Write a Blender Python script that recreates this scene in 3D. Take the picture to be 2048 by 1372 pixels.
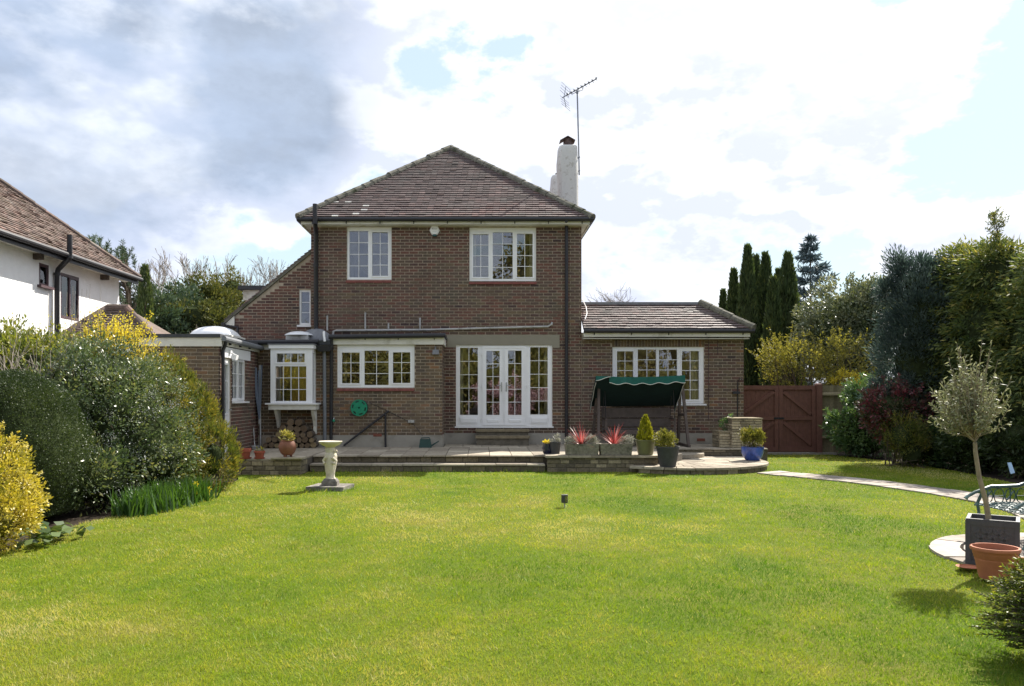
import bpy, math, random
import numpy as np
from mathutils import Vector, Matrix

random.seed(7)
RNG = np.random.default_rng(7)
SC = bpy.context.scene
COL = SC.collection
for o in list(bpy.data.objects):
    bpy.data.objects.remove(o, do_unlink=True)

# ------------------------------------------------------------------ camera
F, CX, CY, HC = 1600.0, 960.0, 790.0, 1.53
cam_d = bpy.data.cameras.new('camera')
cam = bpy.data.objects.new('camera', cam_d)
COL.objects.link(cam)
SC.camera = cam
cam_d.sensor_width = 36.0
cam_d.lens = F / 2048 * 36.0
cam_d.shift_x = (1024 - CX) / 2048
cam_d.shift_y = (CY - 686) / 2048
cam_d.clip_end = 3000
cam.location = (0, 0, HC)
cam.rotation_euler = (math.radians(90), 0, 0)

# ------------------------------------------------------------------ sun + sky
KX, KY = 0.66, 0.80            # shadow run per metre of height, leftwards / towards the camera
SUN_EL = math.atan(1 / math.hypot(KX, KY))
SUN_AZ = math.atan2(KX, KY)    # right of straight ahead
sd = Vector((math.sin(SUN_AZ) * math.cos(SUN_EL), math.cos(SUN_AZ) * math.cos(SUN_EL), math.sin(SUN_EL)))
sun_d = bpy.data.lights.new('sun', 'SUN')
sun_d.energy = 5.0
sun_d.angle = math.radians(0.53)
sun_d.color = (1.0, 0.94, 0.84)
sun = bpy.data.objects.new('sun', sun_d)
sun.rotation_euler = sd.to_track_quat('Z', 'Y').to_euler()
sun.location = (20, 20, 30)
COL.objects.link(sun)

world = bpy.data.worlds.new('World')
SC.world = world
world.use_nodes = True
SKY_STRENGTH = 0.1


class NT:
    """small helper for node trees"""
    def __init__(s, tree):
        s.t = tree

    def n(s, typ, **kw):
        nd = s.t.nodes.new(typ)
        for k, v in kw.items():
            setattr(nd, k, v)
        return nd

    def link(s, a, b):
        s.t.links.new(a, b)

    def val(s, sock, v):
        if hasattr(v, 'is_output') or isinstance(v, bpy.types.NodeSocket):
            s.link(v, sock)
        else:
            sock.default_value = v

    def math(s, op, a, b=0.0, c=None, clamp=False):
        m = s.n('ShaderNodeMath', operation=op, use_clamp=clamp)
        s.val(m.inputs[0], a)
        s.val(m.inputs[1], b)
        if c is not None:
            s.val(m.inputs[2], c)
        return m.outputs[0]

    def vmath(s, op, a, b=None, scale=None):
        m = s.n('ShaderNodeVectorMath', operation=op)
        s.val(m.inputs[0], a)
        if b is not None:
            s.val(m.inputs[1], b)
        if scale is not None:
            s.val(m.inputs['Scale'], scale)
        return m.outputs['Value'] if op in ('DOT_PRODUCT', 'LENGTH', 'DISTANCE') else m.outputs[0]

    def noise(s, vec, scale, detail=5, rough=0.55, dist=0.0):
        m = s.n('ShaderNodeTexNoise')
        if vec is not None:
            s.link(vec, m.inputs['Vector'])
        m.inputs['Scale'].default_value = scale
        m.inputs['Detail'].default_value = detail
        m.inputs['Roughness'].default_value = rough
        m.inputs['Distortion'].default_value = dist
        return m.outputs['Fac']

    def ramp(s, fac, stops, interp='LINEAR'):
        r = s.n('ShaderNodeValToRGB')
        r.color_ramp.interpolation = interp
        els = r.color_ramp.elements
        while len(els) < len(stops):
            els.new(0.5)
        for e, (p, c) in zip(els, stops):
            e.position = p
            e.color = (c[0], c[1], c[2], 1) if hasattr(c, '__len__') else (c, c, c, 1)
        s.link(fac, r.inputs[0])
        return r.outputs[0]

    def smooth(s, v, a, b, lo=0.0, hi=1.0):
        m = s.n('ShaderNodeMapRange', interpolation_type='SMOOTHSTEP')
        s.val(m.inputs[0], v)
        for i, x in enumerate((a, b, lo, hi)):
            m.inputs[i + 1].default_value = x
        return m.outputs[0]

    def mix(s, fac, a, b, blend='MIX'):
        m = s.n('ShaderNodeMix', data_type='RGBA', blend_type=blend)
        s.val(m.inputs[0], fac)
        for i, v in ((6, a), (7, b)):
            if isinstance(v, (tuple, list)):
                m.inputs[i].default_value = (v[0], v[1], v[2], 1)
            else:
                s.link(v, m.inputs[i])
        return m.outputs[2]


def build_sky():
    t = NT(world.node_tree)
    world.node_tree.nodes.clear()
    out = t.n('ShaderNodeOutputWorld')
    bg = t.n('ShaderNodeBackground')
    bg.inputs['Strength'].default_value = SKY_STRENGTH
    sky = t.n('ShaderNodeTexSky', sky_type='NISHITA', sun_disc=False)
    sky.sun_elevation = SUN_EL
    sky.sun_rotation = SUN_AZ
    sky.air_density = 1.0
    sky.dust_density = 0.6
    sky.ozone_density = 1.0
    tc = t.n('ShaderNodeTexCoord')
    d = t.vmath('NORMALIZE', tc.outputs['Generated'])
    st = t.vmath('MULTIPLY', d, (1.0, 1.0, 1.9))
    so = t.vmath('ADD', st, tuple(SKYOFF))
    lift_ = t.vmath('ADD', so, (sd.x * 0.05, sd.y * 0.02, 0.10))
    n1 = t.noise(so, 2.9, 10, 0.60, 0.10)
    ns = t.noise(lift_, 2.9, 5, 0.55, 0.10)
    p1 = t.noise(so, 7.5, 8, 0.58)
    p2 = t.noise(t.vmath('ADD', so, (sd.x * 0.03, 0.0, 0.055)), 7.5, 4, 0.55)
    n2 = t.noise(t.vmath('ADD', st, (4.1, 2.2, 7.7)), 1.9, 6, 0.55)
    # broad grey cloud up on the left, a clearing up on the right (as the photograph's sky)
    def near(px, py, a, b):
        v = Vector(((px - CX) / F, 1.0, (CY - py) / F)).normalized()
        return t.smooth(t.vmath('DOT_PRODUCT', d, tuple(v)), math.cos(math.radians(a)), math.cos(math.radians(b)))
    clear = near(1720, 70, 19, 4)
    clear2 = near(930, 110, 7, 1)
    clear3 = near(330, 430, 8, 1)
    clear4 = near(1200, 400, 6, 1)
    grey = near(190, 40, 19, 7)
    grey2 = near(470, 215, 9.5, 3)
    n = n1
    for m_, k_ in ((clear, 0.125), (clear2, 0.10), (clear3, 0.05), (clear4, 0.04)):
        n = t.math('SUBTRACT', n, t.math('MULTIPLY', m_, k_))
    gm = t.math('MAXIMUM', grey, grey2)
    n = t.math('ADD', n, t.math('MULTIPLY', gm, 0.26))
    n = t.math('ADD', n, 0.025)
    mask = t.smooth(n, 0.415, 0.465)
    # forward scattering: clouds glow towards the sun
    cs = t.vmath('DOT_PRODUCT', d, tuple(sd))
    phase = t.math('POWER', t.math('MULTIPLY_ADD', cs, 0.5, 0.5, clamp=True), 2.5)
    bright = t.math('MULTIPLY_ADD', phase, CLOUD[1], CLOUD[0])
    # sides turned from the light go lilac grey, lit puffs and thin edges stay white
    diff = t.math('ADD', t.math('MULTIPLY', t.math('SUBTRACT', ns, n1), 1.0), t.math('MULTIPLY', t.math('SUBTRACT', p2, p1), 0.55))
    shade = t.math('MULTIPLY', t.smooth(diff, -0.05, 0.06), t.smooth(n, 0.43, 0.51))
    base = t.math('MULTIPLY', t.smooth(n2, 0.42, 0.60), 0.45)
    shade = t.math('ADD', t.math('MULTIPLY', shade, 0.8), base, clamp=True)
    gsh = t.math('ADD', n1, t.math('ADD', t.math('MULTIPLY', gm, 0.12), t.math('MULTIPLY', diff, 0.35)))
    g = t.math('MULTIPLY', t.math('MULTIPLY', gm, t.smooth(n2, 0.30, 0.56, 0.8, 1.4)), t.smooth(t.math('ADD', gsh, t.math('MULTIPLY', t.math('SUBTRACT', p1, 0.5), 0.25)), 0.37, 0.58), clamp=True)
    ccol = t.mix(shade, (1.05, 1.05, 1.05), (0.72, 0.755, 0.86))
    gcol = t.vmath('SCALE', (0.40, 0.47, 0.575), scale=t.smooth(t.math('ADD', t.math('MULTIPLY', p1, 0.5), t.math('MULTIPLY', n1, 0.5)), 0.36, 0.62, 1.25, 0.82))
    ccol = t.mix(t.math('MULTIPLY', g, 0.92), ccol, gcol)
    ccol = t.vmath('MULTIPLY', ccol, t.mix(phase, (0.87, 0.95, 1.10), (1.0, 1.0, 1.0)))
    ccol = t.vmath('SCALE', ccol, scale=bright)
    skyc = t.vmath('MULTIPLY', sky.outputs[0], (0.22, 0.24, 0.24))
    skyc = t.vmath('ADD', skyc, (2.75, 3.25, 3.5))
    col = t.mix(mask, skyc, ccol)
    t.link(col, bg.inputs['Color'])
    t.link(bg.outputs[0], out.inputs['Surface'])


SKYOFF = (0.35, 0.0, 0.6)
CLOUD = (4.6, 1.6)
build_sky()

SC.view_settings.view_transform = 'Standard'
SC.view_settings.look = 'None'
SC.view_settings.exposure = 1.1
SC.view_settings.gamma = 1.0
SC.view_settings.use_curve_mapping = False
SC.render.engine = 'CYCLES'
SC.cycles.max_bounces = 8
SC.cycles.transparent_max_bounces = 12


# ------------------------------------------------------------------ materials
MATS = {}


def base_mat(name):
    m = bpy.data.materials.new(name)
    m.use_nodes = True
    t = NT(m.node_tree)
    p = m.node_tree.nodes['Principled BSDF']
    MATS[name] = m
    return m, t, p


def pmat(name, col, rough=0.7, var=0.18, scale=6.0, bump=0.0, bscale=40.0, spec=0.4, metal=0.0, col2=None, stain=None, stain_scale=1.5):
    """painted / plain material: base colour with noise variation, optional second colour patches and bump"""
    m, t, p = base_mat(name)
    geo = t.n('ShaderNodeNewGeometry')
    pos = geo.outputs['Position']
    n = t.noise(pos, scale, 6, 0.6)
    lo = tuple(c * (1 - var) for c in col)
    hi = tuple(min(1, c * (1 + var)) for c in (col2 or col))
    c = t.ramp(n, [(0.3, lo), (0.7, hi)])
    if stain:
        c = t.mix(t.smooth(t.noise(pos, stain_scale, 7, 0.65), 0.5, 0.68), c, stain)
    t.link(c, p.inputs['Base Color'])
    p.inputs['Roughness'].default_value = rough
    p.inputs['Specular IOR Level'].default_value = spec
    p.inputs['Metallic'].default_value = metal
    if bump:
        b = t.n('ShaderNodeBump')
        b.inputs['Strength'].default_value = bump
        b.inputs['Distance'].default_value = 0.02
        t.link(t.noise(pos, bscale, 4, 0.6), b.inputs['Height'])
        t.link(b.outputs[0], p.inputs['Normal'])
    return m


def tmat(name, stops, rough=0.8, spec=0.3, nvar=0.25, nscale=25.0, stain=None, stain_rng=(0.55, 0.7), stain_scale=1.2, bump=0.25, bscale=60, streak=None):
    """per-piece tone (face attribute) through a ramp, with grain and grime"""
    m, t, p = base_mat(name)
    a = t.n('ShaderNodeAttribute', attribute_name='tone')
    geo = t.n('ShaderNodeNewGeometry')
    pos = geo.outputs['Position']
    c = t.ramp(a.outputs['Fac'], stops)
    g = t.noise(pos, nscale, 5, 0.65)
    c = t.vmath('SCALE', c, scale=t.smooth(g, 0.2, 0.8, 1 - nvar, 1 + nvar))
    if stain:
        c = t.mix(t.math('MULTIPLY', t.smooth(t.noise(pos, stain_scale, 7, 0.65), *stain_rng), 0.75), c, stain)
    if streak:
        sp_ = t.vmath('MULTIPLY', pos, (2.6, 2.6, 0.35))
        c = t.mix(t.math('MULTIPLY', t.smooth(t.noise(sp_, 1.0, 6, 0.6), 0.55, 0.72), 0.6), c, streak)
        c = t.mix(t.math('MULTIPLY', t.smooth(t.noise(pos, 0.55, 8, 0.7), 0.58, 0.72), 0.35), c, (0.26, 0.22, 0.17))
    t.link(c, p.inputs['Base Color'])
    p.inputs['Roughness'].default_value = rough
    p.inputs['Specular IOR Level'].default_value = spec
    if bump:
        b = t.n('ShaderNodeBump')
        b.inputs['Strength'].default_value = bump
        b.inputs['Distance'].default_value = 0.01
        t.link(t.noise(pos, bscale, 4, 0.6), b.inputs['Height'])
        t.link(b.outputs[0], p.inputs['Normal'])
    return m


def lmat(name, stops, trans=0.3, rough=0.5, spec=0.4, tint=(1.25, 1.2, 0.6)):
    """leaf: tone ramp, diffuse + gloss + light coming through"""
    m, t, p = base_mat(name)
    out = m.node_tree.nodes['Material Output']
    a = t.n('ShaderNodeAttribute', attribute_name='tone')
    c = t.ramp(a.outputs['Fac'], stops)
    t.link(c, p.inputs['Base Color'])
    p.inputs['Roughness'].default_value = rough
    p.inputs['Specular IOR Level'].default_value = spec
    tr = t.n('ShaderNodeBsdfTranslucent')
    t.link(t.vmath('MULTIPLY', c, tint), tr.inputs['Color'])
    mx = t.n('ShaderNodeMixShader')
    mx.inputs[0].default_value = trans
    t.link(p.outputs[0], mx.inputs[1])
    t.link(tr.outputs[0], mx.inputs[2])
    t.link(mx.outputs[0], out.inputs['Surface'])
    return m


def glass_mat(name, ior=1.9, tint=(0.95, 0.96, 0.95)):
    m, t, p = base_mat(name)
    out = m.node_tree.nodes['Material Output']
    m.node_tree.nodes.remove(p)
    tr = t.n('ShaderNodeBsdfTransparent')
    tr.inputs[0].default_value = (*tint, 1)
    gl = t.n('ShaderNodeBsdfGlossy')
    gl.inputs['Roughness'].default_value = 0.0
    gl.inputs['Color'].default_value = (0.95, 0.97, 1, 1)
    fr = t.n('ShaderNodeFresnel')
    fr.inputs['IOR'].default_value = ior
    mx = t.n('ShaderNodeMixShader')
    t.link(fr.outputs[0], mx.inputs[0])
    t.link(tr.outputs[0], mx.inputs[1])
    t.link(gl.outputs[0], mx.inputs[2])
    t.link(mx.outputs[0], out.inputs['Surface'])
    return m


def G(px, py, z=0.0):
    """ground point seen at a pixel of the photograph, on level z"""
    Y = F * (HC - z) / (py - CY)
    return ((px - CX) * Y / F, Y, z)


def X_(px, Y):
    return (px - CX) * Y / F


def Z_(py, Y):
    return HC + (CY - py) * Y / F


# ------------------------------------------------------------------ object helpers
def wl(o):
    v = Vector((0, 0, 0))
    while o is not None:
        v += o.location
        o = o.parent
    return v


def tag(o, label=None, cat=None, group=None, kind=None):
    for k, v in (('label', label), ('category', cat), ('group', group), ('kind', kind)):
        if v:
            o[k] = v
    return o


def thing(name, label, cat, loc=(0, 0, 0), group=None):
    o = bpy.data.objects.new(name, None)
    o.empty_display_size = 0.2
    o.location = loc
    COL.objects.link(o)
    return tag(o, label, cat, group)


def link(name, me, mat, parent=None, loc=None):
    o = bpy.data.objects.new(name, me)
    if mat is not None and len(me.materials) == 0:
        me.materials.append(MATS[mat] if isinstance(mat, str) else mat)
    o.parent = parent
    if loc is not None:
        o.location = Vector(loc) - (wl(parent) if parent else Vector((0, 0, 0)))
    COL.objects.link(o)
    return o


class MB:
    def __init__(s):
        s.v, s.f, s.t, s.m = [], [], [], []

    def face(s, idx, tone=0.5, m=0):
        s.f.append(idx)
        s.t.append(tone)
        s.m.append(m)

    def poly(s, pts, tone=0.5, m=0):
        i = len(s.v)
        s.v += [tuple(p) for p in pts]
        s.face(tuple(range(i, i + len(pts))), tone, m)

    def hexa(s, p, tone=0.5, m=0, skip=()):
        """8 corners: bottom 0-3, top 4-7"""
        i = len(s.v)
        s.v += [tuple(q) for q in p]
        for k, q in enumerate(((0, 3, 2, 1), (4, 5, 6, 7), (0, 1, 5, 4), (1, 2, 6, 5), (2, 3, 7, 6), (3, 0, 4, 7))):
            if k not in skip:
                s.face(tuple(i + j for j in q), tone, m)
        return s

    def box(s, x0, x1, y0, y1, z0, z1, tone=0.5, m=0, skip=()):
        return s.hexa(((x0, y0, z0), (x1, y0, z0), (x1, y1, z0), (x0, y1, z0), (x0, y0, z1), (x1, y0, z1), (x1, y1, z1), (x0, y1, z1)), tone, m, skip)

    def bar(s, a, b, w, h, up=(0, 0, 1), tone=0.5, m=0):
        a, b = Vector(a), Vector(b)
        d = (b - a).normalized()
        u = Vector(up)
        if abs(d.dot(u)) > 0.98:
            u = Vector((0, 1, 0))
        sx = d.cross(u).normalized() * w / 2
        uz = sx.cross(d).normalized() * h / 2
        p = []
        for q in (-1, 1):
            for e, sgn in ((a, -1), (a, 1), (b, 1), (b, -1)):
                p.append(e + sx * sgn + uz * q)
        return s.hexa(p, tone, m)

    def tube(s, pts, r, n=8, tone=0.5, m=0, caps=True):
        pts = [Vector(p) for p in pts]
        rr = r if hasattr(r, '__len__') else [r] * len(pts)
        i0 = len(s.v)
        prev = None
        for k, p in enumerate(pts):
            d = (pts[min(k + 1, len(pts) - 1)] - pts[max(k - 1, 0)]).normalized()
            if prev is None:
                u = d.orthogonal().normalized()
            else:
                u = (prev - d * prev.dot(d))
                u = u.normalized() if u.length > 1e-6 else d.orthogonal().normalized()
            prev = u
            w = d.cross(u)
            for j in range(n):
                a = 2 * math.pi * j / n
                s.v.append(tuple(p + (u * math.cos(a) + w * math.sin(a)) * rr[k]))
        for k in range(len(pts) - 1):
            for j in range(n):
                a, b = i0 + k * n + j, i0 + k * n + (j + 1) % n
                s.face((a, b, b + n, a + n), tone, m)
        if caps:
            s.face(tuple(i0 + j for j in range(n))[::-1], tone, m)
            s.face(tuple(i0 + (len(pts) - 1) * n + j for j in range(n)), tone, m)
        return s

    def lathe(s, prof, c=(0, 0, 0), n=24, tone=0.5, m=0, cap0=True, cap1=False, mod=None, a0=0, a1=2 * math.pi):
        i0 = len(s.v)
        for k, (r, z) in enumerate(prof):
            for j in range(n):
                a = 2 * math.pi * j / n
                q = mod(a, k, z) if mod else 1.0
                s.v.append((c[0] + r * q * math.cos(a), c[1] + r * q * math.sin(a), c[2] + z))
        for k in range(len(prof) - 1):
            for j in range(n):
                a, b = i0 + k * n + j, i0 + k * n + (j + 1) % n
                s.face((a, b, b + n, a + n), tone, m)
        if cap0:
            s.face(tuple(i0 + j for j in range(n))[::-1], tone, m)
        if cap1:
            s.face(tuple(i0 + (len(prof) - 1) * n + j for j in range(n)), tone, m)
        return s

    def prism(s, poly, z0, z1, tone=0.5, m=0, tm=None):
        n = len(poly)
        i = len(s.v)
        s.v += [(p[0], p[1], z0) for p in poly] + [(p[0], p[1], z1) for p in poly]
        s.face(tuple(range(i, i + n))[::-1], tone, m)
        s.face(tuple(range(i + n, i + 2 * n)), tone, m if tm is None else tm)
        for k in range(n):
            j = (k + 1) % n
            s.face((i + k, i + j, i + n + j, i + n + k), tone, m)
        return s

    def mesh(s, name, off=(0, 0, 0), smooth=False):
        me = bpy.data.meshes.new(name)
        v = np.array(s.v, dtype=float).reshape(-1, 3) - np.array(tuple(off))
        me.from_pydata(v.tolist(), [], s.f)
        at = me.attributes.new('tone', 'FLOAT', 'FACE')
        at.data.foreach_set('value', s.t)
        if any(s.m):
            me.polygons.foreach_set('material_index', s.m)
        if smooth:
            me.polygons.foreach_set('use_smooth', [True] * len(s.f))
        me.update()
        return me

    def build(s, name, mat, parent=None, smooth=False, loc=None, origin=None):
        """world-space builder -> object (vertices made local to its parent / origin)"""
        off = Vector(origin) if origin is not None else (wl(parent) if parent else Vector((0, 0, 0)))
        me = s.mesh(name, off, smooth)
        for mm in (mat if isinstance(mat, (list, tuple)) else [mat]):
            me.materials.append(MATS[mm])
        o = bpy.data.objects.new(name, me)
        o.parent = parent
        if origin is not None:
            o.location = Vector(origin) - (wl(parent) if parent else Vector((0, 0, 0)))
        if smooth:
            autosmooth(me)
        COL.objects.link(o)
        return o


def autosmooth(me, ang=40):
    try:
        me.set_sharp_from_angle(angle=math.radians(ang))
    except Exception:
        pass


def slab_holes(mb, T, u0, u1, z0, z1, d0, d1, holes, tone=0.5, m=0):
    us = sorted({u0, u1, *[h[i] for h in holes for i in (0, 1)]})
    zs = sorted({z0, z1, *[h[i] for h in holes for i in (2, 3)]})
    us = [u for u in us if u0 - 1e-6 <= u <= u1 + 1e-6]
    zs = [z for z in zs if z0 - 1e-6 <= z <= z1 + 1e-6]
    nu, nz = len(us) - 1, len(zs) - 1
    solid = [[not any(h[0] - 1e-6 <= (us[i] + us[i + 1]) / 2 <= h[1] + 1e-6 and h[2] - 1e-6 <= (zs[j] + zs[j + 1]) / 2 <= h[3] + 1e-6 for h in holes) for j in range(nz)] for i in range(nu)]
    for i in range(nu):
        for j in range(nz):
            if not solid[i][j]:
                continue
            a, b, c, e = us[i], us[i + 1], zs[j], zs[j + 1]
            mb.poly([T(a, d0, c), T(b, d0, c), T(b, d0, e), T(a, d0, e)], tone, m)
            mb.poly([T(a, d1, c), T(a, d1, e), T(b, d1, e), T(b, d1, c)], tone, m)
            if i == 0 or not solid[i - 1][j]:
                mb.poly([T(a, d0, c), T(a, d0, e), T(a, d1, e), T(a, d1, c)], tone, m)
            if i == nu - 1 or not solid[i + 1][j]:
                mb.poly([T(b, d0, c), T(b, d1, c), T(b, d1, e), T(b, d0, e)], tone, m)
            if j == 0 or not solid[i][j - 1]:
                mb.poly([T(a, d0, c), T(a, d1, c), T(b, d1, c), T(b, d0, c)], tone, m)
            if j == nz - 1 or not solid[i][j + 1]:
                mb.poly([T(a, d0, e), T(b, d0, e), T(b, d1, e), T(a, d1, e)], tone, m)


def TY(Y):
    return lambda u, d, z: (u, Y + d, z)


def TX(X0):
    return lambda u, d, z: (X0 - d, u, z)


# ------------------------------------------------------------------ leaves (numpy)
def nrm(a):
    return a / np.maximum(np.linalg.norm(a, axis=1, keepdims=True), 1e-9)


def rdir(n):
    return nrm(RNG.normal(size=(n, 3)))


def raw_mesh(name, V, nface, k, tone, mat, parent, off):
    """V: (nface*k,3) vertices, faces of k corners in order"""
    me = bpy.data.meshes.new(name)
    V = V - np.array(tuple(off))
    me.vertices.add(nface * k)
    me.vertices.foreach_set('co', V.astype(np.float32).ravel())
    me.loops.add(nface * k)
    me.loops.foreach_set('vertex_index', np.arange(nface * k, dtype=np.int32))
    me.polygons.add(nface)
    me.polygons.foreach_set('loop_start', np.arange(0, nface * k, k, dtype=np.int32))
    at = me.attributes.new('tone', 'FLOAT', 'FACE')
    at.data.foreach_set('value', np.clip(tone, 0, 1).astype(np.float32))
    me.materials.append(MATS[mat])
    me.update(calc_edges=True)
    o = bpy.data.objects.new(name, me)
    o.parent = parent
    COL.objects.link(o)
    return o


def leaves(name, P, D, L, W, tone, mat, parent=None, N=None, curve=0.0):
    n = len(P)
    D = nrm(D)
    R = N if N is not None else RNG.normal(size=(n, 3))
    S = nrm(np.cross(D, R))
    U = nrm(np.cross(S, D))
    L = np.broadcast_to(np.asarray(L, float), (n,))[:, None]
    W = np.broadcast_to(np.asarray(W, float), (n,))[:, None]
    V = np.empty((n, 4, 3))
    V[:, 0] = P
    V[:, 1] = P + D * L * 0.45 + S * W / 2
    V[:, 2] = P + D * L - U * L * curve
    V[:, 3] = P + D * L * 0.45 - S * W / 2
    return raw_mesh(name, V.reshape(-1, 3), n, 4, np.broadcast_to(tone, (n,)), mat, parent, wl(parent) if parent else (0, 0, 0))


def clumps(envs, nclump, nleaf, cr, inner=0.55, zmin=None, flat=1.0):
    """leaf points in clumps spread over the outside of ellipsoids. envs: [(centre, radii, weight)]"""
    w = np.array([e[2] for e in envs], float)
    pick = RNG.choice(len(envs), nclump, p=w / w.sum())
    C = np.array([e[0] for e in envs], float)[pick]
    R = np.array([e[1] for e in envs], float)[pick]
    d = rdir(nclump)
    rad = (inner + (1 - inner) * RNG.random(nclump) ** 0.5)[:, None]
    rad = rad * np.where(RNG.random(nclump) < 0.14, 1.0 + 0.16 * RNG.random(nclump), 1.0)[:, None]
    cc = C + d * R * rad
    crr = cr * (0.6 + 0.8 * RNG.random(nclump))
    ct = RNG.random(nclump)
    idx = RNG.integers(0, nclump, nleaf)
    o = RNG.normal(size=(nleaf, 3))
    o = o / np.linalg.norm(o, axis=1, keepdims=True) * (RNG.random(nleaf) ** 0.45)[:, None]
    o[:, 2] *= flat
    P = cc[idx] + o * crr[idx][:, None]
    out = nrm(d[idx] * 0.7 + o * 0.6 + 1e-6)
    if zmin is not None:
        k = P[:, 2] > zmin
        P, out, idx = P[k], out[k], idx[k]
    return P, out, ct[idx]


def lump(mb, c, r, n=14, amp=0.12, tone=0.3, seed=0):
    """uneven closed core inside a dense bush"""
    rr = random.Random(seed)
    ph = [rr.random() * 6 for _ in range(4)]
    rings = n // 2
    i0 = len(mb.v)
    for k in range(rings + 1):
        th = math.pi * k / rings
        for j in range(n):
            a = 2 * math.pi * j / n
            q = 1 + amp * (math.sin(3 * a + ph[0] + 2 * th) * 0.6 + math.sin(5 * th + ph[1] + a) * 0.5)
            mb.v.append((c[0] + r[0] * q * math.sin(th) * math.cos(a), c[1] + r[1] * q * math.sin(th) * math.sin(a), c[2] + r[2] * q * math.cos(th)))
    for k in range(rings):
        for j in range(n):
            a, b = i0 + k * n + j, i0 + k * n + (j + 1) % n
            mb.face((a, b, b + n, a + n), tone)


def seg_mesh(name, segs, mat, parent, n=4):
    """tapered branch segments (p0,p1,r0,r1) in one mesh"""
    mb = MB()
    for a, b, r0, r1 in segs:
        mb.tube([a, b], [r0, r1], n, RNG.random(), caps=False)
    return mb.build(name, mat, parent, smooth=True)


def branching(p, d, length, r, depth, out, rnd, spread=0.55, nsub=(2, 4), up=0.15, shrink=0.68, minr=0.004):
    p, d = Vector(p), Vector(d).normalized()
    k = 3 if depth > 1 else 2
    q = p
    rr = r
    for i in range(k):
        d = (d + Vector((rnd.gauss(0, 1), rnd.gauss(0, 1), rnd.gauss(0, 1))) * 0.12 + Vector((0, 0, up * 0.3))).normalized()
        e = q + d * length / k
        r2 = max(minr, rr * 0.84)
        out.append((q, e, rr, r2))
        q, rr = e, r2
        if depth > 0 and i >= (0 if depth < 3 else 1):
            for _ in range(rnd.randint(1, 2)):
                sd_ = (d + Vector((rnd.gauss(0, 1), rnd.gauss(0, 1), rnd.gauss(0, 0.8))) * spread + Vector((0, 0, up))).normalized()
                branching(q, sd_, length * shrink * rnd.uniform(0.7, 1.1), max(minr, rr * 0.6), depth - 1, out, rnd, spread, nsub, up, shrink, minr)
    return out

# ------------------------------------------------------------------ material list
tmat('brick', [(0.0, (0.062, 0.042, 0.041)), (0.2, (0.158, 0.076, 0.058)), (0.4, (0.102, 0.070, 0.058)), (0.6, (0.128, 0.096, 0.066)), (0.8, (0.165, 0.118, 0.072)), (1.0, (0.225, 0.118, 0.062))],
     0.88, 0.25, 0.28, 30, stain=(0.085, 0.08, 0.06), stain_rng=(0.52, 0.75), stain_scale=0.9, bump=0.4, streak=(0.055, 0.05, 0.042))
pmat('mortar', (0.385, 0.322, 0.25), 0.95, 0.2, 9, 0.3, stain=(0.24, 0.20, 0.15), stain_scale=0.8)
tmat('stone_brick', [(0.0, (0.10, 0.085, 0.062)), (0.35, (0.18, 0.15, 0.10)), (0.7, (0.31, 0.26, 0.175)), (1.0, (0.44, 0.37, 0.25))], 0.92, 0.2, 0.35, 22, stain=(0.06, 0.058, 0.045), stain_rng=(0.52, 0.70), stain_scale=2.2, bump=0.6, bscale=35)
pmat('stone_joint', (0.10, 0.085, 0.065), 0.95, 0.3, 12, 0.3)
tmat('roof_tile', [(0.0, (0.06, 0.046, 0.045)), (0.35, (0.108, 0.081, 0.077)), (0.65, (0.155, 0.106, 0.098)), (0.85, (0.195, 0.112, 0.098)), (0.97, (0.18, 0.16, 0.15)), (1.0, (0.50, 0.49, 0.46))],
     0.62, 0.45, 0.35, 40, stain=(0.10, 0.094, 0.085), stain_rng=(0.5, 0.72), stain_scale=1.3, bump=0.5, bscale=50)
tmat('old_roof_tile', [(0.0, (0.075, 0.056, 0.05)), (0.35, (0.125, 0.092, 0.08)), (0.65, (0.165, 0.118, 0.10)), (0.9, (0.21, 0.13, 0.108)), (1.0, (0.20, 0.175, 0.15))],
     0.85, 0.3, 0.4, 30, stain=(0.11, 0.085, 0.06), stain_rng=(0.48, 0.62), stain_scale=3.0, bump=0.6, bscale=40)
pmat('hip_moss', (0.12, 0.115, 0.095), 0.95, 0.35, 12, 0.7, 30, col2=(0.17, 0.16, 0.125), stain=(0.06, 0.065, 0.035), stain_scale=3)
pmat('upvc', (0.80, 0.80, 0.81), 0.35, 0.03, 3, spec=0.5)
pmat('white_board', (0.66, 0.645, 0.58), 0.6, 0.08, 5, 0.05, stain=(0.45, 0.43, 0.36), stain_scale=2.5)
pmat('black_plastic', (0.022, 0.022, 0.026), 0.45, 0.15, 8, spec=0.4)
pmat('grey_pipe', (0.16, 0.17, 0.185), 0.5, 0.12, 8)
pmat('pale_pipe', (0.42, 0.42, 0.41), 0.5, 0.15, 10, stain=(0.2, 0.19, 0.17), stain_scale=5)
pmat('felt', (0.055, 0.058, 0.062), 0.85, 0.2, 15, 0.2)
pmat('lead', (0.17, 0.175, 0.19), 0.55, 0.2, 8, 0.1, 20)
pmat('render_grey', (0.29, 0.27, 0.23), 0.92, 0.1, 4, 0.15, 50, stain=(0.20, 0.185, 0.15), stain_scale=1.4)
pmat('step_dark', (0.12, 0.105, 0.08), 0.95, 0.3, 9, 0.3)
pmat('step_wood', (0.20, 0.165, 0.105), 0.9, 0.25, 9, 0.3)
pmat('lintel', (0.245, 0.225, 0.175), 0.92, 0.06, 3, 0.1, 60)
pmat('sill_red', (0.20, 0.062, 0.052), 0.75, 0.2, 10, 0.1)
pmat('plaster_dark', (0.28, 0.26, 0.22), 0.95, 0.1, 3)
pmat('curtain', (0.62, 0.57, 0.48), 0.95, 0.1, 5)
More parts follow.
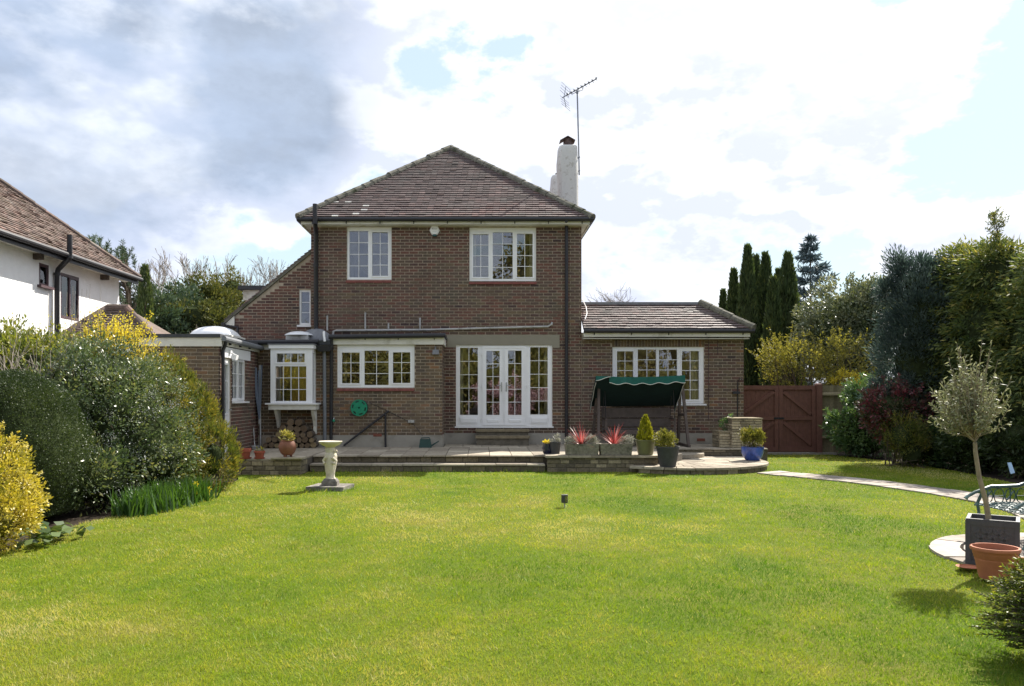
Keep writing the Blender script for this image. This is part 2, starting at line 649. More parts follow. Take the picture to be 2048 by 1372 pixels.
pmat('gold_reflection', (0.66, 0.44, 0.09), 0.95, 0.15, 5)
pmat('blind_blue', (0.55, 0.82, 0.90), 0.95, 0.06, 5)
pmat('white_render', (0.86, 0.86, 0.855), 0.92, 0.04, 5, 0.5, 25)
pmat('chimney_white', (0.62, 0.61, 0.58), 0.92, 0.08, 9, 0.3, 30, stain=(0.45, 0.43, 0.39), stain_scale=9.0)
pmat('terracotta', (0.42, 0.155, 0.085), 0.75, 0.12, 7, 0.1, 60, spec=0.3)
pmat('terracotta_old', (0.235, 0.095, 0.058), 0.7, 0.25, 6, 0.15, 40, stain=(0.12, 0.075, 0.055), stain_scale=6)
pmat('sooty_pot', (0.10, 0.066, 0.06), 0.85, 0.3, 12, 0.2, 40)
pmat('terracotta_red', (0.33, 0.085, 0.055), 0.7, 0.12, 7, spec=0.35)
pmat('glaze_blue', (0.04, 0.085, 0.34), 0.25, 0.25, 5, spec=0.6, stain=(0.03, 0.045, 0.16), stain_scale=6)
pmat('glaze_navy', (0.012, 0.015, 0.045), 0.25, 0.3, 5, spec=0.6)
pmat('glaze_green', (0.15, 0.15, 0.075), 0.35, 0.15, 5, spec=0.5)
pmat('slate_pot', (0.045, 0.047, 0.052), 0.6, 0.2, 15, 0.1)
pmat('lead_planter', (0.065, 0.067, 0.076), 0.55, 0.15, 12, spec=0.45)
pmat('trough_stone', (0.20, 0.185, 0.145), 0.95, 0.35, 18, 0.8, 45, stain=(0.09, 0.09, 0.065), stain_scale=7)
pmat('birdbath_stone', (0.58, 0.52, 0.43), 0.95, 0.12, 8, 0.3, 40, stain=(0.38, 0.33, 0.24), stain_scale=5)
pmat('weathered_stone', (0.16, 0.145, 0.13), 0.95, 0.4, 12, 0.6, 30, stain=(0.36, 0.33, 0.29), stain_scale=7)
tmat('paving', [(0.0, (0.23, 0.195, 0.15)), (0.5, (0.30, 0.26, 0.20)), (1.0, (0.40, 0.35, 0.27))], 0.9, 0.3, 0.25, 14, stain=(0.15, 0.13, 0.10), stain_rng=(0.5, 0.75), stain_scale=1.6, bump=0.35, bscale=35)
tmat('flagstone', [(0.0, (0.23, 0.20, 0.17)), (0.5, (0.32, 0.28, 0.24)), (1.0, (0.42, 0.37, 0.32))], 0.9, 0.3, 0.25, 12, stain=(0.22, 0.19, 0.15), stain_rng=(0.5, 0.72), stain_scale=3, bump=0.5, bscale=25)
pmat('soil', (0.035, 0.027, 0.020), 1.0, 0.4, 14, 0.8, 25, spec=0.1)
pmat('compost', (0.035, 0.026, 0.02), 1.0, 0.6, 60, 1.0, 60, spec=0.1)
pmat('bark', (0.10, 0.078, 0.056), 0.95, 0.35, 20, 0.7, 40)
pmat('bark_pale', (0.26, 0.215, 0.15), 0.9, 0.25, 20, 0.4, 40)
pmat('twig_grey', (0.24, 0.21, 0.175), 0.9, 0.25, 8)
tmat('log_end', [(0, (0.11, 0.075, 0.048)), (0.5, (0.19, 0.14, 0.088)), (1, (0.26, 0.20, 0.10))], 0.9, 0.2, 0.3, 40)
pmat('gate_wood', (0.145, 0.064, 0.046), 0.75, 0.18, 10, 0.15, 40)
tmat('fence_wood', [(0, (0.15, 0.125, 0.075)), (1, (0.25, 0.21, 0.13))], 0.9, 0.2, 0.25, 25)
pmat('dark_wood', (0.085, 0.066, 0.056), 0.7, 0.25, 12, 0.15, 40)
pmat('canopy_green', (0.008, 0.085, 0.066), 0.85, 0.15, 9)
pmat('canopy_under', (0.004, 0.020, 0.021), 0.95, 0.15, 6)
pmat('piping', (0.55, 0.57, 0.52), 0.7, 0.05, 9)
pmat('bench_iron', (0.03, 0.07, 0.066), 0.4, 0.3, 20, 0.1, spec=0.6, stain=(0.11, 0.19, 0.18), stain_scale=9)
pmat('hose_green', (0.006, 0.21, 0.11), 0.5, 0.1, 12)
pmat('can_green', (0.02, 0.055, 0.048), 0.5, 0.1, 12)
pmat('airer_blue', (0.17, 0.205, 0.27), 0.6, 0.15, 9)
pmat('steel', (0.42, 0.43, 0.45), 0.4, 0.1, 9, metal=0.6)
pmat('aerial_metal', (0.23, 0.24, 0.26), 0.45, 0.1, 9, metal=0.5)
pmat('airbrick', (0.21, 0.075, 0.05), 0.85, 0.2, 20)
pmat('sky_dome_plastic', (0.78, 0.79, 0.80), 0.3, 0.05, 3, spec=0.6)
pmat('teal_cap', (0.04, 0.12, 0.12), 0.5, 0.1, 9)
pmat('mark_grey', (0.38, 0.39, 0.42), 0.6, 0.05, 9)
pmat('pale_blue', (0.42, 0.60, 0.78), 0.6, 0.05, 9)
pmat('window_brown', (0.075, 0.042, 0.048), 0.5, 0.12, 9)
glass_mat('glass', 1.95)
glass_mat('glass_plain', 1.6)
lmat('grass', [(0, (0.073, 0.157, 0.011)), (0.35, (0.192, 0.274, 0.019)), (0.6, (0.288, 0.325, 0.031)), (0.8, (0.385, 0.352, 0.077)), (1.0, (0.51, 0.44, 0.22))], 0.42, 0.55, 0.3, (1.2, 1.25, 0.5))
lmat('yew', [(0, (0.016, 0.032, 0.010)), (0.6, (0.042, 0.068, 0.02)), (1, (0.10, 0.135, 0.04))], 0.25, 0.5, 0.4)
lmat('glossy_shrub', [(0, (0.04, 0.068, 0.034)), (0.45, (0.09, 0.135, 0.06)), (0.8, (0.19, 0.225, 0.10)), (1, (0.30, 0.29, 0.13))], 0.25, 0.36, 0.55)
lmat('olive_shrub', [(0, (0.055, 0.0825, 0.0198)), (0.5, (0.165, 0.2035, 0.0352)), (1, (0.352, 0.33, 0.066))], 0.38, 0.42, 0.45)
lmat('gold_conifer', [(0, (0.05, 0.08, 0.02)), (0.5, (0.135, 0.155, 0.032)), (1, (0.30, 0.24, 0.05))], 0.32, 0.6, 0.3)
lmat('euonymus', [(0, (0.16, 0.17, 0.02)), (0.4, (0.48, 0.41, 0.04)), (0.8, (0.66, 0.54, 0.10)), (1, (0.78, 0.70, 0.33))], 0.3, 0.4, 0.5, (1.1, 1.05, 0.6))
lmat('forsythia', [(0, (0.60, 0.50, 0.03)), (1, (0.88, 0.76, 0.12))], 0.35, 0.6, 0.2, (1.05, 1.0, 0.5))
lmat('leaf_glint', [(0, (0.36, 0.38, 0.38)), (1, (0.66, 0.67, 0.66))], 0.25, 0.6, 0.3, (1, 1, 1))
lmat('pink_flower', [(0, (0.40, 0.22, 0.24)), (1, (0.72, 0.50, 0.52))], 0.3, 0.6, 0.3, (1, 1, 1))
lmat('daffodil_leaf', [(0, (0.03, 0.085, 0.016)), (1, (0.085, 0.17, 0.03))], 0.3, 0.4, 0.5)
lmat('bergenia', [(0, (0.05, 0.09, 0.03)), (1, (0.13, 0.18, 0.06))], 0.2, 0.45, 0.4)
lmat('cypress', [(0, (0.03125, 0.05625, 0.0225)), (0.6, (0.075, 0.11, 0.0375)), (1, (0.1438, 0.1688, 0.0525))], 0.3, 0.6, 0.3)
lmat('blue_spruce', [(0, (0.039, 0.065, 0.0715)), (0.6, (0.104, 0.1495, 0.1625)), (1, (0.221, 0.273, 0.286))], 0.15, 0.6, 0.3, (1, 1.1, 1))
lmat('blue_cypress', [(0, (0.03, 0.052, 0.05)), (0.6, (0.075, 0.108, 0.098)), (1, (0.15, 0.19, 0.17))], 0.3, 0.6, 0.3, (1, 1.1, 0.95))
lmat('leylandii', [(0, (0.0455, 0.078, 0.0364)), (0.5, (0.1105, 0.1495, 0.052)), (0.85, (0.247, 0.247, 0.0715)), (1, (0.39, 0.325, 0.0975))], 0.32, 0.6, 0.3)
lmat('pine', [(0, (0.039, 0.0702, 0.04368)), (0.6, (0.0858, 0.1326, 0.078)), (1, (0.1716, 0.2184, 0.1326))], 0.15, 0.55, 0.3)
lmat('far_green', [(0, (0.039, 0.0546, 0.0182)), (0.5, (0.091, 0.104, 0.0312)), (1, (0.182, 0.169, 0.0546))], 0.25, 0.7, 0.2)
lmat('garden_far', [(0, (0.09, 0.095, 0.02)), (0.5, (0.19, 0.17, 0.045)), (1, (0.34, 0.27, 0.09))], 0.25, 0.7, 0.2)
lmat('willow', [(0, (0.10, 0.11, 0.022)), (0.5, (0.21, 0.205, 0.045)), (1, (0.36, 0.32, 0.07))], 0.35, 0.6, 0.3)
lmat('rhododendron', [(0, (0.04025, 0.08625, 0.0345)), (0.6, (0.1035, 0.1898, 0.069)), (1, (0.2185, 0.299, 0.1265))], 0.25, 0.4, 0.5)
lmat('photinia', [(0, (0.04, 0.065, 0.03)), (0.45, (0.075, 0.07, 0.04)), (0.7, (0.13, 0.035, 0.045)), (1, (0.22, 0.05, 0.065))], 0.2, 0.4, 0.5, (1.2, 0.9, 0.9))
lmat('holly', [(0, (0.05, 0.075, 0.04)), (0.5, (0.12, 0.15, 0.085)), (1, (0.30, 0.31, 0.20))], 0.2, 0.36, 0.55)
lmat('olive_leaf', [(0, (0.125, 0.1438, 0.075)), (0.55, (0.2375, 0.25, 0.1438)), (1, (0.425, 0.425, 0.3))], 0.25, 0.5, 0.35, (1.1, 1.1, 0.8))
lmat('spruce_new', [(0, (0.03, 0.05, 0.016)), (0.5, (0.09, 0.13, 0.03)), (0.85, (0.20, 0.23, 0.04)), (1, (0.38, 0.34, 0.07))], 0.32, 0.5, 0.4)
lmat('cordyline', [(0, (0.20, 0.03, 0.03)), (0.6, (0.45, 0.09, 0.08)), (1, (0.66, 0.36, 0.33))], 0.3, 0.4, 0.5, (1.2, 0.8, 0.8))
lmat('grey_tuft', [(0, (0.22, 0.22, 0.18)), (1, (0.52, 0.51, 0.45))], 0.2, 0.7, 0.2, (1, 1, 0.9))
lmat('box_shrub', [(0, (0.07, 0.085, 0.014)), (0.5, (0.20, 0.20, 0.035)), (1, (0.38, 0.34, 0.10))], 0.3, 0.5, 0.4)
lmat('gold_cone', [(0, (0.12, 0.14, 0.012)), (0.5, (0.29, 0.29, 0.02)), (1, (0.45, 0.42, 0.05))], 0.3, 0.6, 0.3)
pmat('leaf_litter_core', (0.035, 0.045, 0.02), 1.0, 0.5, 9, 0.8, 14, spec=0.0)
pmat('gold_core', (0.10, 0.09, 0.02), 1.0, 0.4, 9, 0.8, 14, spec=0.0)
lmat('brown_twig', [(0, (0.07, 0.055, 0.035)), (1, (0.24, 0.19, 0.12))], 0.1, 0.8, 0.2)


# ================================================================== SETTING
PATIO = 0.30
LOW = 0.13

# lawn sheet material
def lawn_material():
    m, t, p = base_mat('lawn_ground')
    geo = t.n('ShaderNodeNewGeometry')
    pos = geo.outputs['Position']
    n = t.noise(pos, 0.7, 7, 0.65)
    c = t.ramp(n, [(0.3, (0.085, 0.145, 0.010)), (0.5, (0.13, 0.175, 0.014)), (0.68, (0.19, 0.185, 0.035))])
    f = t.noise(pos, 60, 4, 0.7)
    c = t.vmath('SCALE', c, scale=t.smooth(f, 0.25, 0.75, 0.55, 1.35))
    t.link(c, p.inputs['Base Color'])
    p.inputs['Roughness'].default_value = 0.9
    p.inputs['Specular IOR Level'].default_value = 0.1
    b = t.n('ShaderNodeBump')
    b.inputs['Strength'].default_value = 0.9
    b.inputs['Distance'].default_value = 0.03
    t.link(t.noise(pos, 90, 3, 0.7), b.inputs['Height'])
    t.link(b.outputs[0], p.inputs['Normal'])


lawn_material()

mb = MB()
mb.box(-600, 600, -300, 900, -0.5, -0.03)
tag(mb.build('ground', 'soil'), kind='structure')

PATHC = [(5.65, 15.72), (6.1, 15.05), (6.62, 14.3), (7.0, 13.4), (7.28, 12.4), (7.38, 11.4), (7.25, 10.4), (6.9, 9.4), (6.4, 8.5)]
PATHW = 0.36
CIRC = (5.75, 7.35, 1.42)
ARC = (4.2, 17.2, 1.86)
BEDX = [(5, 9.0), (10, 9.0), (13.6, 9.25), (16.3, 9.6), (18.1, 9.5), (20.7, 8.95), (30, 8.9)]


def path_dist(X, Y):
    d = np.full(X.shape, 9e9)
    for (ax, ay), (bx, by) in zip(PATHC[:-1], PATHC[1:]):
        vx, vy = bx - ax, by - ay
        tt = np.clip(((X - ax) * vx + (Y - ay) * vy) / (vx * vx + vy * vy), 0, 1)
        d = np.minimum(d, np.hypot(X - ax - tt * vx, Y - ay - tt * vy))
    return d


def left_edge(Y):
    return -4.36 + 0.10 * np.sin(Y * 0.9 + 0.5) - 0.35 * np.clip((Y - 14.2), 0, 1) - 0.42 * np.clip((10.7 - Y), 0, 1)


def is_lawn(X, Y):
    far = np.where(X < -3.4, 15.24, np.where(X < 1.3, 15.93, np.where(X < 4.2, 15.9, 20.75)))
    ok = (Y < far) & (X > left_edge(Y)) & (Y > 0.5)
    ok &= np.hypot(X - ARC[0], Y - ARC[1]) > ARC[2] + 0.01
    ok &= ~((X > 3.0) & (X < 6.08) & (Y > ARC[1]))
    ok &= X < np.interp(Y, [b[0] for b in BEDX], [b[1] for b in BEDX])
    ok &= path_dist(X, Y) > PATHW
    ok &= np.hypot(X - CIRC[0], Y - CIRC[1]) > CIRC[2]
    return ok


# lawn sheet: gentle undulation, borders follow the beds
mb = MB()
ys = list(np.arange(0.5, 21.0, 0.5))
for a, b in zip(ys[:-1], ys[1:]):
    for k in range(24):
        def px_(y, q):
            l = float(left_edge(np.array(y)))
            r = float(np.interp(y, [v[0] for v in BEDX], [v[1] for v in BEDX]))
            return l + (r - l) * q / 24
        mb.poly([(px_(a, k), a, 0), (px_(a, k + 1), a, 0), (px_(b, k + 1), b, 0), (px_(b, k), b, 0)])
tag(mb.build('lawn', 'lawn_ground'), kind='structure')


def patchy(X, Y, s, seed):
    """cheap smooth value noise 0..1"""
    r = np.random.default_rng(seed)
    g = r.random((64, 64))
    x, y = X * s + 20, Y * s + 20
    xi, yi = np.floor(x).astype(int), np.floor(y).astype(int)
    fx, fy = x - xi, y - yi
    fx, fy = fx * fx * (3 - 2 * fx), fy * fy * (3 - 2 * fy)
    q = lambda i, j: g[(xi + i) % 64, (yi + j) % 64]
    return (q(0, 0) * (1 - fx) + q(1, 0) * fx) * (1 - fy) + (q(0, 1) * (1 - fx) + q(1, 1) * fx) * fy


def make_grass(n):
    u = RNG.random(n)
    y0, y1 = 3.0, 20.8
    Y = 1 / (1 / y0 + u * (1 / y1 - 1 / y0))
    X = np.where(RNG.random(n) < 1.0, -4.9 + RNG.random(n) * 14.7, 0)
    k = is_lawn(X, Y) & (np.abs(X) < Y * 0.74 + 0.7)
    X, Y = X[k], Y[k]
    n = len(X)
    big = 0.5 * patchy(X, Y, 0.45, 1) + 0.3 * patchy(X, Y, 1.3, 2) + 0.2 * patchy(X, Y, 4.1, 3)
    dry = 0.55 * patchy(X, Y, 0.9, 5) + 0.45 * patchy(X, Y, 3.3, 6)
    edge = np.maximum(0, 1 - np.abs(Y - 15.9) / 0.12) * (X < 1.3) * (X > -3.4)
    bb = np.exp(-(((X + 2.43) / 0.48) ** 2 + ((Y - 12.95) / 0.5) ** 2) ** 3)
    tuft = np.clip((patchy(X, Y, 7.0, 8) - 0.72) * 4, 0, 1)
    clump = patchy(X, Y, 11.0, 31) * 0.6 + patchy(X, Y, 23.0, 32) * 0.4
    h = 0.011 + 0.013 * RNG.random(n) + 0.010 * clump + 0.020 * tuft + 0.10 * edge * RNG.random(n) + 0.07 * bb * RNG.random(n)
    w = 0.0046 * (Y / 5.0) ** 0.8 * (0.7 + 0.6 * RNG.random(n))
    a = RNG.random(n) * 2 * np.pi
    lean = RNG.normal(0, 0.5, (n, 2)) + 0.5 * (np.stack([patchy(X, Y, 2.6, 21), patchy(X, Y, 2.6, 22)], 1) - 0.5) + 0.5 * (np.stack([patchy(X, Y, 9.0, 23), patchy(X, Y, 9.0, 24)], 1) - 0.5)
    P = np.stack([X, Y, np.full(n, -0.002)], 1)
    S = np.stack([np.cos(a), np.sin(a), np.zeros(n)], 1) * (w / 2)[:, None]
    T = P + np.stack([lean[:, 0] * h, lean[:, 1] * h, h], 1)
    V = np.empty((n, 3, 3))
    V[:, 0] = P - S
    V[:, 1] = P + S
    V[:, 2] = T
    streak = np.sin((X + 0.12 * Y + 0.5 * patchy(X, Y, 0.3, 11)) * 3.0) * 0.11
    bare = np.exp(-(((X - 2.0) / 0.42) ** 2 + ((Y - 9.7) / 0.5) ** 2)) * 0.35 + np.exp(-(((X + 0.75) / 0.35) ** 2 + ((Y - 7.3) / 0.4) ** 2)) * 0.2
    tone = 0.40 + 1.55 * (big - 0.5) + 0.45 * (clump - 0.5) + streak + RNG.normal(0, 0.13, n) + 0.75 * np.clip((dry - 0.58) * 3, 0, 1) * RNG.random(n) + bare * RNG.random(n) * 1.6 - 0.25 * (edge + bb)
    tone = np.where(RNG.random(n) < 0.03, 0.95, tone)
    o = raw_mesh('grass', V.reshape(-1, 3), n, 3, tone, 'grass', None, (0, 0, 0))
    tag(o, 'short mown green lawn grass covering the garden', 'grass', kind='stuff')


make_grass(640000)

# ---- patio: body, slabs, steps, low walls
def wall_stones(parent, T, u0, u1, z0, z1, ch, lmin, lmax, depth, name='stone', mat='stone_brick', jitter=0.008, gap=0.010, tone=(0.1, 0.9), rnd=random):
    z = z0
    while z < z1 - 0.02:
        h = min(ch * rnd.uniform(0.85, 1.15), z1 - z)
        if z1 - (z + h) < ch * 0.4:
            h = z1 - z
        u = u0
        while u < u1 - 0.02:
            l = rnd.uniform(lmin, lmax)
            if u1 - (u + l) < lmin * 0.6:
                l = u1 - u
            mbs = MB()
            j = rnd.uniform(0, jitter)
            a, b, c, e = u + gap / 2, u + l - gap / 2, z + gap / 2, z + h - gap / 2
            q = min(0.008, (e - c) * 0.2)
            tt = rnd.uniform(*tone)
            front = [T(a + q, -j, c + q), T(b - q, -j, c + q), T(b - q, -j, e - q), T(a + q, -j, e - q)]
            back = [T(a, depth, c), T(b, depth, c), T(b, depth, e), T(a, depth, e)]
            mid = [T(a, q, c), T(b, q, c), T(b, q, e), T(a, q, e)]
            i = len(mbs.v)
            mbs.v += front + mid + back
            mbs.face((0, 1, 2, 3), tt)
            for k in range(4):
                kk = (k + 1) % 4
                mbs.face((k, kk, 4 + kk, 4 + k), tt)
                mbs.face((4 + k, 4 + kk, 8 + kk, 8 + k), tt)
            ctr = Vector(T((a + b) / 2, 0, (c + e) / 2))
            mbs.build(name, mat, parent, origin=ctr)
            u += l
        z += h


patio = MB()
# solid body of the terrace (just under the slabs), with the forward piece on the left and the recess on the right
poly = [(-5.1, 19.2), (-5.1, 16.4), (-4.95, 15.36), (-3.45, 15.36), (-3.42, 16.34), (3.9, 16.34), (4.35, 17.2), (4.5, 18.42), (6.62, 18.42), (6.62, 20.3), (-5.1, 20.3)]
patio.prism(poly, -0.2, PATIO - 0.03)
PAT = tag(patio.build('patio', 'stone_joint'), kind='structure')
rs = random.Random(3)


def slabs(parent, x0, x1, y0, y1, w, d, z, name='paving_slab', mat='paving', th=0.028, off=0.0):
    y = y0
    row = 0
    while y < y1 - 0.05:
        dd = min(d, y1 - y)
        x = x0 - (off if row % 2 else 0)
        while x < x1 - 0.05:
            a, b = max(x, x0), min(x + w, x1)
            if b - a > 0.06:
                m_ = MB()
                zz = z + rs.uniform(-0.003, 0.003)
                g = 0.006
                m_.box(a + g, b - g, y + g, y + dd - g, zz - th, zz, rs.random())
                m_.build(name, mat, parent, origin=((a + b) / 2, y + dd / 2, zz))
            x += w
        y += dd
        row += 1


slabs(PAT, -3.40, 4.0, 16.26, 18.94, 0.45, 0.45, PATIO)
slabs(PAT, -0.86, 4.36, 18.96, 20.06, 0.45, 0.55, PATIO)
slabs(PAT, -5.1, -3.42, 15.34, 18.94, 0.60, 0.60, PATIO)
slabs(PAT, 4.40, 6.62, 18.38, 20.06, 0.45, 0.56, PATIO)
# upper riser stones along the front and the lower step
wall_stones(PAT, TY(16.33), -3.40, 1.30, 0.152, PATIO - 0.032, 0.12, 0.20, 0.42, 0.05, 'riser_stone', rnd=rs, tone=(0.0, 0.5))
wall_stones(PAT, TY(18.41), 4.42, 6.1, LOW + 0.004, PATIO - 0.032, 0.075, 0.2, 0.4, 0.05, 'riser_stone', rnd=rs, tone=(0.0, 0.6))
st = MB()
st.box(-3.40, 1.30, 15.97, 16.33, -0.2, 0.115)
STEP = tag(st.build('lower_step', 'stone_joint'), kind='structure')
slabs(STEP, -3.40, 1.30, 15.93, 16.325, 0.62, 0.40, 0.150, 'step_slab', th=0.034)
wall_stones(STEP, TY(15.965), -3.40, 1.30, -0.01, 0.112, 0.13, 0.20, 0.42, 0.05, 'riser_stone', rnd=rs, tone=(0.0, 0.45))
# left low wall (forward piece)
wall_stones(PAT, TY(15.35), -4.95, -3.44, -0.02, 0.266, 0.088, 0.14, 0.26, 0.06, 'wall_stone', rnd=rs, tone=(0.05, 0.7))
wall_stones(PAT, TX(-3.44), 15.36, 15.93, -0.02, 0.266, 0.088, 0.14, 0.26, 0.06, 'wall_stone', rnd=rs, tone=(0.05, 0.6))
m_ = MB()
m_.box(-4.0, -3.38, 15.28, 15.62, PATIO + 0.006, PATIO + 0.036, 0.9)
m_.build('coping_slab', 'paving', PAT)

# planter wall carrying the stone troughs
pw = thing('low_stone_wall', 'low stone retaining wall under the two stone troughs', 'wall', (2.43, 15.95, 0))
m_ = MB()
m_.box(1.36, 3.50, 15.92, 16.28, -0.1, 0.282)
m_.build('wall_core', 'stone_joint', pw)
wall_stones(pw, TY(15.915), 1.33, 3.53, -0.02, 0.28, 0.088, 0.16, 0.30, 0.05, 'wall_stone', rnd=rs, tone=(0.0, 0.75))
wall_stones(pw, TX(3.535), 15.92, 16.3, -0.02, 0.28, 0.088, 0.16, 0.30, 0.05, 'wall_stone', rnd=rs, tone=(0.0, 0.6))
x = 1.30
while x < 3.55:
    b = min(x + 0.46, 3.57)
    m_ = MB()
    m_.box(x + 0.004, b - 0.004, 15.87, 16.30, 0.285, 0.327, rs.random())
    m_.build('coping_slab', 'paving', pw, origin=((x + b) / 2, 16.1, 0.3))
    x = b

# round lower terrace
cx, cy, cr = ARC
m_ = MB()
arc = [(cx + (cr - 0.05) * math.cos(a), cy + (cr - 0.05) * math.sin(a)) for a in np.linspace(-2.2, 0, 24)]
m_.prism(arc + [(cx + cr - 0.05, 18.41), (3.2, 18.41), (3.2, 15.9)], -0.2, LOW - 0.02)
ROUND = tag(m_.build('round_terrace', 'stone_joint'), kind='structure')
# crazy paving on top: rings of wedge pieces
for r0, r1, n in ((0.02, 0.6, 6), (0.6, 1.12, 11), (1.12, 1.5, 15), (1.5, cr + 0.03, 17)):
    ang = sorted(-2.3 + (k + rs.uniform(-0.25, 0.25)) * 2.95 / n for k in range(n + 1))
    for a, b in zip(ang[:-1], ang[1:]):
        g = 0.008
        ra, rb = r0 + g, r1 - (0 if r1 > cr else g)
        aa, bb_ = a + g / max(rb, 0.3), b - g / max(rb, 0.3)
        pts = [(cx + ra * math.cos(aa), cy + ra * math.sin(aa)), (cx + rb * math.cos(aa), cy + rb * math.sin(aa)), (cx + rb * math.cos((aa + bb_) / 2) * 1.0, cy + rb * math.sin((aa + bb_) / 2)), (cx + rb * math.cos(bb_), cy + rb * math.sin(bb_)), (cx + ra * math.cos(bb_), cy + ra * math.sin(bb_))]
        if min(p[1] for p in pts) > 18.38 or max(p[0] for p in pts) < 3.2:
            continue
        pts = [(p[0], min(p[1], 18.4)) for p in pts]
        m_ = MB()
        m_.prism(pts, LOW - 0.045, LOW + rs.uniform(-0.002, 0.003), rs.random())
        m_.build('paving_stone', 'paving', ROUND, origin=(pts[0][0], pts[0][1], LOW))
slabs(ROUND, 4.6, 6.06, 17.25, 18.38, 0.5, 0.55, LOW)
for a in np.arange(-2.2, 0.12, 0.135):
    for zi, (z0, z1) in enumerate(((-0.02, LOW - 0.05),)):
        g = 0.004
        b = a + 0.135
        m_ = MB()
        pts = [(cx + (cr - 0.12) * math.cos(q), cy + (cr - 0.12) * math.sin(q)) for q in (b - g, a + g)] + [(cx + cr * math.cos(q), cy + cr * math.sin(q)) for q in (a + g, b - g)]
        m_.prism(pts, z0, z1, rs.uniform(0.0, 0.6))
        m_.build('edge_stone', 'stone_brick', ROUND, origin=(pts[0][0], pts[0][1], 0))
# middle quarter-round step
m_ = MB()
m_.prism([(4.36, 18.36)] + [(4.36 + 0.75 * math.cos(a), 18.36 + 0.85 * math.sin(a)) for a in np.linspace(-1.75, 0, 12)], LOW + 0.004, LOW + 0.085, 0.4)
m_.build('middle_step', 'paving', ROUND)

# garden path of flagstones
m_ = MB()
L_, R_ = [], []
for i, (a, b) in enumerate(PATHC):
    p0, p1 = PATHC[max(i - 1, 0)], PATHC[min(i + 1, len(PATHC) - 1)]
    d = Vector((p1[0] - p0[0], p1[1] - p0[1])).normalized()
    L_.append((a - d.y * PATHW, b + d.x * PATHW))
    R_.append((a + d.y * PATHW, b - d.x * PATHW))
for i in range(len(PATHC) - 1):
    m_.poly([(*L_[i], 0.004), (*R_[i], 0.004), (*R_[i + 1], 0.004), (*L_[i + 1], 0.004)])
PATH = tag(m_.build('garden_path', 'soil'), kind='structure')
for i in range(len(PATHC) - 1):
    nseg = 3
    for k in range(nseg):
        def lerp(A, q):
            return (A[i][0] + (A[i + 1][0] - A[i][0]) * q, A[i][1] + (A[i + 1][1] - A[i][1]) * q)
        q0, q1 = (k + 0.03) / nseg, (k + 0.97) / nseg
        split = rs.uniform(0.35, 0.65)
        for s0, s1 in ((0.0, split - 0.015), (split + 0.015, 1.0)):
            c4 = []
            for q, s_ in ((q0, s0), (q0, s1), (q1, s1), (q1, s0)):
                l, r = lerp(L_, q), lerp(R_, q)
                c4.append((l[0] + (r[0] - l[0]) * s_ + rs.uniform(-0.012, 0.012), l[1] + (r[1] - l[1]) * s_ + rs.uniform(-0.012, 0.012)))
            mm = MB()
            mm.prism(c4, 0.0, 0.022 + rs.uniform(-0.004, 0.004), rs.random())
            mm.build('flagstone', 'flagstone', PATH, origin=(c4[0][0], c4[0][1], 0))

# round paved seat area
m_ = MB()
m_.prism([(CIRC[0] + (CIRC[2] - 0.04) * math.cos(a), CIRC[1] + (CIRC[2] - 0.04) * math.sin(a)) for a in np.linspace(0, 2 * math.pi, 48, endpoint=False)], -0.1, 0.006)
SEATC = tag(m_.build('round_paving', 'soil'), kind='structure')
for r0, r1, n in ((0.0, 0.42, 4), (0.42, 0.82, 9), (0.82, 1.14, 13), (1.14, CIRC[2], 16)):
    ang = sorted((k + rs.uniform(-0.3, 0.3)) * 2 * math.pi / n for k in range(n))
    ang.append(ang[0] + 2 * math.pi)
    for a, b in zip(ang[:-1], ang[1:]):
        g = 0.011
        ra, rb = r0 + g, r1 - g + rs.uniform(-0.015, 0.015)
        aa, bb_ = a + g / max(rb, 0.3), b - g / max(rb, 0.3)
        ths = np.linspace(aa, bb_, 4)
        pts = [(CIRC[0] + rb * math.cos(q), CIRC[1] + rb * math.sin(q)) for q in ths] + [(CIRC[0] + ra * math.cos(q), CIRC[1] + ra * math.sin(q)) for q in ths[::-1]]
        mm = MB()
        mm.prism(pts, 0.0, 0.026 + rs.uniform(-0.005, 0.005), rs.random())
        mm.build('flagstone', 'flagstone', SEATC, origin=(pts[0][0], pts[0][1], 0))

# ================================================================== HOUSE
YM, YK, YO, YG = 20.1, 18.95, 16.1, 20.45
H = thing('brick_house', 'two storey brown brick house with hipped tiled roof and white framed windows', 'house', (-0.85, 20.1, 0))
BR = random.Random(11)
BRICKS = []          # (distance, T, a, b, c, e, tone, parent)


def brick_wall(T, u0, u1, z0, z1, holes, parent, dist, tmean, tsd=0.16, top=None, phase=0.0):
    z = z0
    row = 0
    while z < z1 - 0.03:
        h = 0.0625
        u = u0 - (0.1125 if row % 2 else 0) - phase
        while u < u1:
            a, b = max(u, u0), min(u + 0.2125, u1)
            u += 0.225
            spans = [(a, b)]
            for hx in holes:
                if hx[2] < z + h - 0.012 and hx[3] > z + 0.012:
                    ns = []
                    for s0, s1 in spans:
                        if hx[1] <= s0 or hx[0] >= s1:
                            ns.append((s0, s1))
                        else:
                            if hx[0] - 0.004 > s0:
                                ns.append((s0, hx[0] - 0.004))
                            if hx[1] + 0.004 < s1:
                                ns.append((hx[1] + 0.004, s1))
                    spans = ns
            for s0, s1 in spans:
                if s1 - s0 < 0.035:
                    continue
                if top and min(top(s0), top(s1)) < z + h:
                    continue
                zt = min(z + h, z1)
                BRICKS.append((dist, T, s0, s1, z, zt, min(1, max(0, BR.gauss(tmean, tsd))), parent))
        z += 0.075
        row += 1


